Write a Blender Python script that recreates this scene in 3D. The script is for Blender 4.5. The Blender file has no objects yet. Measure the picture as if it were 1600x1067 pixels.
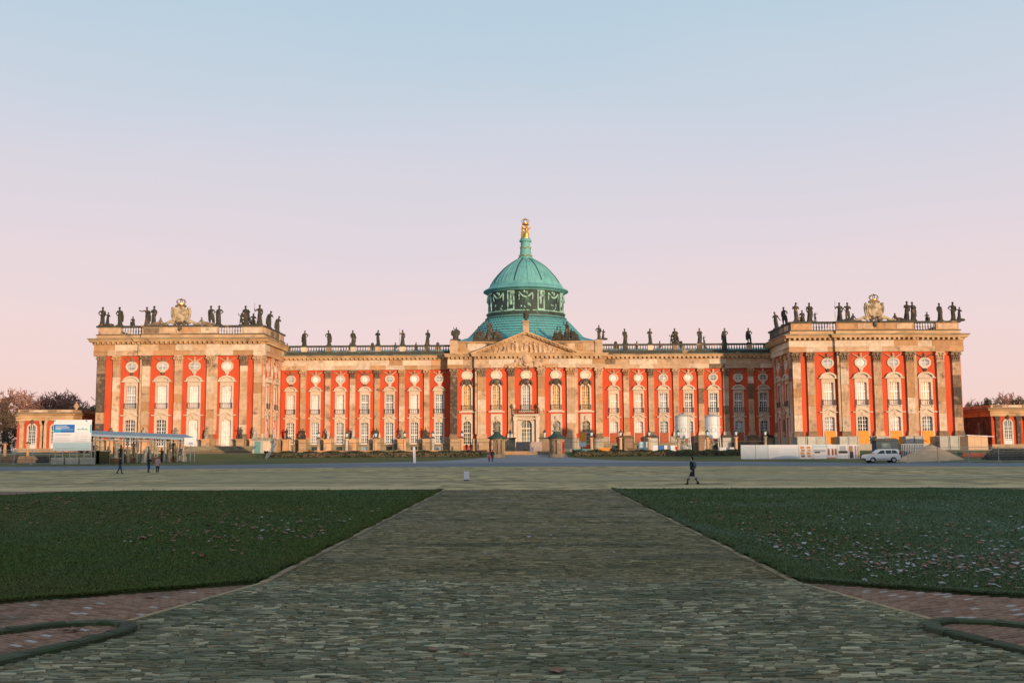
import bpy, bmesh, math, random
import numpy as np
from mathutils import Vector, Matrix

# ------------------------------------------------------------------ camera, sky, sun, exposure
scn = bpy.context.scene
col = scn.collection
F_PX, EYE = 1600.0, 2.4
YAW, PITCH, ROLL = 0.0138, math.atan((700 - 533.5) / 1600), math.radians(0.25)
_f = Vector((-math.sin(YAW) * math.cos(PITCH), math.cos(YAW) * math.cos(PITCH), math.sin(PITCH)))
_r0 = Vector((math.cos(YAW), math.sin(YAW), 0))
_u0 = _r0.cross(_f)
_r = _r0 * math.cos(ROLL) - _u0 * math.sin(ROLL)
_u = _u0 * math.cos(ROLL) + _r0 * math.sin(ROLL)
cam_d = bpy.data.cameras.new('camera')
cam = bpy.data.objects.new('camera', cam_d)
col.objects.link(cam)
cam_d.sensor_width = 36.0
cam_d.lens = 36.0
cam_d.clip_end = 6000
cam_d.clip_start = 0.1
rot = Matrix((_r, _u, -_f)).transposed()
cam.matrix_world = Matrix.Translation((0, 0, EYE)) @ rot.to_4x4()
scn.camera = cam

SUN_AZ, SUN_EL = math.radians(33), math.radians(3.0)      # to the right behind the viewpoint, just above the roofs
world = bpy.data.worlds.new('World')
scn.world = world
world.use_nodes = True
wn, wl = world.node_tree.nodes, world.node_tree.links
wn.clear()
w_out = wn.new('ShaderNodeOutputWorld')
w_bg = wn.new('ShaderNodeBackground')
w_sky = wn.new('ShaderNodeTexSky')
w_sky.sky_type = 'NISHITA'
w_sky.sun_disc = False
w_sky.sun_elevation = SUN_EL
w_sky.sun_rotation = math.pi - SUN_AZ
w_sky.dust_density = 2.0
w_tc = wn.new('ShaderNodeTexCoord')
w_sep = wn.new('ShaderNodeSeparateXYZ')
w_ramp = wn.new('ShaderNodeValToRGB')
for i, (p, c) in enumerate([(0.0, (.96, .64, .56)), (0.05, (.96, .70, .645)), (0.12, (.915, .725, .725)), (0.20, (.80, .715, .775)), (0.29, (.67, .70, .795)),
                            (0.40, (.52, .665, .785)), (0.60, (.45, .60, .73)), (1.0, (.42, .50, .58))]):
    e = w_ramp.color_ramp.elements[i] if i < 2 else w_ramp.color_ramp.elements.new(p)
    e.position = p
    e.color = (*c, 1)
w_mul = wn.new('ShaderNodeMix')
w_mul.data_type = 'RGBA'
w_mul.blend_type = 'MIX'
w_scale = wn.new('ShaderNodeVectorMath')
w_scale.operation = 'SCALE'
w_scale.inputs['Scale'].default_value = 0.6
wl.new(w_tc.outputs['Generated'], w_sep.inputs[0])
w_map = wn.new('ShaderNodeMapping')
w_map.inputs['Scale'].default_value = (1.2, 1.2, 5.0)
w_noise = wn.new('ShaderNodeTexNoise')
w_noise.inputs['Scale'].default_value = 1.6
w_noise.inputs['Detail'].default_value = 4
wl.new(w_tc.outputs['Generated'], w_map.inputs[0])
wl.new(w_map.outputs[0], w_noise.inputs['Vector'])
w_ma = wn.new('ShaderNodeMath')
w_ma.operation = 'MULTIPLY_ADD'
w_ma.inputs[1].default_value = .09
w_ma.inputs[2].default_value = -.045
wl.new(w_noise.outputs['Fac'], w_ma.inputs[0])
w_add = wn.new('ShaderNodeMath')
wl.new(w_ma.outputs[0], w_add.inputs[0])
wl.new(w_sep.outputs['Z'], w_add.inputs[1])
wl.new(w_add.outputs[0], w_ramp.inputs[0])
wl.new(w_sky.outputs[0], w_scale.inputs[0])
w_mul.inputs[0].default_value = 0.06
w_ramp10 = wn.new('ShaderNodeVectorMath')
w_ramp10.operation = 'SCALE'
w_ramp10.inputs['Scale'].default_value = 10.0
wl.new(w_ramp.outputs[0], w_ramp10.inputs[0])
wl.new(w_ramp10.outputs[0], w_mul.inputs[6])
wl.new(w_scale.outputs[0], w_mul.inputs[7])
wl.new(w_mul.outputs[2], w_bg.inputs[0])
w_bg.inputs[1].default_value = 0.1
wl.new(w_bg.outputs[0], w_out.inputs[0])

sun_d = bpy.data.lights.new('sun', 'SUN')
sun_d.energy = 5.0
sun_d.color = (1.0, .68, .42)
sun_d.angle = math.radians(1.2)
sun = bpy.data.objects.new('sun', sun_d)
col.objects.link(sun)
_sd = Vector((math.sin(SUN_AZ) * math.cos(SUN_EL), -math.cos(SUN_AZ) * math.cos(SUN_EL), math.sin(SUN_EL)))
sun.rotation_euler = (-_sd).to_track_quat('-Z', 'Y').to_euler()
sun.location = (60, -60, 60)

scn.view_settings.view_transform = 'Standard'
scn.view_settings.look = 'None'
scn.view_settings.exposure = 0.0
scn.view_settings.gamma = 1.0
scn.view_settings.use_curve_mapping = False
scn.render.engine = 'CYCLES'
scn.render.resolution_x, scn.render.resolution_y = 1024, 682

rng = random.Random(7)


# ------------------------------------------------------------------ helpers
def at(px, py, Y):
    """world x and z of a photo pixel on the plane at distance Y"""
    d = _f + _r * ((px - 800) / F_PX) + _u * ((533.5 - py) / F_PX)
    t = Y / d.y
    return d.x * t, d.z * t + EYE


def gnd(px, py, z=0.0):
    d = _f + _r * ((px - 800) / F_PX) + _u * ((533.5 - py) / F_PX)
    t = (z - EYE) / d.z
    return d.x * t, d.y * t


class MB:
    def __init__(s):
        s.v, s.f = [], []

    def add(s, vs, fs):
        n = len(s.v)
        s.v.extend(vs)
        s.f.extend(tuple(i + n for i in f) for f in fs)
        return s

    def box(s, x0, x1, y0, y1, z0, z1):
        return s.add([(x0, y0, z0), (x1, y0, z0), (x1, y1, z0), (x0, y1, z0), (x0, y0, z1), (x1, y0, z1), (x1, y1, z1), (x0, y1, z1)],
                     [(0, 3, 2, 1), (4, 5, 6, 7), (0, 1, 5, 4), (1, 2, 6, 5), (2, 3, 7, 6), (3, 0, 4, 7)])

    def cbox(s, x0, x1, y0, y1, z0, z1, c=.03):
        """box whose front and top edges are chamfered"""
        p = [(x0, y0 + c, z0), (x1, y0 + c, z0), (x1, y1, z0), (x0, y1, z0), (x0, y0 + c, z1), (x1, y0 + c, z1), (x1, y1, z1), (x0, y1, z1),
             (x0 + c, y0, z0 + c), (x1 - c, y0, z0 + c), (x1 - c, y0, z1 - c), (x0 + c, y0, z1 - c)]
        return s.add(p, [(0, 3, 2, 1), (4, 5, 6, 7), (1, 2, 6, 5), (2, 3, 7, 6), (3, 0, 4, 7), (8, 9, 10, 11), (0, 1, 9, 8), (1, 5, 10, 9), (5, 4, 11, 10), (4, 0, 8, 11)])

    def prism(s, poly, y0, y1):
        """poly of (x, z), extruded from y0 to y1"""
        n = len(poly)
        vs = [(x, y0, z) for x, z in poly] + [(x, y1, z) for x, z in poly]
        return s.add(vs, [tuple(range(n)), tuple(range(2 * n - 1, n - 1, -1))] + [(i, i + n, (i + 1) % n + n, (i + 1) % n) for i in range(n)])

    def zprism(s, poly, z0, z1):
        n = len(poly)
        vs = [(x, y, z0) for x, y in poly] + [(x, y, z1) for x, y in poly]
        return s.add(vs, [tuple(range(n - 1, -1, -1)), tuple(range(n, 2 * n))] + [(i, (i + 1) % n, (i + 1) % n + n, i + n) for i in range(n)])

    def strip(s, inner, outer, y0, y1, closed=False):
        """band between two outlines of (x, z) with equal counts, front y0, back y1"""
        n = len(inner)
        vs = [(x, y0, z) for x, z in inner] + [(x, y0, z) for x, z in outer] + [(x, y1, z) for x, z in inner] + [(x, y1, z) for x, z in outer]
        fs = []
        for i in range(n if closed else n - 1):
            j = (i + 1) % n
            fs += [(i, j, n + j, n + i), (2 * n + i, 2 * n + j, j, i), (n + i, n + j, 3 * n + j, 3 * n + i), (3 * n + i, 3 * n + j, 2 * n + j, 2 * n + i)]
        if not closed:
            fs += [(0, n, 3 * n, 2 * n), (n - 1, 3 * n - 1, 4 * n - 1, 2 * n - 1)]
        return s.add(vs, fs)

    def tube(s, pts, rad, n=6, sq=1.0, cap=True):
        pts = [Vector(p) for p in pts]
        if not hasattr(rad, '__len__'):
            rad = [rad] * len(pts)
        vs, fs = [], []
        for i, p in enumerate(pts):
            d = (pts[min(i + 1, len(pts) - 1)] - pts[max(i - 1, 0)]).normalized()
            a = Vector((0, 1, 0)) if abs(d.y) < .9 else Vector((1, 0, 0))
            u = d.cross(a).normalized()
            w = d.cross(u).normalized()
            for k in range(n):
                t = 2 * math.pi * (k + .5) / n
                q = p + (u * math.cos(t) + w * math.sin(t) * sq) * rad[i]
                vs.append(tuple(q))
        for i in range(len(pts) - 1):
            for k in range(n):
                fs.append((i * n + k, i * n + (k + 1) % n, (i + 1) * n + (k + 1) % n, (i + 1) * n + k))
        if cap:
            fs += [tuple(range(n - 1, -1, -1)), tuple(range((len(pts) - 1) * n, len(pts) * n))]
        return s.add(vs, fs)

    def lathe(s, prof, n=12, cx=0, cy=0, a0=0.0, a1=2 * math.pi, cap=True):
        full = abs(a1 - a0 - 2 * math.pi) < 1e-6
        m = n if full else n + 1
        vs, fs = [], []
        for r, z in prof:
            for k in range(m):
                t = a0 + (a1 - a0) * k / n
                vs.append((cx + r * math.cos(t), cy + r * math.sin(t), z))
        for i in range(len(prof) - 1):
            for k in range(n):
                j = (k + 1) % m
                fs.append((i * m + k, i * m + j, (i + 1) * m + j, (i + 1) * m + k))
        if cap and full:
            fs += [tuple(range(m - 1, -1, -1)), tuple(range((len(prof) - 1) * m, len(prof) * m))]
        return s.add(vs, fs)

    def ball(s, c, r, sx=1, sy=1, sz=1, n=10, m=6):
        prof = []
        vs = [(c[0], c[1], c[2] - r * sz)]
        for i in range(1, m):
            t = math.pi * i / m
            for k in range(n):
                a = 2 * math.pi * k / n
                vs.append((c[0] + r * sx * math.sin(t) * math.cos(a), c[1] + r * sy * math.sin(t) * math.sin(a), c[2] - r * sz * math.cos(t)))
        vs.append((c[0], c[1], c[2] + r * sz))
        fs = [(0, 1 + (k + 1) % n, 1 + k) for k in range(n)]
        for i in range(m - 2):
            for k in range(n):
                fs.append((1 + i * n + k, 1 + i * n + (k + 1) % n, 1 + (i + 1) * n + (k + 1) % n, 1 + (i + 1) * n + k))
        b = 1 + (m - 2) * n
        fs += [(b + k, b + (k + 1) % n, len(vs) - 1) for k in range(n)]
        return s.add(vs, fs)

    def sweep(s, path, prof, cap=True):
        """profile of (outward, z) along a plan polyline; outward is to the right of travel"""
        P = [Vector(p) for p in path]
        n, m = len(P), len(prof)
        rings = []
        for i in range(n):
            d0 = (P[i] - P[i - 1]).normalized() if i else None
            d1 = (P[i + 1] - P[i]).normalized() if i < n - 1 else None
            n0 = Vector((d0.y, -d0.x)) if d0 else None
            n1 = Vector((d1.y, -d1.x)) if d1 else None
            if n0 is None:
                mi = n1
            elif n1 is None:
                mi = n0
            else:
                b = n0 + n1
                mi = b / max(.2, b.dot(n0)) if b.length > 1e-4 else n0
            rings.append(mi)
        vs = [(P[i].x + rings[i].x * d, P[i].y + rings[i].y * d, z) for i in range(n) for d, z in prof]
        fs = [(i * m + k, (i + 1) * m + k, (i + 1) * m + k + 1, i * m + k + 1) for i in range(n - 1) for k in range(m - 1)]
        if cap:
            fs += [tuple(range(m)), tuple(range(n * m - 1, (n - 1) * m - 1, -1))]
        return s.add(vs, fs)

    def mesh(s, name='m', smooth=False, fix=True):
        me = bpy.data.meshes.new(name)
        me.from_pydata(s.v, [], s.f)
        if fix:
            bm = bmesh.new()
            bm.from_mesh(me)
            bmesh.ops.recalc_face_normals(bm, faces=bm.faces)
            bm.to_mesh(me)
            bm.free()
        if smooth:
            me.polygons.foreach_set('use_smooth', [True] * len(me.polygons))
        me.update()
        return me


def build(name, mb, mat=None, parent=None, loc=(0, 0, 0), rz=0.0, scale=None, smooth=False):
    me = mb.mesh(name, smooth) if isinstance(mb, MB) else mb
    o = bpy.data.objects.new(name, me)
    col.objects.link(o)
    if mat is not None:
        if len(me.materials) == 0:
            me.materials.append(mat)
        if me.materials[0] is not mat:
            o.material_slots[0].link = 'OBJECT'
            o.material_slots[0].material = mat
    o.parent = parent
    o.location = loc
    o.rotation_euler = (0, 0, rz)
    if scale is not None:
        o.scale = scale if hasattr(scale, '__len__') else (scale,) * 3
    return o


def empty(name, loc=(0, 0, 0), rz=0.0, parent=None, scale=None):
    o = bpy.data.objects.new(name, None)
    col.objects.link(o)
    o.location = loc
    o.rotation_euler = (0, 0, rz)
    o.parent = parent
    if scale:
        o.scale = (scale,) * 3
    return o


def tag(o, label, cat, group=None):
    o['label'] = label
    o['category'] = cat
    if group:
        o['group'] = group
    return o


def struct(o):
    o['kind'] = 'structure'
    return o


def stuff(o, label=None, cat=None):
    o['kind'] = 'stuff'
    if label:
        o['label'], o['category'] = label, cat
    return o


def children(o):
    return [c for c in col.objects if c.parent is o]


def copy_tree(o, parent=None):
    c = o.copy()
    col.objects.link(c)
    c.parent = parent
    for ch in list(o.children):
        copy_tree(ch, c)
    return c


# ------------------------------------------------------------------ materials
def M(name, c1, c2=None, scale=1.0, rough=.85, bump=0.0, bscale=None, rand=0.0, metal=0.0, spec=.3, stretch=(1, 1, 1), lo=.35, hi=.65, detail=5.0, attr=None, c3=None, scale3=.1, lo3=.45, hi3=.7, nr=.5):
    m = bpy.data.materials.new(name)
    m.use_nodes = True
    n, l = m.node_tree.nodes, m.node_tree.links
    b = n['Principled BSDF']
    b.inputs['Roughness'].default_value = rough
    b.inputs['Metallic'].default_value = metal
    b.inputs['Specular IOR Level'].default_value = spec
    geo = n.new('ShaderNodeNewGeometry')
    mp = n.new('ShaderNodeMapping')
    mp.inputs['Scale'].default_value = stretch
    l.new(geo.outputs['Position'], mp.inputs[0])

    def noise(sc, a, z, det=detail):
        t = n.new('ShaderNodeTexNoise')
        t.inputs['Scale'].default_value = sc
        t.inputs['Detail'].default_value = det
        t.inputs['Roughness'].default_value = nr
        l.new(mp.outputs[0], t.inputs['Vector'])
        r = n.new('ShaderNodeMapRange')
        r.inputs[1].default_value, r.inputs[2].default_value = a, z
        l.new(t.outputs['Fac'], r.inputs[0])
        return t, r

    out = None
    if attr:
        at_ = n.new('ShaderNodeAttribute')
        at_.attribute_name = attr[0]
        rp = n.new('ShaderNodeValToRGB')
        cols = attr[1]
        rp.color_ramp.interpolation = 'LINEAR'
        for i, c in enumerate(cols):
            e = rp.color_ramp.elements[i] if i < 2 else rp.color_ramp.elements.new(1)
        for i, c in enumerate(cols):
            rp.color_ramp.elements[i].position = i / (len(cols) - 1)
            rp.color_ramp.elements[i].color = (*c, 1)
        l.new(at_.outputs['Fac'], rp.inputs[0])
        out = rp.outputs[0]
    if c2 is not None:
        t, r = noise(scale, lo, hi)
        mx = n.new('ShaderNodeMix')
        mx.data_type = 'RGBA'
        l.new(r.outputs[0], mx.inputs[0])
        if out is not None:
            l.new(out, mx.inputs[6])
        else:
            mx.inputs[6].default_value = (*c1, 1)
        mx.inputs[7].default_value = (*c2, 1)
        out = mx.outputs[2]
    if c3 is not None:
        t, r = noise(scale3, lo3, hi3)
        mx = n.new('ShaderNodeMix')
        mx.data_type = 'RGBA'
        l.new(r.outputs[0], mx.inputs[0])
        l.new(out, mx.inputs[6])
        mx.inputs[7].default_value = (*c3, 1)
        out = mx.outputs[2]
    if rand:
        oi = n.new('ShaderNodeObjectInfo')
        r = n.new('ShaderNodeMapRange')
        r.inputs[3].default_value, r.inputs[4].default_value = 1 - rand, 1 + rand
        l.new(oi.outputs['Random'], r.inputs[0])
        hs = n.new('ShaderNodeHueSaturation')
        l.new(r.outputs[0], hs.inputs['Value'])
        if out is not None:
            l.new(out, hs.inputs['Color'])
        else:
            hs.inputs['Color'].default_value = (*c1, 1)
        out = hs.outputs[0]
    if out is not None:
        l.new(out, b.inputs['Base Color'])
    else:
        b.inputs['Base Color'].default_value = (*c1, 1)
    if bump:
        t = n.new('ShaderNodeTexNoise')
        t.inputs['Scale'].default_value = bscale or scale * 3
        t.inputs['Detail'].default_value = 6
        l.new(mp.outputs[0], t.inputs['Vector'])
        bp = n.new('ShaderNodeBump')
        bp.inputs['Strength'].default_value = bump
        bp.inputs['Distance'].default_value = .05
        l.new(t.outputs['Fac'], bp.inputs['Height'])
        l.new(bp.outputs[0], b.inputs['Normal'])
    return m


def M_courses(name, ca, cb, mortar, bw, bh, dirt, rough=.85, msize=.012):
    """stone laid in courses: colour changes from block to block, with soot on top"""
    m = bpy.data.materials.new(name)
    m.use_nodes = True
    n, l = m.node_tree.nodes, m.node_tree.links
    b = n['Principled BSDF']
    b.inputs['Roughness'].default_value = rough
    b.inputs['Specular IOR Level'].default_value = .2
    geo = n.new('ShaderNodeNewGeometry')
    sp = n.new('ShaderNodeSeparateXYZ')
    l.new(geo.outputs['Position'], sp.inputs[0])
    ad = n.new('ShaderNodeMath')
    l.new(sp.outputs[0], ad.inputs[0])
    l.new(sp.outputs[1], ad.inputs[1])
    cb_ = n.new('ShaderNodeCombineXYZ')
    l.new(ad.outputs[0], cb_.inputs[0])
    l.new(sp.outputs[2], cb_.inputs[1])
    br = n.new('ShaderNodeTexBrick')
    br.inputs['Color1'].default_value = (*ca, 1)
    br.inputs['Color2'].default_value = (*cb, 1)
    br.inputs['Mortar'].default_value = (*mortar, 1)
    br.inputs['Scale'].default_value = 1
    br.inputs['Mortar Size'].default_value = msize
    br.inputs['Brick Width'].default_value = bw
    br.inputs['Row Height'].default_value = bh
    l.new(cb_.outputs[0], br.inputs['Vector'])
    t = n.new('ShaderNodeTexNoise')
    t.inputs['Scale'].default_value = .55
    t.inputs['Detail'].default_value = 8
    l.new(geo.outputs['Position'], t.inputs['Vector'])
    r = n.new('ShaderNodeMapRange')
    r.inputs[1].default_value, r.inputs[2].default_value = .52, .72
    l.new(t.outputs['Fac'], r.inputs[0])
    mx = n.new('ShaderNodeMix')
    mx.data_type = 'RGBA'
    l.new(r.outputs[0], mx.inputs[0])
    l.new(br.outputs[0], mx.inputs[6])
    mx.inputs[7].default_value = (*dirt, 1)
    l.new(mx.outputs[2], b.inputs['Base Color'])
    return m


m_red = M('red_stucco', (.58, .090, .034), (.50, .074, .030), .7, .9, .08, 6, stretch=(1, 1, .22), c3=(.29, .056, .036), scale3=.55, lo3=.53, hi3=.77, nr=.6)
m_red2 = M('red_stucco_annex', (.50, .085, .03), (.40, .06, .025), .8, .9)
m_cream = M('cream_stone', (.66, .55, .43), (.50, .40, .29), 1.2, .85, .15, 9, rand=.12, c3=(.24, .18, .12), scale3=.5, lo3=.60, hi3=.72, nr=.6)
m_tan = M('tan_stone', (.56, .40, .265), (.42, .285, .175), 1.1, .85, .2, 9, rand=.12, c3=(.17, .12, .08), scale3=.5, lo3=.56, hi3=.70, nr=.6)
m_ochre = M('ochre_stone', (.48, .29, .155), (.40, .225, .11), 1.1, .85, .2, 9, rand=.12, c3=(.24, .15, .085), scale3=.4, lo3=.62, hi3=.74)
m_brown = M('weathered_stone', (.26, .185, .12), (.15, .105, .07), 1.6, .9, .3, 9, rand=.2)
m_soot = M('sooty_stone', (.085, .07, .055), (.30, .21, .14), 1.3, .9, .3, 9, rand=.2, lo=.52, hi=.75)
m_pale = M('pale_dressed_stone', (.60, .51, .41), (.50, .41, .31), 1.5, .85, .1, 8, rand=.08)
m_course = M_courses('stone_courses', (.50, .36, .22), (.42, .26, .13), (.16, .11, .07), 2.6, .9, (.15, .11, .075))
m_plinth = M_courses('plinth_stone', (.45, .33, .21), (.34, .23, .13), (.12, .09, .06), 1.7, .75, (.16, .14, .095))
m_gplinth = M_courses('grey_plinth', (.42, .38, .30), (.34, .32, .26), (.12, .11, .09), 1.9, 1.5, (.20, .20, .165))  # greyer stone courses for the plinths right of centre
m_basement = M_courses('basement_stone', (.27, .235, .15), (.21, .18, .12), (.1, .085, .06), 1.3, .55, (.10, .095, .06))
m_corn = M('cornice_stone', (.56, .39, .23), (.40, .25, .13), .35, .85, .15, 5, c3=(.15, .11, .07), scale3=.4, lo3=.56, hi3=.8)
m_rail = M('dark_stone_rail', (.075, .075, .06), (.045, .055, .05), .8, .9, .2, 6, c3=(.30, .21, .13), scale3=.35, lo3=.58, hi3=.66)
m_balu = M('baluster_stone', (.22, .17, .12), (.48, .37, .26), .6, .9, lo=.48, hi=.62, c3=(.05, .055, .05), scale3=.45, lo3=.5, hi3=.62)
m_statue = M('blackened_sandstone', (.060, .056, .045), (.035, .036, .03), 1.2, .85, .3, 8, c3=(.20, .115, .06), scale3=.8, lo3=.58, hi3=.72, rand=.2)
m_crest = M('lichened_crest_stone', (.50, .40, .27), (.20, .16, .10), 1.1, .9, .4, 6, lo=.42, hi=.62)
m_marble = M('pale_marble', (.55, .52, .46), (.30, .29, .25), 2.2, .7, .2, 12, rand=.15)
m_greystat = M('grey_garden_stone', (.27, .26, .21), (.14, .14, .11), 2.2, .8, .2, 12, rand=.3)
m_copper = M('copper_roof', (.12, .36, .36), (.155, .41, .395), .35, .6, .12, 2, spec=.3, c3=(.09, .27, .27), scale3=.8, lo3=.48, hi3=.75, stretch=(1, 1, .25))
m_copper_b = M('bluish_copper', (.11, .41, .43), (.14, .47, .46), .6, .55, .12, 2, spec=.35, c3=(.07, .30, .33), scale3=.6, lo3=.5, hi3=.75, stretch=(1, 1, .35))
m_copper_lt = M('copper_seam', (.20, .46, .41), (.14, .38, .35), .8, .6)
m_flash = M('roof_flashing', (.10, .22, .19), (.30, .25, .17), .5, .7, lo=.42, hi=.58, c3=(.06, .08, .07), scale3=.3, lo3=.5, hi3=.6)
m_copper_dk = M('old_dark_copper', (.020, .034, .031), (.036, .07, .06), .55, .6, .2, 4, c3=(.14, .30, .25), scale3=1.0, lo3=.66, hi3=.78, stretch=(1, 1, .35))
m_relief = M('light_copper_relief', (.30, .52, .44), (.03, .06, .05), 1.5, .7, lo=.5, hi=.66)
m_gold = M('gilding', (.85, .50, .12), (.6, .28, .06), 1.5, .32, metal=.85, spec=.5)
m_white = M('white_paint', (.66, .67, .69), (.56, .58, .60), 1.1, .6, rand=.06, stretch=(1, 1, .3))
m_whitewood = M('white_glazing_bar', (.80, .78, .76), rough=.5)
m_goldwood = M('cream_glazing_bar', (.74, .64, .45), rough=.5)
m_glass_d = M('dark_glass', (.025, .04, .045), (.05, .075, .08), 1.5, .12, spec=.6, rand=.4)
m_glass_t = M('teal_glass', (.24, .34, .36), (.06, .10, .11), .8, .12, spec=.6, rand=.25)
m_glass_p = M('pale_glass', (.46, .49, .51), (.18, .22, .25), .8, .15, spec=.6, rand=.2)
m_glass_sunset = M('sunset_painted_glass', (.62, .36, .09), (.30, .16, .05), 1.4, .15, spec=.6, rand=.2, lo=.4, hi=.6)  # low-sun reflection painted into the hall panes as amber colour
m_blind = M('blind_painted_reflection', (.76, .70, .68), (.50, .47, .47), .7, .5, rand=.08, lo=.5, hi=.64, spec=.5)  # darker patches paint uneven sky reflections onto the blinds
m_blind_p = M('peach_blind', (.78, .54, .32), (.66, .58, .54), .7, .5, rand=.1, spec=.5)
m_iron = M('wrought_iron', (.05, .05, .04), (.09, .085, .065), 3, .6, metal=.2)
m_orange = M('orange_boarding', (.74, .30, .05), (.68, .25, .04), 1.5, .7, rand=.05)
m_redboard = M('red_boarding', (.42, .11, .05), (.30, .09, .05), 1.2, .8, rand=.1)
m_greywrap = M('grey_sheeting', (.42, .43, .40), (.34, .35, .32), 1.3, .7, rand=.1)
m_pinkwrap = M('pinkish_hoarding', (.40, .32, .28), (.34, .27, .24), 1.3, .8)
m_brownwrap = M('brown_hoarding', (.27, .18, .12), (.23, .15, .1), 1.3, .8)
m_darkwrap = M('taupe_hoarding', (.24, .205, .19), (.20, .175, .165), 1.3, .8)
m_peach = M('peach_sandstone', (.58, .36, .20), (.50, .28, .14), 1.2, .85, rand=.15, c3=(.24, .22, .18), scale3=.35, lo3=.56, hi3=.62)
m_kiosk = M('kiosk_stone', (.30, .24, .16), (.17, .14, .10), 1.1, .9, .2, 6)
m_kroof = M('kiosk_dark_copper', (.04, .08, .065), (.02, .04, .035), 1.4, .6)
m_kred = M('kiosk_red_door', (.42, .05, .03), (.32, .04, .03), 3, .6)
m_asphalt = M('asphalt', (.13, .165, .205), (.10, .125, .155), .5, .8, 0, 30, stretch=(.3, .4, 1), c3=(.165, .195, .225), scale3=.25, lo3=.52, hi3=.66, detail=10, nr=.7)
m_kerbl = M('kerb_granite', (.13, .135, .12), (.09, .1, .085), 2, .8, .2, 20)
m_grass_v = M('verge_grass', (.085, .10, .025), (.13, .115, .04), .3, .95, .5, 20, c3=(.055, .085, .025), scale3=.09)
m_gravel = M('terrace_gravel', (.30, .25, .17), (.24, .20, .13), 1.5, .95, .3, 20)
m_ground = M('far_ground', (.06, .075, .035), (.09, .085, .05), .05, .95)
m_hedge = M('hedge_leaf', (.03, .05, .02), (.055, .05, .025), .6, .8, rand=.2)
m_bark = M('bark', (.10, .065, .045), (.06, .04, .03), 2, .9)
m_twig = M('reddish_twigs', (.33, .175, .14), (.25, .13, .10), .4, .9, rand=.2)
m_ever = M('evergreen_leaf', (.085, .09, .055), (.17, .12, .08), .35, .8, rand=.3)
m_skin = M('skin', (.50, .28, .19), rough=.6)
m_hair = M('dark_hair', (.02, .014, .01), rough=.6)
m_black = M('black_cloth', (.014, .016, .02), (.022, .024, .03), 6, .85)
m_navy = M('blue_denim', (.04, .075, .15), (.03, .055, .11), 6, .85)
m_pink = M('pink_jacket', (.50, .33, .34), (.42, .27, .28), 6, .8)
m_redcl = M('red_cloth', (.45, .05, .035), (.38, .04, .03), 6, .8)
m_shoe = M('dark_shoe', (.02, .018, .016), rough=.6)
m_pack = M('blue_grey_pack', (.10, .15, .19), (.06, .09, .12), 5, .8)
m_legs = M('pale_trousers', (.42, .40, .37), (.34, .32, .3), 5, .8)
m_steel = M('galvanised_steel', (.36, .40, .41), (.28, .31, .32), 3, .45, metal=.5)
m_concrete = M('concrete', (.42, .42, .38), (.33, .33, .30), 2.5, .9, .15, 14, rand=.08)
m_bluesheet = M('blue_grey_sheet', (.26, .36, .44), (.20, .29, .37), 1.2, .5, rand=.05)
m_hoard = M('pale_hoarding', (.56, .62, .66), (.50, .56, .60), 1.2, .6)
m_teal = M('teal_panel', (.12, .30, .28), (.1, .25, .24), 2, .6)
m_plywood = M('plywood', (.60, .42, .27), (.54, .37, .23), .8, .8, stretch=(1, 1, 3))
m_sand = M('building_sand', (.58, .40, .25), (.48, .33, .2), .9, .95, .5, 14)
m_pipe = M('black_pipe', (.02, .026, .026), (.04, .045, .042), 2, .5, rand=.3)
m_timber = M('old_timber', (.20, .14, .08), (.13, .09, .055), 1.6, .9, rand=.2)
m_navybox = M('navy_container', (.045, .075, .11), (.035, .06, .09), 1.5, .6, rand=.2)
m_redsack = M('red_sack', (.55, .05, .035), (.42, .04, .03), 3, .8)
m_carpaint = M('white_car_paint', (.66, .70, .70), rough=.25, spec=.6)
m_tyre = M('tyre_rubber', (.018, .018, .018), rough=.9)
m_rim = M('alloy_rim', (.45, .46, .46), rough=.35, metal=.6)
m_carglass = M('car_glass', (.015, .022, .026), rough=.08, spec=.7)
m_tail = M('tail_lamp_red', (.5, .03, .02), rough=.25)
m_headl = M('headlamp_glass', (.55, .58, .6), rough=.15, spec=.7)
m_signblue = M('sign_blue', (.02, .14, .45), rough=.5)
m_signcyan = M('sign_cyan', (.02, .30, .55), rough=.5)
m_signpale = M('sign_pale_blue', (.45, .62, .68), rough=.5)
m_signwhite = M('sign_white', (.70, .72, .76), rough=.5)
m_signink = M('sign_grey_print', (.38, .41, .45), rough=.5)
m_signteal = M('sign_teal_print', (.10, .36, .42), rough=.5)
m_signdark = M('sign_dark_print', (.03, .03, .05), rough=.5)
m_leafr = M('brown_red_leaf', (.30, .07, .035), (.13, .06, .035), 3, .7, attr=('tint', [(.17, .05, .03), (.30, .12, .055), (.12, .065, .04)]))
m_leafw = M('sheen_painted_leaf', (.42, .44, .46), (.26, .24, .23), 3, .6, attr=('tint', [(.42, .43, .46), (.30, .28, .28), (.24, .17, .14)]))  # pale tones paint sky sheen onto the light leaf undersides

# ------------------------------------------------------------------ terrain, road, paving
def y_near(x):
    return 135.0 - 15.0 * (min(abs(x), 62.0) / 62.0) ** 2


def z_at(x, y):
    t = y - y_near(x)
    if t <= 0:
        return 0.0
    if t <= 11:
        return .30 * t / 11
    yf = y_near(x) + 11
    if y <= 165.5:
        return .30 + .65 * (y - yf) / (165.5 - yf)
    return min(1.70, .95 + .25 * (y - 165.5))


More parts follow.
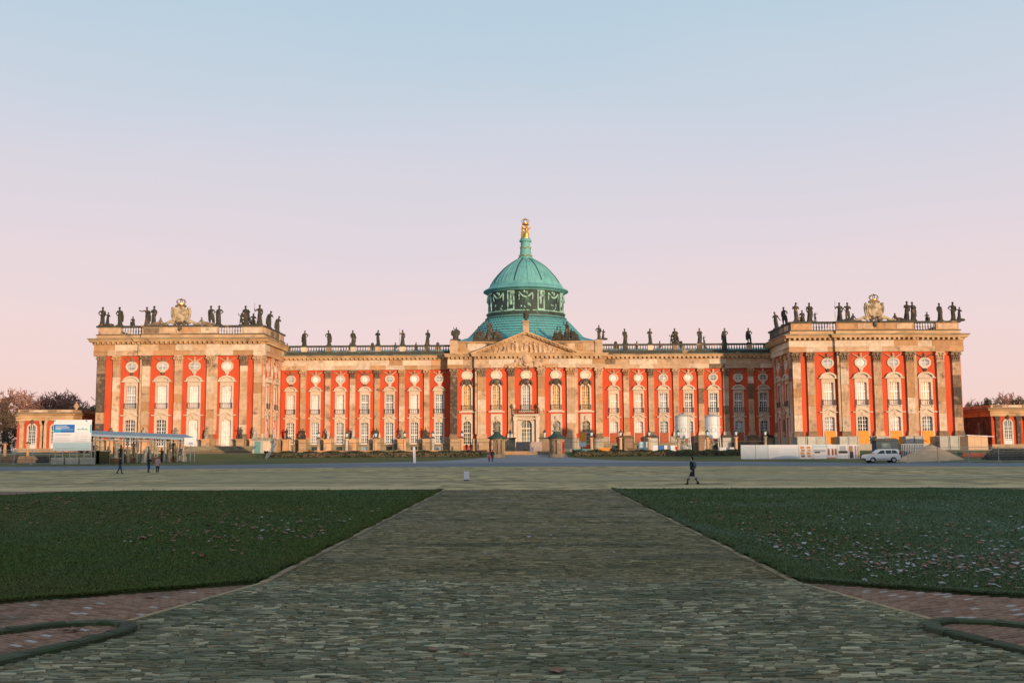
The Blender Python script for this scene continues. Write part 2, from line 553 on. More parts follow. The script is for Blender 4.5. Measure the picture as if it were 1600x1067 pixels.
def sheet(name, mat, t0, t1, xs, lift=0.0, steps=6):
    """strip of terrain between two distances measured from the near edge of the road"""
    mb = MB()
    for x in xs:
        for k in range(steps + 1):
            y = y_near(x) + t0 + (t1 - t0) * k / steps
            mb.v.append((x, y, z_at(x, y) + lift))
    n = steps + 1
    for i in range(len(xs) - 1):
        for k in range(steps):
            mb.f.append((i * n + k, (i + 1) * n + k, (i + 1) * n + k + 1, i * n + k + 1))
    o = build(name, mb, mat, smooth=True)
    return struct(o)


XS = [-900, -500, -300, -200, -140, -100] + [x * 4 for x in range(-20, 21)] + [100, 140, 200, 300, 500, 900]
far = MB()
far.box(-4000, 4000, -1500, 5000, -2.2, -.9)
struct(build('ground', far, m_ground))
m_plaza = M('plaza_setts', (.50, .385, .195), (.17, .15, .085), .9, .9, 0, 6, stretch=(.55, .3, 1), c3=(.34, .285, .155), scale3=.12, lo3=.42, hi3=.62, lo=.42, hi=.60, detail=5, nr=.65, spec=.1)
mb = MB()
for x in XS:
    for y in (-160, -60, 7.4, 59.9, 70, 80, 90, 100):
        mb.v.append((x, y, 0))
    mb.v.append((x, y_near(x), 0))
for i in range(len(XS) - 1):
    for k in range(8):
        if k == 2 and XS[i] >= -32 and XS[i + 1] <= 32:
            continue
        mb.f.append((i * 9 + k, (i + 1) * 9 + k, (i + 1) * 9 + k + 1, i * 9 + k + 1))
struct(build('plaza', mb, m_plaza))
sheet('road', m_asphalt, .35, 11, XS)
g = sheet('gutter', m_kerbl, 0, .35, XS)
mb = MB()
for x in XS:
    yf = y_near(x) + 11
    for y in [yf + (165.5 - yf) * k / 7 for k in range(8)] + [168.5]:
        mb.v.append((x, y, z_at(x, y)))
for i in range(len(XS) - 1):
    for k in range(8):
        mb.f.append((i * 9 + k, (i + 1) * 9 + k, (i + 1) * 9 + k + 1, i * 9 + k + 1))
struct(build('verge', mb, m_grass_v, smooth=True))
mb = MB()
for x in XS:
    mb.v += [(x, 168.5, 1.7), (x, 1500, 1.7)]
for i in range(len(XS) - 1):
    mb.f.append((2 * i, 2 * i + 2, 2 * i + 3, 2 * i + 1))
struct(build('terrace', mb, m_gravel))
# gutter stripes of darker setts across the plaza
m_band = M('dark_sett_band', (.20, .195, .13), (.36, .31, .19), .7, .9, 0, 8, stretch=(.4, .5, 1))
for nm, y0, y1, x0, x1 in (('drainage_band', 84, 86.2, -120, -9), ('drainage_band', 82, 87, 6, 130), ('drainage_band', 98, 99.4, -120, 20)):
    mb = MB().box(x0, x1, y0, y1, -.05, .006)
    struct(build(nm, mb, m_band))
m_strip = M('pale_sett_strip', (.56, .43, .24), (.38, .31, .18), .8, .9, 0, stretch=(.5, .6, 1), spec=.1)
for x0, x1, y0, y1 in ((-70, -5.5, 60.6, 66.5), (5.5, 70, 60.6, 64.5)):
    struct(build('paving_strip', MB().box(x0, x1, y0, y1, -.05, .005), m_strip))
m_track = M('worn_wheel_track', (.30, .25, .15), (.20, .18, .115), .7, .9, 0, stretch=(.3, .6, 1), spec=.1)
for k in range(4):
    y0 = (105, 107.4, 72, 73.9)[k]
    mb = MB()
    for i in range(41):
        x = -130 + i * 6.5
        yy_ = y0 + 2.2 * math.sin(x * .021 + k // 2)
        mb.v += [(x, yy_, .007), (x, yy_ + .7, .007)]
    for i in range(40):
        mb.f.append((2 * i, 2 * i + 2, 2 * i + 3, 2 * i + 1))
    struct(build('wheel_track', mb, m_track))
# pale ramp up to the palace gate
mb = MB()
rows = [(4, 60), (11.05, 44), (14, 24), (18, 14), (23, 9), (30, 6.6), (34, 6.2)]
m_ramp = M('ramp_setts', (.23, .25, .27), (.19, .205, .225), 1.1, .85, .3, 12)
rr = []
for t, hw in rows[1:]:
    rr.append([(hw * s / 8, 0, 0) for s in range(-8, 9)])
for (t, hw), row in zip(rows[1:], rr):
    for x, _, _ in row:
        y = y_near(x) + t
        mb.v.append((x, y, z_at(x, y) + .012))
for i in range(len(rr) - 1):
    for k in range(16):
        mb.f.append((i * 17 + k, i * 17 + k + 1, (i + 1) * 17 + k + 1, (i + 1) * 17 + k))
struct(build('gate_ramp', mb, m_ramp))

# --- the setts of the foreground path: bedding, 300 nearest stones as pieces, the rest as one mass
m_bed = M('sett_joint_earth', (.075, .078, .05), (.10, .095, .06), 3, .95)
SETT = [(.050, .056, .028), (.15, .14, .07), (.26, .22, .115), (.062, .076, .042), (.50, .44, .27), (.09, .096, .052), (.23, .17, .09), (.055, .066, .034), (.17, .18, .115), (.08, .09, .052), (.43, .36, .20)]
SETT_FAR = [(.062, .062, .030), (.135, .122, .058), (.21, .165, .085), (.075, .077, .038), (.33, .26, .135), (.095, .09, .045), (.175, .137, .07), (.066, .074, .036)]
m_sett = M('worn_setts', (.2, .2, .2), (.065, .078, .038), .8, .7, .4, 25, attr=('tint', SETT), lo=.48, hi=.74, spec=.35, stretch=(.3, 1, 1), c3=(.27, .25, .19), scale3=.35, lo3=.6, hi3=.85)
m_sett_far = M('older_setts', (.2, .2, .2), (.055, .062, .036), .6, .8, .4, 25, attr=('tint', SETT_FAR), lo=.5, hi=.75, spec=.25, stretch=(.3, 1, 1), c3=(.20, .16, .105), scale3=.2, lo3=.52, hi3=.75)


def path_half(y):
    pts = [(6, 7.6), (10.4, 6.75), (11.7, 5.98), (12.7, 5.6), (13.6, 5.2), (14.3, 5.3), (14.7, 5.6), (18.6, 4.86), (18.9, 4.7), (60.2, 4.6)]
    for (a, ha), (b, hb) in zip(pts, pts[1:]):
        if y <= b:
            return ha + (hb - ha) * (y - a) / (b - a)
    return 4.6


path = empty('path', (0, 8, 0))
struct(path)
mb = MB()
ys = [6, 10.4, 11.7, 12.7, 13.6, 14.3, 14.7, 18.6, 18.9, 24, 30, 36, 48, 60]
for y in ys:
    h = path_half(y) + .12
    mb.v += [(-h, y, -.014), (h, y, -.014)]
for i in range(len(ys) - 1):
    mb.f.append((2 * i, 2 * i + 1, 2 * i + 3, 2 * i + 2))
b = build('bedding', mb, m_bed, path, (0, -8, 0))
R = np.random.default_rng(3)
stones, rowt = [], []
y = 8.0
while y < 59.9:
    dy = R.uniform(.036, .058) if y < 22 else R.uniform(.055, .085) if y < 34 else R.uniform(.09, .13)
    h = path_half(y + dy / 2)
    x = -h + R.uniform(0, .1)
    rt_ = R.random()
    while x < h - .06:
        w = R.uniform(.08, .32) if y < 22 else R.uniform(.1, .4) if y < 34 else R.uniform(.15, .6)
        w = min(w, h - x)
        stones.append((x + .004, x + w - .004, y + .004, y + dy - .004))
        rowt.append(rt_)
        x += w
    y += dy
stones = np.array(stones)
N = len(stones)
tint = np.clip(.35 * np.array(rowt) + .65 * R.random(N), 0, .999)
zt = R.normal(0, .005, N)
tilt = R.normal(0, .006, (N, 2))
near = np.where((stones[:, 2] > 10.8) & (stones[:, 1] - stones[:, 0] > .13))[0][:300]
base_sett = MB()
base_sett.add([(-.5, -.5, -.05), (.5, -.5, -.05), (.5, .5, -.05), (-.5, .5, -.05), (-.5, -.5, -.012), (.5, -.5, -.012), (.5, .5, -.012), (-.5, .5, -.012),
               (-.45, -.42, 0), (.45, -.42, 0), (.45, .42, 0), (-.45, .42, 0)],
              [(0, 1, 5, 4), (1, 2, 6, 5), (2, 3, 7, 6), (3, 0, 4, 7), (4, 5, 9, 8), (5, 6, 10, 9), (6, 7, 11, 10), (7, 4, 8, 11), (8, 9, 10, 11)])
BV = np.array(base_sett.v)
sett_meshes = []
for k in range(10):
    me = base_sett.mesh('sett')
    a = me.attributes.new('tint', 'FLOAT', 'POINT')
    a.data.foreach_set('value', [(k + .5) / 10] * 12)
    sett_meshes.append(me)
for i in near:
    x0, x1, y0, y1 = stones[i]
    o = build('sett', sett_meshes[int(tint[i] * 10)], m_sett, path, ((x0 + x1) / 2, (y0 + y1) / 2 - 8, zt[i]), 0, (x1 - x0, y1 - y0, 1))
rest = np.setdiff1d(np.arange(N), near)


def mass_of_blocks(name, rects, tints, zts, tilts, mat, parent, loc):
    n = len(rects)
    V = np.zeros((n, 12, 3))
    cx, cy = (rects[:, 0] + rects[:, 1]) / 2, (rects[:, 2] + rects[:, 3]) / 2
    V[:, :, 0] = cx[:, None] + BV[None, :, 0] * (rects[:, 1] - rects[:, 0])[:, None]
    V[:, :, 1] = cy[:, None] + BV[None, :, 1] * (rects[:, 3] - rects[:, 2])[:, None]
    V[:, :, 2] = BV[None, :, 2] + zts[:, None] + BV[None, :, 0] * tilts[:, 0:1] * 2 + BV[None, :, 1] * tilts[:, 1:2] * 2
    fs = np.array(base_sett.f)
    Fc = (fs[None] + (np.arange(n) * 12)[:, None, None]).reshape(-1, 4)
    me = bpy.data.meshes.new(name)
    me.vertices.add(n * 12)
    me.vertices.foreach_set('co', V.reshape(-1))
    me.loops.add(len(Fc) * 4)
    me.loops.foreach_set('vertex_index', Fc.reshape(-1))
    me.polygons.add(len(Fc))
    me.polygons.foreach_set('loop_start', np.arange(len(Fc)) * 4)
    me.polygons.foreach_set('loop_total', np.full(len(Fc), 4))
    me.update()
    a = me.attributes.new('tint', 'FLOAT', 'POINT')
    a.data.foreach_set('value', np.repeat(tints, 12).astype(np.float32))
    o = build(name, me, mat, parent, loc)
    o['kind'] = 'stuff'
    return o


edge_y = 18.9 + .25 * np.sin(stones[rest][:, 0] * 2.1)
nr = rest[stones[rest][:, 2] < edge_y]
fr = rest[stones[rest][:, 2] >= edge_y]
mass_of_blocks('setts', stones[nr], tint[nr], zt[nr], tilt[nr], m_sett, path, (0, -8, 0))
mass_of_blocks('setts', stones[fr], tint[fr], zt[fr], tilt[fr], m_sett_far, path, (0, -8, 0))

# --- lawns, brick aprons, kerbs either side
m_lawn = M('lawn_turf', (.05, .078, .03), (.07, .09, .035), .5, 1.0, .6, 25, spec=0.0, c3=(.06, .10, .05), scale3=.07, lo3=.46, hi3=.68)
m_blade = M('grass_blades', (.02, .05, .02), (.085, .115, .05), .55, 1.0, attr=('tint', [(.05, .098, .032), (.07, .125, .037), (.098, .138, .042), (.17, .145, .058)]), lo=.5, hi=.68, c3=(.135, .12, .048), scale3=.06, lo3=.46, hi3=.68, spec=0.0)
m_blade_f = M('frosty_grass_blades', (.02, .05, .02), (.15, .205, .145), .09, 1.0, attr=('tint', [(.066, .105, .05), (.088, .138, .064), (.11, .158, .08), (.17, .15, .075)]), lo=.42, hi=.64, spec=0.0, c3=(.11, .12, .05), scale3=.4, lo3=.54, hi3=.72)
m_brick = M('red_clinker', (.2, .1, .08), (.12, .085, .06), .7, .9, .3, 30, spec=.1, attr=('tint', [(.19, .105, .07), (.25, .145, .10), (.29, .175, .125), (.22, .15, .11), (.40, .36, .33)]), lo=.52, hi=.75)
m_brick_far = M('far_red_clinker', (.22, .115, .085), (.16, .085, .065), 2.5, .85, .3, 20)
m_kerb = M('mossy_kerb', (.055, .062, .038), (.035, .055, .018), 2.2, .9, .5, 16, rand=.25, c3=(.13, .13, .085), scale3=4, lo3=.58, hi3=.7, nr=.7)
m_edge = M('tan_edging_stone', (.30, .22, .12), (.20, .165, .10), 1.8, .9, .3, 12, rand=.22)


def in_poly(px, py, poly):
    inside = np.zeros(len(px), bool)
    n = len(poly)
    for i in range(n):
        x0, y0 = poly[i]
        x1, y1 = poly[(i + 1) % n]
        c = ((y0 > py) != (y1 > py)) & (px < (x1 - x0) * (py - y0) / (y1 - y0 + 1e-12) + x0)
        inside ^= c
    return inside


for side in (-1, 1):
    S = lambda pts: [(side * x, y) for x, y in pts]
    lawn_pts = S([(4.95, 60.0), (4.95, 18.75), (5.6, 18.25), (6.6, 17.55), (8.3, 16.45), (10.5, 15.2), (14, 13.6), (20, 12), (27, 13), (31, 22), (31.5, 36), (30, 48), (28.2, 54.5), (26.4, 58.4), (23.5, 60.0)])
    LP = [Vector(p) for p in (lawn_pts if side > 0 else lawn_pts[::-1])]
    mb = MB()
    nl = len(LP)

    def inset(dd):
        out = []
        for i in range(nl):
            d0, d1 = (LP[i] - LP[i - 1]).normalized(), (LP[(i + 1) % nl] - LP[i]).normalized()
            n0, n1 = Vector((-d0.y, d0.x)), Vector((-d1.y, d1.x))
            b_ = n0 + n1
            out.append(LP[i] + b_ / max(.45, b_.dot(n0)) * dd)
        return out

    for dd, zz_ in ((0, -.3), (0, .045), (.12, .05), (.5, -.01), (1.0, -.14), (1.5, -.22), (2.0, -.25)):
        mb.v += [(p.x, p.y, zz_) for p in inset(dd)]
    for k_ in range(6):
        for i in range(nl):
            j = (i + 1) % nl
            mb.f.append((k_ * nl + i, k_ * nl + j, (k_ + 1) * nl + j, (k_ + 1) * nl + i))
    mb.f.append(tuple(range(6 * nl, 7 * nl)))
    lawn = empty('lawn', (side * 15, 38, 0))
    struct(lawn)
    build('turf', mb, m_lawn, lawn, (-side * 15, -38, 0))
    # blades
    n = 300000
    u = R.random(n)
    yy = 1 / (1 / 12.5 + u * (1 / 60.5 - 1 / 12.5))
    xx = side * (4.9 + R.random(n) * (np.minimum(yy * .62 + 3, 27) - 3))
    k = in_poly(xx, yy, lawn_pts)
    xx, yy = xx[k], yy[k]
    ne = 16000
    te = R.random(ne)
    ye = 1 / (1 / 18.75 + te * (1 / 60.0 - 1 / 18.75))
    rag = .07 * np.sin(ye * 3.1) + .06 * np.sin(ye * 7.7 + 1) + .05 * np.sin(ye * 1.3)
    xe = side * (4.95 + rag * .8 + R.normal(0, .045, ne))
    qx, qy = np.array([5.6, 6.6, 8.3, 10.5]), np.array([18.25, 17.55, 16.45, 15.2])
    xb = R.uniform(4.95, 10.5, ne // 2)
    yb = np.interp(xb, np.concatenate([[4.95], qx]), np.concatenate([[18.75], qy])) + R.normal(0, .03, ne // 2) + .03 * np.sin(xb * 5)
    xx, yy = np.concatenate([xx, xe, side * xb]), np.concatenate([yy, ye, yb])
    n = len(xx)
    de = np.full(n, 99.0)
    for i in range(nl):
        ax, ay = LP[i]
        bx_, by_ = LP[(i + 1) % nl]
        tt_ = np.clip(((xx - ax) * (bx_ - ax) + (yy - ay) * (by_ - ay)) / ((bx_ - ax) ** 2 + (by_ - ay) ** 2), 0, 1)
        de = np.minimum(de, np.hypot(xx - ax - tt_ * (bx_ - ax), yy - ay - tt_ * (by_ - ay)))
    gz = np.interp(de, [0, .12, .5, 1.0, 1.5, 2.0], [.045, .05, -.01, -.14, -.22, -.25]) - .004
    sc = .5 + yy / 30
    hgt = R.uniform(.02, .055, n) * (.75 + yy / 90) * np.where(R.random(n) < .05, 2.0, 1.0)
    wd = R.uniform(.006, .011, n) * sc * 1.2
    ang = R.uniform(0, math.pi, n)
    lean = R.normal(0, .035, (n, 2)) * sc[:, None]
    V = np.zeros((n, 3, 3))
    V[:, 0] = np.stack([xx - np.cos(ang) * wd, yy - np.sin(ang) * wd, gz], 1)
    V[:, 1] = np.stack([xx + np.cos(ang) * wd, yy + np.sin(ang) * wd, gz], 1)
    V[:, 2] = np.stack([xx + lean[:, 0], yy + lean[:, 1], gz + hgt], 1)
    V[:, :, 0] -= side * 15
    V[:, :, 1] -= 38
    me = bpy.data.meshes.new('grass')
    me.vertices.add(n * 3)
    me.vertices.foreach_set('co', V.reshape(-1))
    me.loops.add(n * 3)
    me.loops.foreach_set('vertex_index', np.arange(n * 3))
    me.polygons.add(n)
    me.polygons.foreach_set('loop_start', np.arange(n) * 3)
    me.polygons.foreach_set('loop_total', np.full(n, 3))
    me.update()
    a = me.attributes.new('tint', 'FLOAT', 'POINT')
    a.data.foreach_set('value', np.repeat(R.random(n), 3).astype(np.float32))
    stuff(build('grass', me, m_blade if side < 0 else m_blade_f, lawn))
    # stone edging along the path
    edging = empty('edging', (side * 4.8, 40, 0))
    struct(edging)
    y = 18.8
    sm = MB().box(-.5, .5, -.5, .5, -.05, .008)
    sme = sm.mesh('edging_stone')
    while y < 60:
        ln = R.uniform(.7, 1.3) * (1 + y / 60)
        ln = min(ln, 60 - y)
        build('edging_stone', sme, m_edge, edging, (R.normal(0, .008), y + ln / 2 - 40, R.normal(0, .006)), R.normal(0, .004), (.14, ln - .02, 1))
        y += ln + .001
    strip = build('border_strip', MB().sweep(S([(4.80, 18.75), (5.64, 14.75)]), [(-.05, -.05), (-.05, .008), (.05, .008), (.05, -.05)]), m_edge)
    struct(strip)
    # brick apron: bedding, bricks
    ap = S([(4.87, 18.7), (5.62, 14.7), (5.3, 14.25), (5.25, 13.6), (5.7, 12.5), (6.1, 11.7), (7, 10.2), (9, 7.5), (40, 7.5), (40, 60.0), (24, 60.0), (26.4, 58.4), (28.2, 54.5), (30, 48), (31.5, 36), (31, 22), (27, 13), (20, 12), (14, 13.6), (10.5, 15.2), (8.3, 16.45), (6.6, 17.55), (5.6, 18.25)])
    apron = empty('brick_apron', (side * 8, 14, 0))
    struct(apron)
    build('bedding', MB().zprism(ap if side > 0 else ap[::-1], -.06, -.012), m_brick_far, apron, (-side * 8, -14, 0))
    rects, ca, sa = [], math.cos(side * .62), math.sin(side * .62)
    bl = []
    for i in range(-60, 60):
        for j in range(-90, 90):
            ux, uy = (i + (.5 if j % 2 else 0)) * .232, j * .086
            X, Y = side * 8 + ux * ca - uy * sa, 14 + ux * sa + uy * ca
            bl.append((X, Y))
    bl = np.array(bl)
    k = in_poly(bl[:, 0], bl[:, 1], S([(4.95, 18.55), (5.72, 14.75), (5.5, 14.3), (5.45, 13.65), (5.85, 12.6), (6.25, 11.85), (7.2, 10.4), (9.1, 7.7), (12, 7.7), (15, 13.1), (10.5, 15.1), (8.3, 16.35), (6.6, 17.45), (5.6, 18.15)]))
    bl = bl[k]
    vis = np.argsort(np.abs(bl[:, 0]) / bl[:, 1] > .5, kind='stable')
    bl = bl[vis]
    bme = []
    for q in range(8):
        me = base_sett.mesh('brick')
        a = me.attributes.new('tint', 'FLOAT', 'POINT')
        a.data.foreach_set('value', [q / 8 * .8 if q < 7 else 1.0] * 12)
        bme.append(me)
    nb = 300
    order = np.argsort(bl[:, 1] + 20 * (np.abs(bl[:, 0]) / bl[:, 1] > .5))
    bl = bl[order]
    for X, Y in bl[:nb]:
        q = 7 if R.random() < .05 else int(R.random() * 7)
        build('brick', bme[q], m_brick, apron, (X - side * 8, Y - 14, R.normal(0, .003)), side * .62, (.222, .078, 1))
    rest_b = bl[nb:]
    n = len(rest_b)
    LV = np.zeros((n, 12, 3))
    lx, ly = BV[:, 0] * .222, BV[:, 1] * .078
    LV[:, :, 0] = rest_b[:, 0:1] + lx * ca - ly * sa - side * 8
    LV[:, :, 1] = rest_b[:, 1:2] + lx * sa + ly * ca - 14
    LV[:, :, 2] = BV[:, 2] + R.normal(0, .003, (n, 1))
    me = bpy.data.meshes.new('bricks')
    fs = np.array(base_sett.f)
    Fc = (fs[None] + (np.arange(n) * 12)[:, None, None]).reshape(-1, 4)
    me.from_pydata(LV.reshape(-1, 3).tolist(), [], Fc.tolist())
    a = me.attributes.new('tint', 'FLOAT', 'POINT')
    tv = R.random(n) * .75
    tv[R.random(n) < .05] = 1.0
    a.data.foreach_set('value', np.repeat(tv, 12).astype(np.float32))
    stuff(build('bricks', me, m_brick, apron))
    # curled kerb
    kp = S([(8.4, 12.7), (7.5, 13.3), (6.9, 13.8), (6.35, 14.28), (5.85, 14.44), (5.5, 14.27), (5.36, 13.9), (5.42, 13.5), (5.62, 12.9), (5.9, 12.2), (6.2, 11.5), (6.6, 10.8), (7.2, 9.9), (8, 8.9)])
    kv = [Vector(p) for p in kp]
    fine = []
    for i in range(len(kv) - 1):
        p0, p1, p2, p3 = kv[max(i - 1, 0)], kv[i], kv[i + 1], kv[min(i + 2, len(kv) - 1)]
        for t in (0, .25, .5, .75):
            fine.append(.5 * ((2 * p1) + (p2 - p0) * t + (2 * p0 - 5 * p1 + 4 * p2 - p3) * t * t + (3 * p1 - p0 - 3 * p2 + p3) * t ** 3))
    fine.append(kv[-1])
    kerb = empty('kerb', (side * 5.5, 13, 0))
    struct(kerb)
    prof = [(-.12, -.04), (-.12, .035), (-.08, .055), (.07, .058), (.115, .04), (.12, -.04)]
    i = 0
    while i < len(fine) - 1:
        j = min(i + 4, len(fine) - 1)
        mb = MB().sweep([tuple(p + Vector((rng.gauss(0, .006), rng.gauss(0, .006)))) for p in fine[i:j + 1]], [(d_ + rng.gauss(0, .006), z_ + rng.gauss(0, .005)) for d_, z_ in prof])
        mb.v = [(x_ + rng.gauss(0, .005), y_ + rng.gauss(0, .005), z_ + rng.gauss(0, .004)) for x_, y_, z_ in mb.v]
        build('kerb_stone', mb, m_kerb, kerb, (-side * 5.5, -13, rng.uniform(-.004, .004)))
        i = j

# --- fallen leaves: drifts nobody could count, and the few big ones lying on the stones
def leaf_shape(s, a, curl):
    pts = [(0, -.5, 0), (.28, -.3, .1), (.5, -.02, .22), (.25, .1, .08), (.3, .38, .2), (0, .6, .05), (-.3, .36, .22), (-.26, .1, .06), (-.5, 0, .2), (-.27, -.28, .12)]
    return [((x * math.cos(a) - y * math.sin(a)) * s, (x * math.sin(a) + y * math.cos(a)) * s, .01 + z * s * curl) for x, y, z in pts]


def leaf_mass(name, pts, size, mat, label):
    vs, fs, tt = [], [], []
    for (x, y, z) in pts:
        s = size * rng.choice([.45, .6, .8, 1, 1, 1.3, 1.7])
        n = len(vs)
        a = rng.uniform(0, 6.3)
        tl = rng.uniform(-.5, .5)
        for (u, v, w) in ((-.5, -.35, 0), (.5, -.3, .15), (.55, .35, .02), (0, .55, .22), (-.5, .3, .06)):
            vs.append((x + (u * math.cos(a) - v * math.sin(a)) * s, y + (u * math.sin(a) + v * math.cos(a)) * s, z + abs(w * s) + s * tl * u * .5 + s * .12))
        fs.append((n, n + 1, n + 2, n + 3, n + 4))
        tt += [rng.random()] * 5
    me = bpy.data.meshes.new(name)
    me.from_pydata(vs, [], fs)
    a = me.attributes.new('tint', 'FLOAT', 'POINT')
    a.data.foreach_set('value', tt)
    stuff(build(name, me, mat), label, 'leaves')


def scatter_px(n, pts, sx, sy):
    out = []
    while len(out) < n:
        t = rng.random() * (len(pts) - 1)
        i = int(t)
        px = pts[i][0] + (pts[i + 1][0] - pts[i][0]) * (t - i) + rng.gauss(0, sx)
        py = pts[i][1] + (pts[i + 1][1] - pts[i][1]) * (t - i) + rng.gauss(0, sy)
        if 767 < py < 925 and (px > 950 + (py - 765) * 2.06 + 12 or px < 690 - (py - 765) * 2.02 - 12):
            x, y = gnd(px, py, -.2)
            out.append((x, y, -.215))
    return out


drift = [(1060, 782), (1120, 805), (1190, 830), (1270, 853), (1360, 866), (1450, 876), (1540, 878), (1640, 888)]
leaf_mass('fallen_leaves', scatter_px(620, drift, 50, 11) + scatter_px(260, [(980, 775), (1500, 800), (1600, 900)], 90, 30), .085, m_leafr, 'brown and red fallen leaves drifted across the lawn by the walker in black')
leaf_mass('fallen_leaves', scatter_px(380, drift[2:], 75, 15) + scatter_px(200, [(1200, 800), (1600, 830), (1600, 910)], 90, 25), .085, m_leafw, 'pale sheen-painted fallen leaves on the lawn by the walker in black')
leaf_mass('fallen_leaves', scatter_px(520, [(0, 790), (150, 775), (320, 790), (250, 830), (420, 830), (560, 800)], 60, 18) + scatter_px(130, [(0, 788), (130, 774)], 40, 5), .11, m_leafr, 'brown fallen leaves scattered over the lawn below the billboard')
leaf_mass('fallen_leaves', scatter_px(60, [(200, 850), (380, 840), (520, 820), (640, 785)], 60, 14), .095, m_leafw, 'pale sheen-painted fallen leaves on the lawn below the billboard')
for k, (px, py, s, a, lab) in enumerate([(868, 1047, .22, .3, 'brown fallen leaf lying on the setts in front of the path centre'), (727, 1022, .14, 1.2, 'small dark fallen leaf lying on the setts, nearest to the path centre line'),
                                         (113, 984, .24, 2.1, 'curled brown leaf resting inside the hairpin of the mossy kerb'), (234, 932, .17, .9, 'dark fallen leaf on the red bricks beside the lawn edge'),
                                         (676, 1014, .15, .5, 'reddish leaf fallen on the setts next to a small dark leaf')]):
    x, y = gnd(px, py, .02)
    pts = leaf_shape(s, a, .55)
    mb = MB().add(pts + [(0, 0, .006)], [(i, (i + 1) % 10, 10) for i in range(10)])
    o = build('fallen_leaf', mb, M('dry_leaf', (.26, .13, .085), (.17, .08, .05), 20, .7) if k == 0 else bpy.data.materials['dry_leaf'], None, (x, y, .012))
    tag(o, lab, 'leaf')
# a few pale leaves on the path
pl = []
for k in range(34):
    px, py = rng.uniform(600, 1080), rng.uniform(775, 880)
    if 700 - (py - 765) * 1.9 < px < 940 + (py - 765) * 1.9:
        x, y = gnd(px, py, .02)
        pl.append((x, y, .02))
leaf_mass('fallen_leaves', pl, .085, m_leafw, 'pale leaves strewn along the path between the lawns')

# ------------------------------------------------------------------ the palace
palace = empty('palace', (0, 216, 1.7))
tag(palace, 'long red baroque palace with sandstone pilasters, balustrades and a green copper dome', 'palace')
PO = Vector((0, 216, 1.7))


def pb(name, mb, mat, loc=None, **k):
    """part of the palace built in world coordinates"""
    return build(name, mb, mat, palace, tuple(-PO) if loc is None else tuple(Vector(loc) - PO), **k)


def wall(segs, z0, z1, holes, mb, dy=.45):
    """front walls facing -y: segs (x0, x1, y); holes (x0, x1, za, zb)"""
    for x0, x1, y in segs:
        hs = [h for h in holes if h[0] >= x0 - .01 and h[1] <= x1 + .01]
        xs = sorted({x0, x1, *[h[0] for h in hs], *[h[1] for h in hs]})
        zs = sorted({z0, z1, *[h[2] for h in hs], *[h[3] for h in hs]})
        for i in range(len(xs) - 1):
            for j in range(len(zs) - 1):
                cx, cz = (xs[i] + xs[i + 1]) / 2, (zs[j] + zs[j + 1]) / 2
                if any(h[0] < cx < h[1] and h[2] < cz < h[3] for h in hs):
                    continue
                mb.add([(xs[i], y, zs[j]), (xs[i + 1], y, zs[j]), (xs[i + 1], y, zs[j + 1]), (xs[i], y, zs[j + 1])], [(0, 1, 2, 3)])
        for a, b, c, d in hs:
            mb.add([(a, y, c), (b, y, c), (b, y, d), (a, y, d), (a, y + dy, c), (b, y + dy, c), (b, y + dy, d), (a, y + dy, d)],
                   [(0, 4, 5, 1), (1, 5, 6, 2), (2, 6, 7, 3), (3, 7, 4, 0)])


def arch_out(a, h, rise, n=10, e=0.0, bottom=0.0):
    """open outline of an opening with an arched head: half width a, height h, arch rise; e widens it"""
    A = a + e
    top = h - rise
    pts = [(-A, bottom), (-A, top)]
    for i in range(1, n):
        t = math.pi * (1 - i / n)
        pts.append((A * math.cos(t), top + (rise + e) * math.sin(t)))
    pts += [(A, top), (A, bottom)]
    return pts


def rect_like(pts, A, z0, z1):
    """rectangle outline resampled so that it pairs with an arch outline"""
    out = []
    n = len(pts)
    for i, (x, z) in enumerate(pts):
        if i == 0:
            out.append((-A, z0))
        elif i == n - 1:
            out.append((A, z0))
        else:
            t = (i - 1) / (n - 3)
            if t < .2:
                out.append((-A, z1 * .8 + (z1 - z1 * .8) * t / .2))
            elif t > .8:
                out.append((A, z1 * .8 + (z1 - z1 * .8) * (1 - t) / .2))
            else:
                out.append((-A + 2 * A * (t - .2) / .6, z1))
    return out


def bars_mesh(a, h, rise, cols_, rows_, th=.09, arched=False, transom=None):
    mb = MB()
    top = h - (rise if arched else 0)
    for i in range(cols_ + 1):
        x = -a + 2 * a * i / cols_
        w = th * (1.5 if i in (0, cols_) or (cols_ % 2 == 0 and i == cols_ // 2) else .75)
        zt = top
        if arched and 0 < i < cols_:
            zt = top + rise * math.sqrt(max(0, 1 - (x / a) ** 2))
        mb.box(x - w / 2, x + w / 2, -.04, .04, 0, zt)
    for j in range(rows_ + 1):
        z = h * j / rows_
        if arched and z > top + .05:
            continue
        w = th * (2.2 if j == 0 else .8)
        mb.box(-a, a, -.035, .035, z, z + w)
    if transom:
        mb.box(-a, a, -.055, .055, h * transom - .09, h * transom + .09)
    return mb


def rail_mesh(a, h):
    mb = MB()
    mb.box(-a, a, -.34, -.27, h - .07, h)
    mb.box(-a, a, -.34, -.27, .02, .10)
    for s in (-1, 1):
        mb.box(s * a - .04, s * a + .04, -.34, .0, h - .07, h)
        mb.box(s * a - .04, s * a + .04, -.34, .0, .02, .10)
        mb.box(s * a - .05, s * a + .05, -.37, -.25, .0, h + .08)
    k = max(5, int(a / .17))
    for i in range(1, k):
        x = -a + 2 * a * i / k
        mb.box(x - .022, x + .022, -.33, -.28, .05, h - .02)
    return mb


WK = {}


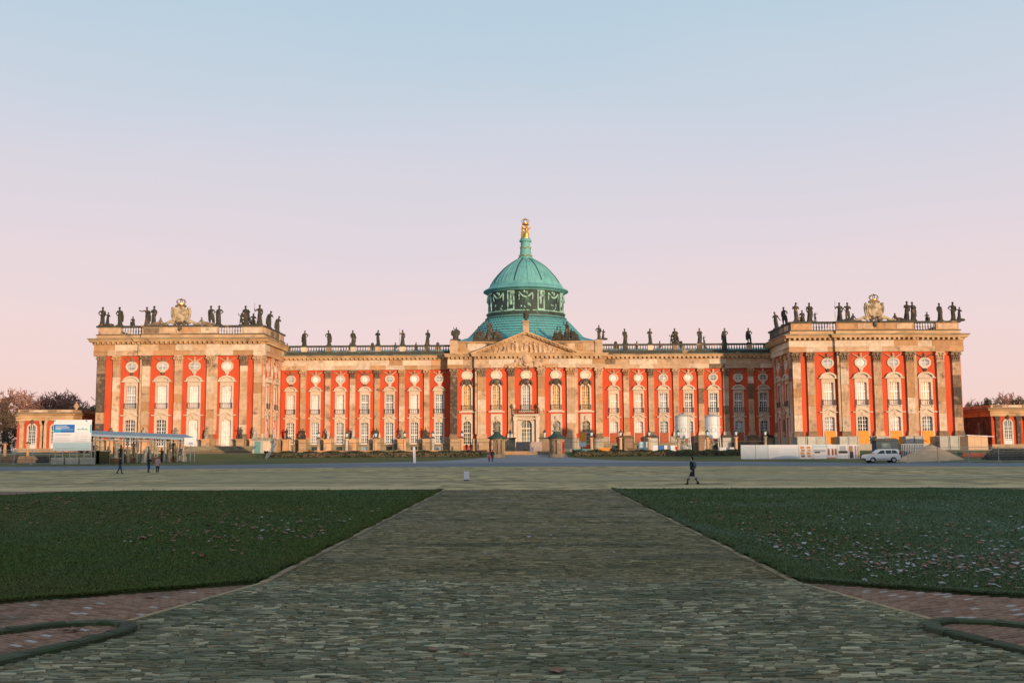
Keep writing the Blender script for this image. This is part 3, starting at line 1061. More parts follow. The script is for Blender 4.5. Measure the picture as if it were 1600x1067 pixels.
def window_kit(key):
    """shared meshes of one kind of window; origin at the middle of the foot of the opening, front towards -y"""
    if key in WK:
        return WK[key]
    d = {}
    if key in ('wing_up', 'range_up'):
        a, h, fw, hw, rise, rail = (.97, 4.45, 1.33, 1.9, 1.1, 1.05) if key == 'wing_up' else (.80, 4.05, 1.12, 1.5, .9, 1.0)
        inn = [(-a, 0), (-a, h), (a, h), (a, 0)]
        out = [(-fw, -.35), (-fw, h + .75), (fw, h + .75), (fw, -.35)]
        mb = MB().strip(inn, out, -.14, .02)
        mb.box(-fw, fw, -.2, .02, -1.2 if key == 'wing_up' else -.95, -.09)
        mb.box(-fw - .08, fw + .08, -.42, .02, -.1, -.002)
        for s in (-1, 1):
            mb.box(s * (fw - .25) - .14, s * (fw - .25) + .14, -.36, .02, -.42, -.1)
        d['surround'] = mb.mesh('window')
        z = h + .76
        mb = MB().box(-hw, hw, -.55, .02, z, z + .17)
        n = 12
        o1 = [(-hw * .86 * math.cos(math.pi * i / n), z + .16 + rise * .98 * math.sin(math.pi * i / n)) for i in range(n + 1)]
        i1 = [(-hw * .66 * math.cos(math.pi * i / n), z + .16 + rise * .70 * math.sin(math.pi * i / n)) for i in range(n + 1)]
        mb.strip(i1, o1, -.48, .02)
        mb.prism(i1, -.12, .02)
        d['hood'] = mb.mesh('hood')
        d['bars'] = bars_mesh(a, h, 0, 4, 7, transom=.62).mesh('glazing_bars')
        d['pane'] = MB().box(-a - .02, a + .02, -.01, .01, 0, h + .02).mesh('pane')
        d['railing'] = rail_mesh(a + .18, rail).mesh('railing')
        d['hole'] = (a, 0, h)
    elif key in ('wing_low', 'range_low'):
        a, h, fw, hw, foot = (.97, 5.2, 1.36, 1.9, 0) if key == 'wing_low' else (.80, 4.55, 1.12, 1.5, 0)
        inn = arch_out(a, h, .28)
        out = rect_like(inn, fw, 0, h + .75)
        d['surround'] = MB().strip(inn, out, -.13, .02).mesh('window')
        z = h + .76
        n = 14
        lo = []
        for i in range(n + 1):
            x = -hw + 2 * hw * i / n
            q = abs(x) / hw
            lo.append((x, z + (.26 * (1 + math.cos(math.pi * min(1, q / .62))) if q < .62 else 0)))
        mb = MB().strip(lo, [(x, zz + .2) for x, zz in lo], -.45, .02)
        mid_ = [p_ for p_ in lo if abs(p_[0]) <= hw * .63]
        mb.prism([(mid_[0][0], h + .6)] + mid_ + [(mid_[-1][0], h + .6)], -.125, .02)
        mb.ball((0, -.14, h + .45), .3, 1.1, .6, .8, 8, 5)
        mb.box(-.55, .55, -.2, 0, h + .28, h + .42)
        d['hood'] = mb.mesh('hood')
        d['bars'] = bars_mesh(a, h, .28, 4, 7, arched=True, transom=.42).mesh('glazing_bars')
        d['pane'] = MB().prism(arch_out(a, h, .28, e=.02), -.01, .01).mesh('pane')
        d['board'] = MB().cbox(-a - .1, a + .1, -.22, -.05, -.35, h * .47, .03).mesh('boarding')
        d['hole'] = (a, 0, h)
    elif key == 'hall_up':
        a, h, fw = .80, 5.2, 1.18
        inn = arch_out(a, h, a)
        out = arch_out(a, h, a, e=.36)
        mb = MB().strip(inn, out, -.16, .02)
        mb.box(-1.65, 1.65, -.5, .02, -.55, -.28)
        mb.box(-fw, fw, -.22, .02, -.28, 0)
        d['surround'] = mb.mesh('window')
        mb = MB()
        for i in range(9):
            t = math.pi * i / 8
            mb.ball((-1.1 * math.cos(t), -.25, h + .12 + .95 * math.sin(t)), .25, 1, .9, 1, 7, 5)
        mb.ball((0, -.28, h + .5), .62, 1.1, .5, .9, 9, 6)
        d['hood'] = mb.mesh('shell_crest')
        d['bars'] = bars_mesh(a, h, a, 4, 8, arched=True).mesh('glazing_bars')
        d['pane'] = MB().prism(arch_out(a, h, a, e=.02), -.01, .01).mesh('pane')
        d['railing'] = rail_mesh(a + .25, .95).mesh('railing')
        d['hole'] = (a, 0, h)
    elif key == 'hall_low':
        a, h, fw = .80, 4.9, 1.18
        inn = arch_out(a, h, a)
        out = rect_like(inn, fw, 0, h + 1.45)
        mb = MB().strip(inn, out, -.15, .02)
        d['surround'] = mb.mesh('window')
        mb = MB()
        mb.strip(arch_out(a, h, a, e=.06)[1:-1], arch_out(a, h, a, e=.3)[1:-1], -.24, -.12)
        mb.ball((0, -.25, h + .62), .42, 1, .6, 1.1, 8, 5)
        d['hood'] = mb.mesh('keystone')
        d['bars'] = bars_mesh(a, h, a, 4, 6, arched=True, transom=.5).mesh('glazing_bars')
        d['pane'] = MB().prism(arch_out(a, h, a, e=.02), -.01, .01).mesh('pane')
        d['hole'] = (a, 0, h)
    elif key == 'hall_door':
        a, h, fw = 1.1, 5.2, 1.9
        inn = arch_out(a, h, a)
        out = rect_like(inn, fw, 0, h + .75)
        d['surround'] = MB().strip(inn, out, -.3, .02).mesh('door')
        mb = MB()
        for s in (-1, 1):
            mb.box(s * 2.3 - .35, s * 2.3 + .35, -.9, .02, -.4, h - .1)
            mb.box(s * 2.3 - .45, s * 2.3 + .45, -1.0, .02, h - .1, h + .75)
        for i in range(11):
            mb.ball((-1.9 + .38 * i, -.6, h + .35 - .25 * math.sin(math.pi * i / 10)), .33, 1, .8, .9, 7, 5)
        d['hood'] = mb.mesh('brackets')
        d['bars'] = bars_mesh(a, h, a, 4, 6, th=.11, arched=True, transom=.66).mesh('glazing_bars')
        d['pane'] = MB().prism(arch_out(a, h, a, e=.02), -.01, .01).mesh('pane')
        d['hole'] = (a, 0, h)
    WK[key] = d
    return d


def add_window(key, x, y, z, rz, pane, bars=m_whitewood, board=None, stone=m_pale):
    d = window_kit(key)
    w = build('door' if key == 'hall_door' else 'window', d['surround'], stone, palace, tuple(Vector((x, y, z)) - PO), rz)
    hn = {'hall_up': 'shell_crest', 'hall_low': 'keystone', 'hall_door': 'bracket_frame'}.get(key, 'hood')
    build(hn, d['hood'], m_soot if key == 'hall_up' else m_pale, w)
    build('pane', d['pane'], pane, w, (0, .36, 0))
    build('glazing_bars', d['bars'], bars, w, (0, .27, 0))
    if 'railing' in d:
        build('railing', d['railing'], m_iron, w)
    if board:
        build('boarding', d['board'], board, w)
    return w


def oculus_kit(rx, rz_):
    n = 18
    e = lambda kx, kz, dz=0: [(kx * math.cos(2 * math.pi * i / n), kz * math.sin(2 * math.pi * i / n) + dz) for i in range(n)]
    outer = []
    for i in range(n):
        t = 2 * math.pi * i / n
        x, z = (rx + .38) * math.cos(t), (rz_ + .36) * math.sin(t)
        if z < 0:
            z *= 1 + .45 * max(0, 1 - abs(x) / (rx * .8))
        outer.append((x, z))
    mb = MB().strip(e(rx, rz_), outer, -.2, .02, True)
    ring = mb.mesh('oculus')
    pend = MB()
    zb = -rz_ - .5
    pend.prism([(-.42, zb), (-.2, zb - .5), (0, zb - .85), (.2, zb - .5), (.42, zb)], -.26, .02)
    pend.ball((0, -.2, zb - .2), .26, 1, .7, 1.1, 7, 5)
    gar = MB()
    for s in (-1, 1):
        gar.tube([(s * (rx + .75), -.16, rz_ + 1.0), (s * (rx * .72), -.22, rz_ + .42), (s * .35, -.25, rz_ + .3)], [.07, .12, .15], 7)
    gar.ball((0, -.25, rz_ + .5), .3, 1.1, .6, .8, 8, 5)
    gar.ball((0, -.25, rz_ + .95), .25, 1, .6, 1, 7, 5)
    pane = MB().prism(e(rx + .02, rz_ + .02), -.01, .01).mesh('pane')
    bars = MB()
    bars.box(-.035, .035, -.03, .03, -rz_, rz_)
    bars.box(-rx, rx, -.03, .03, -.035, .035)
    return ring, pend.mesh('pendant'), gar.mesh('garland'), pane, bars.mesh('glazing_bars')


OC = {'wing': oculus_kit(.85, .68), 'range': oculus_kit(.66, .58)}


def add_oculus(kind, x, y, z, rz, pane, dark=False):
    ring, pend, gar, pn, bars = OC[kind]
    w = build('oculus', ring, m_pale, palace, tuple(Vector((x, y, z)) - PO), rz)
    build('pendant', pend, m_pale if not dark else m_soot, w)
    build('garland', gar, m_tan if not dark else m_brown, w)
    build('pane', pn, pane, w, (0, -.06, 0))
    build('glazing_bars', bars, m_whitewood, w, (0, -.1, 0))


# pilasters: base, fluted stone blocks, leafy capital
def fluted_block(w, d):
    """unit-height block with five flutes, origin at the foot centre on the wall"""
    pr = [(-w / 2, 0), (-w / 2, -d)]
    nf = 5
    mrg = w * .07
    step = (w - 2 * mrg) / nf
    for i in range(nf):
        x0 = -w / 2 + mrg + i * step
        pr += [(x0 + step * .12, -d), (x0 + step * .3, -d + .055), (x0 + step * .7, -d + .055), (x0 + step * .88, -d)]
    pr += [(w / 2, -d), (w / 2, 0)]
    mb = MB()
    n = len(pr)
    mb.add([(x, y, 0) for x, y in pr] + [(x, y, 1) for x, y in pr], [tuple(range(n - 1, -1, -1)), tuple(range(n, 2 * n))] + [(i, i + 1, n + i + 1, n + i) for i in range(n - 1)])
    return mb.mesh('stone_block')


def capital_mesh(w, d, h):
    mb = MB()
    mb.box(-w / 2 - .06, w / 2 + .06, -d - .06, 0, 0, h * .09)
    mb.prism([(-w / 2, h * .09), (w / 2, h * .09), (w / 2 + .12, h * .84), (-w / 2 - .12, h * .84)], -d - .05, 0)
    for row, (z0, z1, k, pr_) in enumerate([(h * .1, h * .43, 4, .10), (h * .42, h * .70, 3, .18)]):
        for i in range(k):
            x = -w / 2 + w * (i + .5) / k
            hw = w / k * .36
            mb.add([(x - hw, -d - .04, z0), (x + hw, -d - .04, z0), (x + hw, -d - .08 - pr_ * .5, z1 - .08), (x - hw, -d - .08 - pr_ * .5, z1 - .08),
                    (x - hw * .8, -d - .14 - pr_, z1), (x + hw * .8, -d - .14 - pr_, z1), (x + hw * .5, -d - .16 - pr_, z1 - .2), (x - hw * .5, -d - .16 - pr_, z1 - .2)],
                   [(0, 1, 2, 3), (3, 2, 5, 4), (4, 5, 6, 7), (0, 3, 4, 7), (1, 6, 5, 2), (0, 7, 6, 1)])
    for s in (-1, 1):
        mb.tube([(s * (w / 2 + .06), -d - .28, h * .74), (s * (w / 2 + .06), -d + .1, h * .74)], h * .115, 8)
    mb.tube([(0, -d - .26, h * .80), (0, -d + .05, h * .80)], h * .10, 8)
    mb.box(-w / 2 - .14, w / 2 + .14, -d - .22, 0, h * .86, h)
    return mb.mesh('capital')


def base_mesh(w, d, h):
    mb = MB()
    for e, z0, z1 in ((.22, 0, .38), (.17, .38, .52), (.2, .52, .70), (.08, .70, .80), (.13, .80, 1.0)):
        mb.box(-w / 2 - e, w / 2 + e, -d - e, 0, z0 * h, z1 * h)
    return mb.mesh('base')


PK = {}
STONES = [m_tan] * 9 + [m_cream] * 3 + [m_ochre] * 2


def add_pilaster(x, y, z0, z1, z2, w, rz=0.0, mood=None, back=0.0, d=.46, basem=None, sgn=1):
    """base from z0, shaft to z1, capital to z2"""
    key = (round(w, 2), round(d, 2), round(z2 - z1, 2))
    if key not in PK:
        PK[key] = (fluted_block(w, d), capital_mesh(w, d, z2 - z1), base_mesh(w, d, .95))
    blk, cap, bs = PK[key]
    p = empty('pilaster', tuple(Vector((x, y, z0)) - PO), rz, palace)
    build('base', bs, basem or rng.choice([m_cream, m_tan, m_brown]), p)
    build('capital', cap, m_brown if mood == 'soot' else rng.choice([m_tan, m_brown, m_brown, m_ochre]), p, (0, 0, z1 - z0))
    if back:
        build('shaft_return', MB().box(-w / 2 - .55 if sgn < 0 else w / 2 - .1, -w / 2 + .1 if sgn < 0 else w / 2 + .55, -.24, 0, .95, z2 - z0 - .1), m_tan, p)
    z = .95
    top = z1 - z0
    while z < top - .01:
        h = rng.uniform(1.5, 3.4)
        if top - z - h < 1.0:
            h = top - z
        pool = {'soot': [m_soot] * 4 + [m_brown] * 2 + [m_tan] * 2, 'painted_shade': [m_brown] * 3 + [m_tan] * 4 + [m_cream]}.get(mood, STONES)  # browner mix paints shade into the runs turned from the sun
        build('stone_block', blk, rng.choice(pool), p, (0, rng.uniform(-.015, .015), z + .008), 0, (1, 1, h - .016))
        z += h
    return p


def along(path):
    """straight runs of a plan path longer than 2 m: start, direction, outward normal, length, convex flags"""
    P = [Vector(p) for p in path]
    out = []
    for i in range(len(P) - 1):
        d = P[i + 1] - P[i]
        L = d.length
        d = d.normalized()
        nrm = Vector((d.y, -d.x))
        out.append((P[i], d, nrm, L, i == 0, i == len(P) - 2))
    return out


def entablature(path, za, zf, zc, zt, mood=None, pr=.54, over=1.5):
    runs = along(path)
    P = [Vector(p) for p in path]
    for ri, (p, d, nrm, L, first, last) in enumerate(runs):
        if L < 2:
            continue
        ang = math.atan2(d.y, d.x)
        # butt joints at the corners: runs along x reach past convex corners, runs along y stop short
        along_x = abs(d.x) > .5
        e0 = e1 = 0.0
        if not first:
            pd = (P[ri] - P[ri - 1]).normalized()
            convex = pd.cross(d) > 0 if False else (pd.x * d.y - pd.y * d.x) > 0
            e0 = (pr if convex else 0.0) if along_x else (.26 if convex else -pr)
            if not along_x:
                e0 = -.26 if convex else -pr
        if not last:
            nd = (P[ri + 2] - P[ri + 1]).normalized()
            convex = (d.x * nd.y - d.y * nd.x) > 0
            e1 = (pr if convex else 0.0) if along_x else (-.26 if convex else -pr)
        s, end = -e0, L + e1
        for (z0, z1, q, nm, pool) in ((za, zf, pr, 'architrave_block', [m_ochre, m_tan, m_ochre, m_cream, m_tan]), (zf, zc, pr - .1, 'frieze_block', [m_cream, m_tan, m_cream, m_pale, m_ochre])):
            if mood == 'painted_shade':
                pool = [m_cream, m_tan, m_brown, m_tan]  # shade painted in by browner blocks on this range
            a = s
            while a < end - .02:
                ln = rng.uniform(2.6, 4.2)
                if end - a - ln < 1.6:
                    ln = end - a
                c = p + d * (a + ln / 2)
                bm_ = MB().cbox(-ln / 2 + .006, ln / 2 - .006, -q, .25, z0 + .004, z1 - .004, .02)
                if nm == 'architrave_block':
                    bm_.box(-ln / 2 + .006, ln / 2 - .006, -q - .09, -q + .05, z1 - .22, z1 - .004)
                pb(nm, bm_, rng.choice(pool), (c.x, c.y, 0), rz=ang)
                a += ln
    h = zt - zc
    prof = [(.30, zc), (.42, zc + h * .02), (.45, zc + h * .1), (.45, zc + h * .44), (over * .8, zc + h * .42), (over * .84, zc + h * .68), (over * .9, zc + h * .74), (over * .98, zc + h * .92), (over, zc + h), (-.8, zt + .16), (-.8, zc)]
    pb('cornice', MB().sweep(path, prof), m_corn)
    mb = MB()
    for p, d, nrm, L, first, last in runs:
        if L < 2:
            continue
        k = max(1, int(L / .92))
        for i in range(k):
            c = p + d * ((i + .5) * L / k)
            for (n0, n1, z0, z1) in ((.5, over * .76, zc + h * .06, zc + h * .42),):
                q = [c - d * .2 + nrm * n0, c + d * .2 + nrm * n0, c + d * .2 + nrm * n1, c - d * .2 + nrm * n1]
                mb.zprism([(v.x, v.y) for v in q], z0, z1)
    stuff(pb('modillions', mb, m_corn))


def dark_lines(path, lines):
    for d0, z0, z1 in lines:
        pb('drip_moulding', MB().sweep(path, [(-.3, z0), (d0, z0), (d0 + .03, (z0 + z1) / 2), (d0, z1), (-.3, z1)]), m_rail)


def baluster_row(x0, x1, y, z0, z1, along_y=False, step=.52):
    mb = MB()
    L = x1 - x0
    k = max(1, int(L / step))
    h = z1 - z0
    for i in range(k):
        t = x0 + (i + .5) * L / k
        cx, cy = (y, t) if along_y else (t, y)
        mb.lathe([(.15, z0), (.15, z0 + h * .12), (.07, z0 + h * .2), (.17, z0 + h * .42), (.13, z0 + h * .6), (.06, z0 + h * .8), (.14, z0 + h * .88), (.14, z1)], 7, cx, cy)
    return stuff(pb('balusters', mb, m_balu))


def pane_pick(i, lst):
    return {'b': m_blind, 'p': m_blind_p, 'd': m_glass_d, 't': m_glass_t, 'l': m_glass_p, 'g': m_glass_sunset}[lst[i]]


# ---- the two wings
WX0, WX1, WM0, WM1, WC = 51.8, 84.6, 60.6, 75.6, 68.1
ZB, ZP = 1.7, 4.35
bays = [58.75, 65.0, 71.3, 77.6]
for side in (-1, 1):
    sx = lambda a: side * a
    walls = MB()
    holes = []
    segs = [(WX0, WM0, 200.0), (WM0, WM1, 199.45), (WM1, WX1, 200.0)]
    segs = [(min(sx(a), sx(b)), max(sx(a), sx(b)), y) for a, b, y in segs]
    for bx in bays:
        holes.append((sx(bx) - .97, sx(bx) + .97, 10.36, 14.81))
        holes.append((sx(bx) - .97, sx(bx) + .97, 3.0, 8.2))
    wall(segs, ZB, 20.75, holes, walls)
    # returns of the middle part, side walls and back
    for a in (WM0, WM1):
        walls.add([(sx(a), 199.45, ZB), (sx(a), 200, ZB), (sx(a), 200, 20.75), (sx(a), 199.45, 20.75)], [(0, 1, 2, 3)])
    for a in (WX1,):
        walls.add([(sx(a), 200, ZB), (sx(a), 244, ZB), (sx(a), 244, 20.75), (sx(a), 200, 20.75)], [(0, 1, 2, 3)])
    walls.add([(sx(WX0), 244, ZB), (sx(WX1), 244, ZB), (sx(WX1), 244, 20.75), (sx(WX0), 244, 20.75)], [(0, 1, 2, 3)])
    pb('wall', walls, m_red)
    inner = MB()
    tmp = MB()
    wall([(200, 216.0, 0)], ZB, 20.75, [(203.9 - .97, 203.9 + .97, 10.36, 14.81), (203.9 - .97, 203.9 + .97, 3.0, 8.2), (210.2 - .97, 210.2 + .97, 10.36, 14.81), (210.2 - .97, 210.2 + .97, 3.0, 8.2)], tmp)
    for v in tmp.v:
        inner.v.append((sx(WX0) + side * v[1], v[0], v[2]))
    inner.f = tmp.f
    pb('side_wall', inner, m_red)
    rt = [(sx(WX1), 240), (sx(WX1), 200), (sx(WM1), 200), (sx(WM1), 199.45), (sx(WM0), 199.45), (sx(WM0), 200), (sx(WX0), 200), (sx(WX0), 216)][::1 if side < 0 else -1]
    pmat = m_plinth if side < 0 else m_gplinth
    pb('footing', MB().sweep(rt, [(.02, ZB), (.5, ZB), (.5, 2.85), (.44, 2.95), (.02, 2.95)]), pmat)
    pe = [WX0] + [e for bx in bays for e in (bx - 1.38, bx + 1.38)] + [WX1]
    for i in range(0, len(pe), 2):
        for c0, c1, y in ((pe[i], pe[i + 1], 200.0),) if not (pe[i] < WM0 < pe[i + 1] or pe[i] < WM1 < pe[i + 1]) else ((pe[i], WM0 if pe[i] < WM0 else WM1, 200.0 if pe[i] < WM0 else 199.45), (WM0 if pe[i] < WM0 else WM1, pe[i + 1], 199.45 if pe[i] < WM0 else 200.0)):
            if WM0 <= (c0 + c1) / 2 <= WM1:
                y = 199.45
            a_, b_ = sorted((sx(c0), sx(c1)))
            pb('plinth', MB().cbox(a_, b_, y - .42, y, 2.955, ZP - .2, .04).box(a_ - .02, b_ + .02, y - .52, y, ZP - .2, ZP + .04), pmat)
    for c0, c1 in ((200.0, 202.5), (205.3, 208.8), (211.6, 216.0)):
        a_, b_ = sorted((sx(WX0) - side * .42, sx(WX0)))
        pb('plinth', MB().box(a_, b_, c0, c1, 2.955, ZP), pmat)
    ups = ('lbbb', 'pbpp')[side > 0]
    lows = ('ddbb', 'ldbt')[side > 0]
    order = bays[::-1] if side < 0 else bays
    for i, bx in enumerate(order):
        y = 199.45 if WM0 < bx < WM1 else 200.0
        add_window('wing_up', sx(bx), y, 10.36, 0, pane_pick(i, ups))
        add_window('wing_low', sx(bx), y - .0, 3.0, 0, pane_pick(i, lows), board=m_orange if side > 0 else None)
        add_oculus('wing', sx(bx), y, 18.65, 0, rng.choice([m_blind, m_glass_p, m_glass_p]), rng.random() < .4)
    rz = math.pi / 2 if side < 0 else -math.pi / 2
    for yy in (203.9, 210.2):
        add_window('wing_up', sx(WX0), yy, 10.36, rz, m_blind if side < 0 else m_glass_p)
        add_window('wing_low', sx(WX0), yy, 3.0, rz, m_blind if side < 0 else m_glass_p)
        add_oculus('wing', sx(WX0), yy, 18.65, rz, m_glass_p)
    for px_, w, y, back in ((83.55, 1.5, 200, 0), (80.5, 1.4, 200, 0), (74.45, 1.5, 199.45, 1), (68.1, 1.45, 199.45, 0), (61.75, 1.5, 199.45, 1), (55.4, 1.4, 200, 0), (52.65, 1.5, 200, 0)):
        mood = 'soot' if (px_ > 83) else None
        add_pilaster(sx(px_), y, ZP + .06, 18.7, 20.75, w, 0, mood, back, sgn=(1 if px_ > 68 else -1) * side)
    for yy, w in ((200.75, 1.3), (207.05, 1.15), (213.3, 1.15)):
        add_pilaster(sx(WX0), yy, ZP + .06, 18.7, 20.75, w, rz, None if side < 0 else 'painted_shade', d=.2)
    route = [(sx(WX1), 242), (sx(WX1), 200), (sx(WM1), 200), (sx(WM1), 199.45), (sx(WM0), 199.45), (sx(WM0), 200), (sx(WX0), 200), (sx(WX0), 217.5)]
    if side > 0:
        route = route[::-1]
    entablature(route, 20.75, 21.78, 22.98, 24.1)
    # parapet: solid blocks with sunk panels, baluster runs between, dark coping
    pb('parapet_course', MB().sweep(route, [(-.7, 24.05), (.18, 24.05), (.18, 24.95), (.08, 25.02), (-.7, 25.02)]), m_corn)
    dark_lines(route, [(.27, 24.9, 25.06), (.26, 24.16, 24.30)])
    pb('flashing', MB().sweep(route, [(.3, 24.19), (1.54, 24.02), (1.56, 24.13), (.3, 24.28)]), m_flash)
    pb('parapet_coping', MB().sweep(route, [(-.72, 26.42), (.28, 26.42), (.32, 26.6), (.26, 26.76), (-.72, 26.78)]), m_rail)
    for a0, a1, y in ((51.9, 56.0, 200), (60.55, 75.65, 199.45), (80.1, 84.5, 200)):
        mb = MB().box(min(sx(a0), sx(a1)), max(sx(a0), sx(a1)), y - .1, y + .6, 25.02, 26.42)
        blk = pb('parapet_block', mb, m_tan if side < 0 else m_ochre)
        k = max(1, round((a1 - a0) / 3.6))
        for i in range(k):
            c0, c1 = a0 + (a1 - a0) * i / k + .35, a0 + (a1 - a0) * (i + 1) / k - .35
            build('panel', MB().cbox(min(sx(c0), sx(c1)), max(sx(c0), sx(c1)), y - .16, y - .09, 25.2, 26.25, .03), rng.choice([m_cream, m_tan, m_ochre, m_brown] if side < 0 else [m_ochre, m_ochre, m_tan]), blk)
    for a0, a1 in ((56.1, 60.4), (75.8, 80.0)):
        baluster_row(min(sx(a0), sx(a1)), max(sx(a0), sx(a1)), 200.15, 25.02, 26.42)
    mb = MB().box(min(sx(WX0 + .7), sx(WX0 - .1)), max(sx(WX0 + .7), sx(WX0 - .1)), 200.65, 216.9, 25.02, 26.42)
    blk = pb('parapet_block', mb, m_tan if side < 0 else m_brown)
    for i in range(4):
        xo = sx(WX0 - .16)
        xi = sx(WX0 - .09)
        build('panel', MB().box(min(xo, xi), max(xo, xi), 201.3 + 3.9 * i, 204.4 + 3.9 * i, 25.2, 26.25), rng.choice([m_brown, m_tan, m_soot]), blk)
    pb('roof', MB().add([(sx(WX0 + .9), 201, 24.3), (sx(WX1 - .9), 201, 24.3), (sx(WX1 - .9), 243, 24.3), (sx(WX0 + .9), 243, 24.3), (sx(WX0 + 9), 209, 25.3), (sx(WX1 - 9), 209, 25.3), (sx(WX1 - 9), 235, 25.3), (sx(WX0 + 9), 235, 25.3)],
                         [(0, 1, 5, 4), (1, 2, 6, 5), (2, 3, 7, 6), (3, 0, 4, 7), (4, 5, 6, 7)]), m_copper)

# ---- the two ranges between wings and middle
RB = [18.4 + 5.235 * i for i in range(7)]
for side in (-1, 1):
    sx = lambda a: side * a
    walls = MB()
    holes = []
    for bx in RB:
        holes.append((sx(bx) - .8, sx(bx) + .8, 9.65, 13.7))
        holes.append((sx(bx) - .8, sx(bx) + .8, 3.35, 7.9))
    wall([(min(sx(15.9), sx(51.8)), max(sx(15.9), sx(51.8)), 216.0)], 3.2, 18.95, holes, walls)
    pb('wall', walls, m_red)
    bh = [(sx(bx) - .62, sx(bx) + .62, 1.95, 2.85) for bx in RB]
    bw = MB()
    wall([(min(sx(15.9), sx(51.8)), max(sx(15.9), sx(51.8)), 215.55)], 1.5, 3.22, bh, bw, .3)
    bw.box(min(sx(15.9), sx(51.8)), max(sx(15.9), sx(51.8)), 215.45, 216, 3.22, 3.34)
    pb('basement_wall', bw, m_basement)
    for i, bx in enumerate(RB):
        w = pb('basement_window', MB().box(sx(bx) - .7, sx(bx) + .7, 215.8, 215.9, 1.9, 2.9), m_glass_d if i % 3 else m_bluesheet if side < 0 else m_glass_d)
    # plinth strips between the ground-floor windows
    edges = [15.9] + [e for bx in RB for e in (bx - 1.2, bx + 1.2)] + [51.8]
    for i in range(0, len(edges), 2):
        a, b = sorted((sx(edges[i]), sx(edges[i + 1])))
        if b - a > .2:
            pb('plinth', MB().cbox(a, b, 215.72, 216, 3.345, 4.7, .05), m_plinth if side < 0 else m_gplinth)
    ups = ('tlttlbb', 'pplttdd')[side > 0]
    lows = ('tttttlt', 'bbttttd')[side > 0]
    for i, bx in enumerate(RB):
        add_window('range_up', sx(bx), 216, 9.65, 0, {'l': m_blind, 'b': m_blind}.get(ups[i], pane_pick(i, ups)) if side < 0 and ups[i] in 'lb' else pane_pick(i, ups), stone=m_pale)
        add_window('range_low', sx(bx), 216, 3.35, 0, pane_pick(i, lows), board=m_redboard if side > 0 else None)
        add_oculus('range', sx(bx), 216, 17.0, 0, rng.choice([m_blind, m_glass_p, m_glass_p]) if side < 0 or i < 4 else m_glass_t, rng.random() < .35)
    for i in range(6):
        px_ = (RB[i] + RB[i + 1]) / 2
        add_pilaster(sx(px_), 216, 4.72, 17.15, 18.95, 1.12, 0, 'painted_shade' if side > 0 and i > 2 else None, d=.4)
    route = [(sx(53), 216), (sx(15.2), 216)]
    if side > 0:
        route = route[::-1]
    entablature(route, 18.95, 19.88, 21.02, 22.0, mood='painted_shade' if side > 0 else None, pr=.48, over=1.25)
    pb('flashing', MB().sweep(route, [(.2, 22.06), (1.28, 21.93), (1.30, 22.03), (.2, 22.17)]), m_flash)
    r0, r1 = (min(p[0] for p in route), max(p[0] for p in route))
    pb('parapet_course', MB().box(r0, r1, 215.8, 216.5, 22.0, 22.85), m_rail)
    pb('parapet_coping', MB().box(r0, r1, 215.72, 216.55, 23.9, 24.22), m_rail)
    ped = [sx((RB[i] + RB[i + 1]) / 2) for i in range(6)]
    for x in ped:
        pb('parapet_pedestal', MB().cbox(x - .55, x + .55, 215.68, 216.58, 22.86, 23.89, .04), rng.choice([m_brown, m_cream, m_soot, m_tan]))
    stops = sorted(ped + [r0 + .4, r1 - .4])
    for a, b in zip(stops, stops[1:]):
        baluster_row(a + .65, b - .65, 216.15, 22.85, 23.9, step=.5)
    # copper roof, seen through the balusters; far parapet of the garden front with its pedestals
    x0, x1 = min(sx(13), sx(53)), max(sx(13), sx(53))
    pb('roof', MB().add([(x0, 217.0, 22.0), (x1, 217.0, 22.0), (x1, 220.5, 23.62), (x0, 220.5, 23.62), (x1, 236, 23.7), (x0, 236, 23.7), (x1, 239.2, 22.6), (x0, 239.2, 22.6)], [(0, 1, 2, 3), (3, 2, 4, 5), (5, 4, 6, 7)]), m_copper)
    pb('back_parapet', MB().box(x0, x1, 239.5, 240.3, 1.7, 23.3), m_rail)
    pb('back_coping', MB().box(x0, x1, 239.3, 240.4, 24.1, 24.45), m_rail)
    for i in range(7):
        bx = sx(RB[i])
        pb('parapet_pedestal', MB().box(bx - .6, bx + .6, 239.4, 240.35, 23.3, 24.1), m_brown)

# ---- the middle part with pediment
HY, HM = 213.4, 212.6
walls = MB()
HB = [-12.35, -6.2, 0, 6.2, 12.35]
holes = [(x - .8, x + .8, 10.3, 15.5) for x in HB] + [(x - .8, x + .8, 3.1, 8.0) for x in HB if x] + [(-1.1, 1.1, 3.0, 8.2)]
wall([(-15.9, -10.3, HY), (-10.3, 10.3, HM), (10.3, 15.9, HY)], 1.5, 19.0, holes, walls)
for s in (-1, 1):
    walls.add([(s * 10.3, HM, 1.5), (s * 10.3, HY, 1.5), (s * 10.3, HY, 19), (s * 10.3, HM, 19)], [(0, 1, 2, 3)])
    walls.add([(s * 15.9, HY, 1.5), (s * 15.9, 216, 1.5), (s * 15.9, 216, 19), (s * 15.9, HY, 19)], [(0, 1, 2, 3)])
pb('wall', walls, m_red)
for i, x in enumerate(HB):
    y = HM if abs(x) < 10 else HY
    add_window('hall_up', x, y, 10.3, 0, m_glass_sunset if i != 2 else m_glass_p, m_goldwood if i != 2 else m_whitewood)
    if x:
        add_window('hall_low', x, y, 3.1, 0, m_glass_d if i != 3 else m_glass_p, m_goldwood)
    add_oculus('wing', x, y, 17.5, 0, m_blind_p, i == 2)
add_window('hall_door', 0, HM, 3.0, 0, m_glass_t, m_goldwood)
bal = pb('balcony', MB().prism([(-2.7, 9.35), (2.7, 9.35), (2.5, 8.95), (-2.5, 8.95)], HM - 1.3, HM - .02), m_pale)
rl = MB()
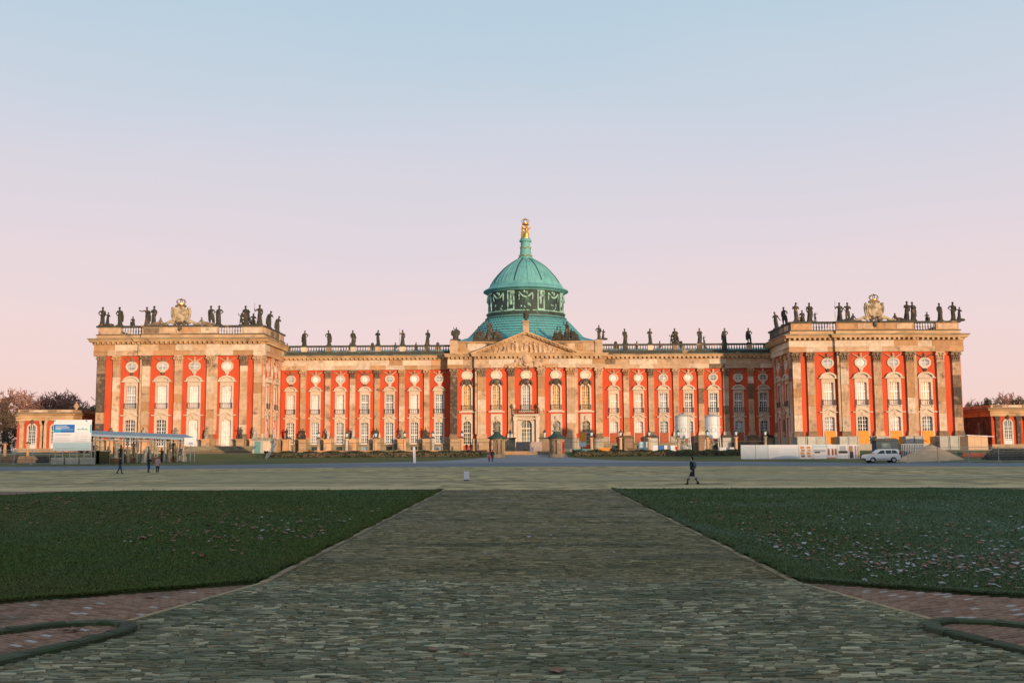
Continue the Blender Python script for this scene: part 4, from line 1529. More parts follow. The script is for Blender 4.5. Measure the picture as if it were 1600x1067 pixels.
rl.box(-2.6, 2.6, HM - 1.22, HM - 1.14, 10.25, 10.36)
rl.box(-2.6, 2.6, HM - 1.22, HM - 1.14, 9.36, 9.46)
for i in range(12):
    x = -2.4 + 4.8 * i / 11
    rl.tube([(x - .18, HM - 1.18, 9.45), (x + .16, HM - 1.24, 9.75), (x - .14, HM - 1.24, 10.0), (x + .15, HM - 1.18, 10.26)], .05, 5)
for s in (-1, 1):
    rl.box(s * 2.6 - .05, s * 2.6 + .05, HM - 1.22, HM - .05, 10.25, 10.36)
    rl.box(s * 2.6 - .05, s * 2.6 + .05, HM - 1.22, HM - .05, 9.36, 9.46)
    rl.box(s * 2.6 - .07, s * 2.6 + .07, HM - 1.25, HM - 1.1, 9.35, 10.5)
build('railing', rl, m_iron, bal)
for s in (-1, 1):
    u = MB().lathe([(.12, 10.5), (.3, 10.75), (.36, 11.1), (.25, 11.3), (.1, 11.4), (.12, 11.6)], 10, s * 2.6, HM - 1.18)
    build('urn', u, m_pale, bal)
for x, w, y, mood, back in ((-15.1, 1.4, HY, 'soot', 0), (-9.25, 1.7, HM, None, 1), (-3.1, 1.35, HM, None, 0), (3.1, 1.35, HM, None, 0), (9.25, 1.7, HM, None, 1), (15.1, 1.4, HY, None, 0)):
    add_pilaster(x, y, 4.4, 17.2, 19.0, w, 0, mood, back, sgn=1 if x > 0 else -1)
hroute = [(-15.9, 216), (-15.9, HY), (-10.3, HY), (-10.3, HM), (10.3, HM), (10.3, HY), (15.9, HY), (15.9, 216)]
for a, b, y in ((-15.9, -13.55, HY), (-11.15, -10.35, HY), (-10.3, -7.4, HM), (-5.0, -2.7, HM), (2.7, 5.0, HM), (7.4, 10.3, HM), (10.35, 11.15, HY), (13.55, 15.9, HY)):
    pb('plinth', MB().cbox(a, b, y - .5, y, 1.7, 4.4, .06), m_plinth if a < 0 else m_gplinth)
entablature(hroute, 19.0, 19.75, 20.85, 22.06, over=1.25)
# attic behind the pediment
at_ = pb('attic', MB().box(-15.7, 15.7, 213.9, 216.4, 22.0, 24.5), m_course)
for a, b, mt in ((-15.3, -14.5, m_soot), (-13.9, -12.7, m_ochre), (-12.3, -8.6, m_cream), (-8.2, -6.9, m_soot), (7.0, 8.2, m_soot), (8.6, 10.2, m_tan), (10.8, 12, m_ochre), (12.4, 14.3, m_tan)):
    build('panel', MB().cbox(a, b, 213.82, 213.91, 22.75, 24.2, .03), mt, at_)
build('coping', MB().sweep([(-15.8, 216.4), (-15.8, 213.9), (15.8, 213.9), (15.8, 216.4)], [(-.6, 24.5), (.2, 24.5), (.3, 24.7), (-.6, 24.82)]), m_corn, at_)
for s in (-1, 1):
    build('corner_pier', MB().cbox(s * 15.2 - .8, s * 15.2 + .8, 213.6, 214.9, 22.0, 24.95, .05), m_tan, at_)
pm = pb('pediment', MB().prism([(-10.3, 22.0), (10.3, 22.0), (0, 25.95)], HM - .1, 216), m_course)
PW, PH = 11.5, 4.55
for s in (-1, 1):
    p0, p1 = Vector((s * PW, 0, 22.05)), Vector((0, 0, 22.05 + PH))
    d = (p1 - p0).normalized()
    nrm = Vector((-d.z * s, 0, abs(d.x))) if False else Vector((d.z * s * -1 * -1, 0, abs(d.x)))
    nrm = Vector((s * abs(d.z), 0, abs(d.x)))
    mb = MB()
    for (o0, o1, fy) in ((-.62, -.3, .75), (-.3, .02, 1.2)):
        q = [p0 + nrm * o0, p1 + Vector((0, 0, o0 / abs(d.x))), p1 + Vector((0, 0, o1 / abs(d.x))), p0 + nrm * o1]
        mb.prism([(v.x, v.z) for v in q], HM - fy, HM + .2)
    build('raking_cornice', mb, m_corn, pm)
    mb = MB()
    for i in range(12):
        c = p0.lerp(p1, (i + .8) / 12.6) + nrm * -.42
        q = [c + d * -.2 + nrm * -.12, c + d * .2 + nrm * -.12, c + d * .2 + nrm * .11, c + d * -.2 + nrm * .11]
        mb.prism([(v.x, v.z) for v in q], HM - 1.0, HM - .5)
    stuff(build('modillions', mb, m_corn, pm))
for o in children(pm):
    o.location = (0, 0, 0)
build('apex_pedestal', MB().cbox(-.65, .65, HM - .2, HM + 1.1, 26.4, 28.6, .05).box(-.8, .8, HM - .35, HM + 1.2, 28.6, 28.85), m_tan, pm)
pb('roof', MB().add([(-15.5, 214.5, 24.6), (15.5, 214.5, 24.6), (15.5, 242, 24.6), (-15.5, 242, 24.6), (-12, 222, 26.5), (12, 222, 26.5), (12, 242, 26.5), (-12, 242, 26.5)], [(0, 1, 5, 4), (1, 2, 6, 5), (3, 0, 4, 7), (4, 5, 6, 7), (2, 3, 7, 6)]), m_copper)
pb('back_wall', MB().box(-16, 16, 241, 243, 1.7, 24.5), m_red)

# ---- dome
DC = (0, 235)
DP = [(8.15, 39.65), (7.98, 40.1), (7.62, 40.75), (7.16, 41.4), (6.58, 42.1), (5.92, 42.85), (5.15, 43.65), (4.2, 44.45), (3.2, 45.15), (2.3, 45.7), (1.5, 46.1)]
dome = build('dome', MB().lathe(DP, 72, cap=False), m_copper, palace, (DC[0] - PO.x, DC[1] - PO.y, -PO.z), smooth=True)


for k in range(48):
    a = 2 * math.pi * (k + .5) / 48
    big = k % 3 == 0
    pts = []
    for r, z in DP:
        pts.append((r * math.cos(a), r * math.sin(a), z + .02))
    if math.sin(a) < .35:
        build('rib' if big else 'seam', MB().tube(pts, .13 if big else .05, 5), m_copper_lt if not big else m_copper_dk if k % 2 else m_copper, dome)
build('flange', MB().lathe([(8.1, 39.85), (8.3, 39.9), (8.45, 39.3), (9.0, 38.85), (9.75, 38.45), (9.85, 38.2), (9.4, 38.05), (9.0, 37.9)], 72, cap=False), m_copper, dome, smooth=False)
build('drum', MB().lathe([(9.0, 38.3), (8.85, 38.0), (8.75, 37.2), (8.75, 33.0), (9.0, 32.85), (9.05, 31.9), (9.35, 31.75), (9.4, 31.0)], 72, cap=False), m_copper_dk, dome)
for k in range(16):
    a = -math.pi / 2 + 2 * math.pi * k / 16 + math.pi / 16 * 0
    if math.sin(a) > .3:
        continue
    ca, sa = math.cos(a), math.sin(a)
    if k % 2:      # pilaster panels
        mb = MB()
        for u0, u1, z0, z1 in ((-.85, -.6, 33.1, 37.5), (.6, .85, 33.1, 37.5), (-.6, .6, 37.2, 37.5), (-.6, .6, 33.1, 33.4)):
            mb.box(u0, u1, -8.93, -8.6, z0, z1)
        for z in (34.6, 35.2, 35.8, 36.4, 36.9):
            mb.ball((rng.uniform(-.2, .2), -8.78, z), .36, rng.uniform(.8, 1.3), .4, 1, 7, 5)
        build('panel', mb, m_relief, dome, (0, 0, 0), a + math.pi / 2)
    else:
        mb = MB()
        sw = []
        for i in range(9):
            u = -1.45 + 2.9 * i / 8
            sw.append((u, -math.sqrt(8.75 ** 2 - u * u) - .1, 37.0 - 1.05 * (1 - (u / 1.45) ** 2)))
        mb.tube(sw, [.14, .17, .2, .22, .24, .22, .2, .17, .14], 6)
        for s in (-1, 1):
            mb.tube([(s * 1.5, -8.7, 37.1), (s * 1.55, -8.75, 36.2), (s * 1.5, -8.7, 35.3)], [.1, .17, .08], 6)
        mb.ball((.2, -8.8, 36.9), .35, .8, .5, 1.2, 7, 5)
        bd = MB()
        for q_ in range(7):
            bd.ball((rng.uniform(-1.2, 1.2), -8.68, rng.uniform(33.2, 34.6)), rng.uniform(.14, .24), 1, .5, 1.2, 6, 4)
        mb.ball((-.35, -8.8, 37.2), .25, 1, .5, 1, 7, 5)
        stuff(build('relief_beads', bd, m_relief, dome, (0, 0, 0), a + math.pi / 2))
        build('garland', mb, m_relief, dome, (0, 0, 0), a + math.pi / 2)
prof = [(9.35, 31.45), (9.9, 31.0), (10.5, 30.4), (11.1, 29.75), (11.7, 29.1), (12.3, 28.45), (12.9, 27.8), (13.6, 27.2), (14.5, 26.6), (15.6, 26.1)]
for (ra, za), (rb, zb) in zip(prof, prof[1:]):
    build('skirt_band', MB().lathe([(ra, za), (rb, zb + .16), (rb + .12, zb + .08), (rb + .04, zb - .16), (rb - .3, zb - .16)], 72, cap=False), m_copper_b, dome)
    pts = [((rb + .1) * math.cos(math.pi * (1 + i / 48)), (rb + .1) * math.sin(math.pi * (1 + i / 48)), zb - .02) for i in range(49)]
    build('lip_shade_line', MB().tube(pts, .10, 4), m_pipe, dome)  # black ring painting the shade line under each band's lip
for k in range(41):
    a = math.pi * (1 + (k + .5) / 41)
    build('standing_seam', MB().tube([((r + .05) * math.cos(a), (r + .05) * math.sin(a), z + .12) for r, z in prof], .03, 4), m_copper_b, dome)
pts = [(9.06 * math.cos(math.pi * i / 40), 9.06 * math.sin(math.pi * i / 40), 32.95) for i in range(81)]
build('drum_band', MB().tube(pts, .14, 5), m_relief, dome)
for k in range(2):
    z, r = ((37.75, 8.95), (31.85, 9.38))[k]
    build('drum_band', MB().tube([(r * math.cos(math.pi * i / 40), r * math.sin(math.pi * i / 40), z) for i in range(81)], .1, 5), m_copper, dome)
for px_, s in ((-6.2, 1), (6.2, 1)):
    pass
lant = build('lantern', MB().lathe([(1.75, 45.95), (1.8, 46.3), (1.45, 46.6), (1.3, 47.6), (1.15, 49.2), (1.1, 50.0), (1.42, 50.15), (1.45, 50.45), (1.2, 50.6), (1.2, 50.9)], 28), m_copper, dome, smooth=False)
for z, r in ((48.6, 1.22), (46.75, 1.5)):
    mb = MB()
    pts = [(r * 1.03 * math.cos(2 * math.pi * i / 24), r * 1.03 * math.sin(2 * math.pi * i / 24), z + .22 * math.cos(8 * math.pi * i / 24 * 1.5)) for i in range(25)]
    mb.tube(pts, .11, 5)
    build('gilded_swag', mb, m_gold, dome)

# ------------------------------------------------------------------ sculpted figures
def remesh(mb, voxel, smooth=2, name='figure', mat=None):
    me = mb.mesh(name)
    o = bpy.data.objects.new('tmp', me)
    col.objects.link(o)
    md = o.modifiers.new('r', 'REMESH')
    md.mode = 'VOXEL'
    md.voxel_size = voxel
    md.use_smooth_shade = True
    if smooth:
        sm = o.modifiers.new('s', 'SMOOTH')
        sm.iterations = smooth
        sm.factor = .4
    dg = bpy.context.evaluated_depsgraph_get()
    out = bpy.data.meshes.new_from_object(o.evaluated_get(dg))
    out.name = name
    bpy.data.objects.remove(o)
    bpy.data.meshes.remove(me)
    out.materials.clear()
    return out


def fig(mb, ox=0, oy=0, oz=0, s=1.0, arms=('down', 'down'), lean=0.0, robe=True, turn=0.0, seat=False, seed=0, head=0.0, plinth=True):
    """a draped standing (or seated) figure 1.8 high"""
    q = random.Random(seed)
    T = lambda x, y, z: (ox + s * ((x + lean * z) * math.cos(turn) - y * math.sin(turn)), oy + s * ((x + lean * z) * math.sin(turn) + y * math.cos(turn)), oz + s * z)
    tb = lambda pts, rad, sq=.8, n=9: mb.tube([T(*p) for p in pts], [r * s for r in rad], n, sq)
    if plinth:
        mb.add([T(x, y, z) for z in (0, .1) for x, y in ((-.3, -.25), (.3, -.25), (.3, .25), (-.3, .25))], [(0, 3, 2, 1), (4, 5, 6, 7), (0, 1, 5, 4), (1, 2, 6, 5), (2, 3, 7, 6), (3, 0, 4, 7)])
    b = .0
    if seat:
        tb([(.05, -.02, .05), (.0, .02, .5), (0, .05, .62)], [.30, .27, .2])
        for k in (-1, 1):
            tb([(k * .1, .05, .55), (k * .13, -.3, .56), (k * .13, -.36, .1)], [.13, .11, .07])
        b = -.42
    elif robe:
        tb([(.02, 0, .05), (.05, -.02, .35), (.03, -.02, .65), (0, 0, .95), (0, 0, 1.15)], [.25, .21, .20, .19, .15])
        for k in range(6):
            a = q.uniform(0, 6.28)
            tb([(.23 * math.cos(a), .17 * math.sin(a), .08), (.15 * math.cos(a + .3), .12 * math.sin(a + .3), .6), (.1 * math.cos(a + .5), .09 * math.sin(a + .5), 1.1)], [.07, .06, .04], 1, 6)
    else:
        tb([(-.12, -.04, .04), (-.11, -.03, .5), (-.07, 0, .95)], [.07, .095, .13])
        tb([(.17, .05, .04), (.13, .02, .5), (.07, 0, .95)], [.07, .095, .13])
        tb([(.19, .12, .05), (.22, .13, .5), (.16, .08, 1.0)], [.1, .09, .1])
    tb([(0, 0, .9 + b), (0, 0, 1.12 + b), (0, -.01, 1.36 + b), (0, 0, 1.5 + b), (0, 0, 1.57 + b)], [.18, .145, .19, .13, .07])
    tb([(0, 0, 1.5 + b), (head * .04, -.02, 1.64 + b)], [.07, .065])
    mb.ball(T(head * .06, -.03, 1.71 + b), .105 * s, 1, 1.1, 1.2, 9, 7)
    mb.ball(T(head * .05, .03, 1.75 + b), .10 * s, 1, 1, .9, 8, 6)
    for k, a in zip((-1, 1), arms):
        sh = (k * .19, 0, 1.45 + b)
        if a == 'down':
            p = [sh, (k * .27, 0, 1.18 + b), (k * .24, -.08, .92 + b)]
        elif a == 'hip':
            p = [sh, (k * .40, .04, 1.22 + b), (k * .2, -.08, 1.03 + b)]
        elif a == 'raise':
            p = [sh, (k * .42, -.02, 1.55 + b), (k * .45, -.08, 1.86 + b)]
        elif a == 'out':
            p = [sh, (k * .42, -.08, 1.36 + b), (k * .68, -.12, 1.42 + b)]
        elif a == 'front':
            p = [sh, (k * .3, -.1, 1.2 + b), (k * .12, -.3, 1.22 + b)]
        elif a == 'chest':
            p = [sh, (k * .30, -.06, 1.2 + b), (-k * .05, -.2, 1.33 + b)]
        elif a == 'staff':
            p = [sh, (k * .36, -.08, 1.24 + b), (k * .4, -.2, 1.42 + b)]
            tb([(k * .42, -.2, .05), (k * .4, -.2, 2.0 + b)], [.028, .028], 1, 6)
        elif a == 'head':
            p = [sh, (k * .40, 0, 1.62 + b), (k * .12, -.05, 1.78 + b)]
        else:
            p = [sh, (k * .3, .1, 1.15 + b), (k * .42, .2, .9 + b)]
        tb(p, [.08, .062, .045], 1, 8)
        mb.ball(T(*p[-1]), .055 * s, 1, 1, 1.1, 7, 5)
    if q.random() < .7 and not seat:
        k = q.choice((-1, 1))
        tb([(k * .18, .1, 1.42), (k * .26, .12, .95), (k * .25, .1, .4)], [.07, .11, .09])
    return mb


VAR = {}


def variant(key):
    if key in VAR:
        return VAR[key]
    mb = MB()
    A = {'hip': dict(arms=('down', 'hip'), lean=.03, seed=1), 'hip2': dict(arms=('hip', 'down'), lean=-.03, seed=2), 'point': dict(arms=('out', 'front'), lean=-.04, seed=3),
         'robe': dict(arms=('chest', 'down'), lean=.05, seed=4), 'raise': dict(arms=('raise', 'down'), lean=.02, seed=5), 'nude': dict(arms=('hip', 'front'), robe=False, lean=.02, seed=6),
         'nude2': dict(arms=('down', 'hip'), robe=False, lean=-.04, seed=7), 'think': dict(arms=('chest', 'chest'), lean=-.02, seed=8, head=1), 'staff': dict(arms=('staff', 'down'), lean=.0, seed=9),
         'bow': dict(arms=('front', 'front'), lean=.13, seed=10, head=1), 'head': dict(arms=('head', 'hip'), lean=.02, seed=11), 'cloak': dict(arms=('down', 'back'), lean=-.05, seed=12),
         'back': dict(arms=('front', 'back'), lean=-.10, seed=13, head=-1)}
    if key in A:
        fig(mb, **A[key])
    elif key == 'duo':
        fig(mb, -.15, 0, 0, 1, ('hip', 'down'), .02, seed=20)
        fig(mb, .35, -.1, 0, .72, ('raise', 'front'), .08, seed=21)
        mb.ball((.6, 0, .1), .25, 1.6, 1, .6)
    elif key == 'family':
        fig(mb, 0, 0, 0, 1, ('down', 'hip'), .0, seed=22, robe=True)
        fig(mb, -.42, -.05, 0, .62, ('raise', 'front'), .05, seed=23, robe=False)
        fig(mb, .42, -.05, 0, .5, ('front', 'front'), -.05, seed=24, robe=False)
    elif key == 'child':
        fig(mb, 0, 0, 0, 1, ('down', 'front'), 0, seed=25, robe=True)
        fig(mb, .5, -.05, 0, .5, ('front', 'raise'), .0, seed=26, robe=False)
    elif key == 'seated':
        fig(mb, 0, 0, 0, 1, ('front', 'down'), 0, seat=True, seed=27, turn=-.5)
    elif key == 'seated2':
        fig(mb, 0, 0, 0, 1, ('hip', 'front'), 0, seat=True, seed=28, turn=.5)
    elif key == 'bust':
        mb.box(-.2, .2, -.2, .2, 0, .25)
        mb.tube([(0, 0, .2), (0, 0, .5), (0, 0, .8), (0, 0, 1.0)], [.2, .3, .32, .1], 9, .7)
        mb.ball((0, 0, 1.15), .2, 1, 1, 1.2)
    elif key in ('trophy', 'trophy2'):
        q = random.Random(30 if key == 'trophy' else 31)
        for k in range(3):
            fig(mb, -1.2 + k * 1.0 + q.uniform(-.2, .2), q.uniform(-.2, .2), .2 if k == 1 else 0, .95 + .25 * (k == 1), q.choice([('out', 'raise'), ('front', 'hip'), ('raise', 'front')]), q.uniform(-.2, .2), seat=(k != 1), seed=40 + k, turn=q.uniform(-.6, .6), plinth=False)
        mb.ball((1.4, 0, .4), .5, .9, .5, 1.1)
        mb.ball((-1.5, -.1, .35), .4, 1.2, .6, .9)
        for k in range(26):
            mb.ball((q.uniform(-1.7, 1.5), q.uniform(-.3, .2), q.uniform(.15, .95)), q.uniform(.16, .3), 1, .8, 1, 7, 5)
        for k in range(9):
            x = q.uniform(-1.6, 1.6)
            mb.tube([(x, 0, .2), (x + q.uniform(-.6, .6), .1, q.uniform(1.2, 2.0))], [.07, .05], 6)
        mb.box(-2.0, 2.0, -.4, .4, 0, .16)
    elif key == 'arms':
        q = random.Random(33)
        mb.box(-.7, .7, -.35, .35, 0, .2)
        mb.tube([(0, 0, .1), (0, 0, 1.0), (0, 0, 1.3)], [.4, .42, .2], 9, .8)
        for k in range(10):
            a = q.uniform(0, 6.28)
            mb.tube([(.2 * math.cos(a), .1, .6), (.7 * math.cos(a), 0, .9 + .7 * abs(math.sin(a)))], [.16, .09], 6)
            mb.ball((.5 * math.cos(a), -.1, .6 + .6 * abs(math.sin(a))), .2)
        fig(mb, .1, 0, .3, .85, ('raise', 'hip'), 0, seed=34, plinth=False)
    elif key in ('recline', 'recline2'):
        k = 1 if key == 'recline' else -1
        mb.tube([(k * 1.2, 0, .12), (k * .5, -.1, .35), (0, -.1, .3), (-k * .3, 0, .45), (-k * .42, 0, .8), (-k * .42, 0, .95)], [.12, .2, .26, .24, .26, .1], 9, .9)
        mb.ball((-k * .42, 0, 1.1), .14, 1, 1, 1.2)
        mb.tube([(-k * .55, 0, .8), (-k * .8, -.1, .45), (-k * .95, -.2, .2)], [.09, .07, .06], 7)
        mb.ball((-k * 1.3, 0, .25), .3, 1.2, 1, .8)
        mb.ball((k * 1.4, 0, .2), .25, 1.4, 1, .8)
        mb.box(-1.7, 1.7, -.3, .3, 0, .1)
    elif key == 'eagle':
        mb.tube([(0, 0, 0), (0, 0, .35), (.02, -.03, .9), (0, 0, 1.3), (0, -.1, 1.55)], [.28, .3, .34, .2, .12], 9, .8)
        mb.ball((0, -.12, 1.62), .16, 1, 1.3, 1)
        for s in (-1, 1):
            mb.tube([(s * .2, 0, 1.1), (s * .45, .1, .9), (s * .4, .12, .3)], [.15, .17, .08], 7, .6)
        mb.tube([(0, .1, .5), (0, .3, .05)], [.2, .15], 7)
    elif key == 'graces':
        for k in range(3):
            a = -math.pi / 2 + 2 * math.pi * k / 3 + .35
            fig(mb, .28 * math.cos(a), .28 * math.sin(a), 0, .95, ('raise', 'raise'), 0, robe=k != 1, seed=50 + k, turn=a + math.pi / 2, plinth=False)
        mb.lathe([(.5, 0), (.5, .12), (.35, .2)], 12)
        mb.ball((0, 0, 1.95), .42, 1, 1, .35)
    VAR[key] = remesh(mb, .036 if key not in ('trophy', 'trophy2') else .05, 1, 'statue_' + key)
    return VAR[key]


HEIGHT = {'trophy': 2.15, 'trophy2': 2.15, 'seated': 1.43, 'seated2': 1.43, 'bust': 1.4, 'recline': 1.3, 'recline2': 1.3, 'eagle': 1.8, 'arms': 1.9, 'graces': 2.1}


def statue(key, x, y, z, h, label, group, mat=m_statue, rz=0.0, name='statue', cat='statue'):
    s = h / HEIGHT.get(key, 1.85)
    o = build(name, variant(key), mat, None, (x, y, z - .02), rz, s)
    tag(o, label, cat, group)
    return o


ROOF = 'statues along the palace roof'
ORD = ['first', 'second', 'third', 'fourth', 'fifth', 'sixth', 'seventh']
# wings: photo column, top row, distance, pose, wording
LW = [(163, 479, 200.3, 'duo', 'leaning figure with a crouching companion, at the outer corner of the billboard wing roof'), (188, 479, 200.3, 'hip2', 'lone figure with hand on hip beside the outer corner of the billboard wing'),
      (208, 494, 200.6, 'seated', 'small seated figure above the outer baluster run of the billboard wing'), (231, 479, 200.0, 'point', 'figure stretching an arm outward, beside the crest on the billboard wing roof'),
      (240, 477.5, 200.0, 'robe', 'hooded robed figure behind the pointing one on the billboard wing roof'), (331, 477, 200.0, 'nude2', 'figure of a close pair past the billboard wing crest, the one nearer the crest'),
      (342, 477, 200.0, 'hip', 'figure of a close pair past the billboard wing crest, the one farther from it'), (384, 477, 200.3, 'family', 'woman with two children on the inner corner of the billboard wing roof'),
      (396, 489, 200.6, 'seated2', 'small seated figure between two tall statues on the billboard wing inner corner'), (406, 475.5, 200.3, 'staff', 'tall figure holding a staff on the inner corner of the billboard wing'),
      (425, 485, 205.5, 'bow', 'bowed slim figure on the billboard wing parapet that faces the courtyard'), (439, 493, 212.5, 'bow', 'stooping figure at the courtyard end of the billboard wing parapet')]
RW = [(1490, 471, 200.3, 'duo', 'bulky figure group at the outer corner of the car-side wing roof'), (1468, 473, 200.3, 'cloak', 'cloaked figure next to the outer corner of the car-side wing roof'),
      (1448, 487, 200.6, 'seated2', 'small seated figure above the outer baluster run of the car-side wing'), (1426, 471, 200.0, 'point', 'figure holding out a low arm beside the crest on the car-side wing'),
      (1415, 470, 200.0, 'robe', 'tall cloaked figure of a pair beside the crest on the car-side wing'), (1323, 472, 200.0, 'nude', 'figure with bent elbow in the pair before the car-side wing crest'),
      (1311, 472, 200.0, 'staff', 'slender figure with a rod in the pair before the car-side wing crest'), (1264, 472.5, 200.3, 'child', 'standing figure with a small companion above the car-side wing inner balusters'),
      (1253, 484, 200.6, 'seated', 'small seated figure between tall statues on the car-side wing inner corner'), (1243, 472, 200.3, 'think', 'robed figure with folded arms on the car-side wing inner corner'),
      (1226, 479, 206.0, 'nude2', 'bare-legged figure on the car-side wing parapet that faces the courtyard'), (1214, 486.5, 212.5, 'back', 'figure leaning outward at the courtyard end of the car-side wing parapet')]
for lst in (LW, RW):
    for px_, pt, Y, key, lab in lst:
        x, zt_ = at(px_, pt, Y)
        if Y > 203:
            x = math.copysign(52.2, x)
        statue(key, x, Y, 26.78, max(1.9, zt_ - 26.78), lab, ROOF, rz=rng.uniform(-.3, .3) if Y < 203 else math.copysign(.9, -x))
poses = ['hip', 'think', 'robe', 'cloak', 'head', 'staff', 'nude', 'bow', 'hip2', 'child', 'point', 'nude2']
for side in (-1, 1):
    for i in range(6):
        x = side * (RB[i] + RB[i + 1]) / 2
        key = [['robe', 'staff', 'think', 'cloak', 'hip2', 'hip'], ['cloak', 'think', 'family', 'child', 'hip', 'nude2']][side > 0][i]
        statue(key, x, 216.15, 24.22, 3.35, 'dark draped statue on the balustrade, %s from the dome on the %s side' % (ORD[i], 'billboard' if side < 0 else 'silo'), ROOF, rz=rng.uniform(-.4, .4))
    for k, px_ in enumerate([684, 650, 617, 582, 547, 448] if side < 0 else [962, 995, 1030, 1064, 1101, 1204]):
        x, _ = at(px_, 540, 239.9)
        statue(['bust', 'think', 'robe'][k % 3], x, 239.9, 24.45, 2.9, 'small statue on the far garden parapet, %s from the dome on the %s side' % (ORD[k], 'billboard' if side < 0 else 'silo'), 'statues on the far parapet', rz=rng.uniform(-.6, .6))
for px_, pt, Y, key, lab in ((712, 511, 214.3, 'arms', 'dark trophy of arms on the attic corner nearest the billboard-side range'), (763, 505, 214.4, 'trophy', 'black clustered figure group on the attic, billboard side of the gable'),
                             (884, 507, 214.4, 'trophy2', 'black clustered figure group on the attic, silo side of the gable'), (937, 508, 214.3, 'duo', 'dark pair of figures on the attic corner nearest the silo-side range')):
    x, zt_ = at(px_, pt, Y)
    o = statue(key, x, Y, 24.84 if key.startswith('tro') else 24.97, zt_ - 24.9, lab, ROOF)
    if key.startswith('tro'):
        o.scale = (o.scale[0] * .95, o.scale[1], o.scale[2] * 1.1)
x, zt_ = at(822, 484, HM + .4)
statue('eagle', 0, HM + .45, 28.86, 2.75, 'black bird-like statue on the pedestal above the gable tip', ROOF).scale = (1.05, 1.2, 1.6)
o = statue('graces', 0, 235, 50.92, 3.6, 'gilded group of three figures holding up a cushion on the dome lantern', None, m_gold)
o.scale = (o.scale[0] * 1.25, o.scale[1] * 1.25, o.scale[2])
cr = empty('crown', (0, 235, 54.45))
tag(cr, 'gilded openwork crown held on top of the dome lantern figures', 'crown')


def crown_parts(parent, r, mat):
    build('circlet', MB().lathe([(r * .78, 0), (r * .85, .02 * r), (r * .85, r * .25), (r * .78, r * .25)], 16), mat, parent)
    for k in range(6):
        a = math.pi * k / 3
        pts = [(r * q * math.cos(a), r * q * math.sin(a), r * z) for q, z in ((.8, .2), (1.12, .65), (.95, 1.1), (.45, 1.3), (.02, 1.12))]
        build('arch', MB().tube(pts, r * .10, 6), mat, parent)
    build('orb', MB().ball((0, 0, r * 1.32), r * .24), mat, parent)
    build('cross', MB().box(-r * .05, r * .05, -r * .05, r * .05, r * 1.5, r * 1.95).box(-r * .17, r * .17, -r * .05, r * .05, r * 1.68, r * 1.78), mat, parent)


crown_parts(cr, .8, m_gold)

# crests above the wings
for side, px_, nm in ((-1, 285.5, 'billboard'), (1, 1368, 'car')):
    x = side * WC
    c = empty('crest', (x, 199.6, 26.77))
    tag(c, 'large stone crest with scrolls and gilded crown above the %s-side wing' % nm, 'crest', 'crests above the wings')
    sh = [(-.7, .25), (-1.25, .8), (-1.5, 1.7), (-1.55, 2.6), (-1.35, 3.1), (-.8, 3.3), (-.5, 3.75), (.5, 3.75), (.8, 3.3), (1.35, 3.1), (1.55, 2.6), (1.5, 1.7), (1.25, .8), (.7, .25)]
    mb = MB().prism(sh, -.3, .35)
    mb.prism([(a * .78, 2.0 + (b - 2.0) * .78) for a, b in sh], -.42, -.29)
    mb.ball((0, -.2, 2.1), 1.0, .9, .42, 1.25, 14, 8)
    build('shield', mb, m_crest, c)
    for s in (-1, 1):
        mb = MB().tube([(s * .8, 0, .3), (s * 1.45, 0, .9), (s * 1.72, 0, 1.8), (s * 1.8, 0, 2.7), (s * 1.55, 0, 3.25), (s * 1.2, 0, 3.35)], [.26, .26, .22, .24, .26, .2], 8)
        mb.ball((s * 1.6, -.1, 3.3), .36)
        build('scroll', mb, m_crest, c, smooth=True)
        mb = MB().tube([(s * 1.2, 0, .25), (s * 2.0, 0, .75), (s * 2.9, 0, .35), (s * 4.2, 0, .2)], [.3, .34, .26, .15], 8)
        build('foot_scroll', mb, m_crest, c, smooth=True)
    mb = MB()
    for k in range(9):
        mb.ball((-.9 + .225 * k, -.15, 3.75 + .3 * math.sin(math.pi * k / 8)), .27, 1, .9, 1, 7, 5)
    build('leaf_collar', mb, m_brown, c)
    mb = MB()
    for k in range(12):
        mb.ball((rng.uniform(-.9, .9), rng.uniform(-.55, -.2), rng.uniform(-.1, .9)), rng.uniform(.2, .34), 1, .8, 1, 7, 5)
    mb.ball((0, -.45, -.7), .42, 1, .7, 1.2, 8, 6)
    build('foot_ornament', mb, m_soot, c)
    k = empty('crown', (0, -.05, 4.05), 0, c)
    build('circlet', MB().lathe([(.62, 0), (.7, .02), (.7, .2), (.62, .2)], 14), m_gold, k)
    for q in range(6):
        a = math.pi * q / 3
        pts = [(.85 * u * math.cos(a), .85 * u * math.sin(a), .85 * z) for u, z in ((.8, .2), (1.1, .65), (.95, 1.05), (.45, 1.25), (.02, 1.1))]
        build('arch', MB().tube(pts, .075, 6), m_brown if q % 2 else m_gold, k)
    build('orb', MB().ball((0, 0, 1.12), .2), m_brown, k)
    for s, key in ((-1, 'recline2'), (1, 'recline')):
        xx = x + s * 4.6
        statue(key, xx, 199.8, 26.78, 1.65, 'reclining figure %s the crest of the %s-side wing' % ('on the outer side of' if s * side > 0 else 'on the inner side of', nm), ROOF, m_statue if side > 0 else m_brown)

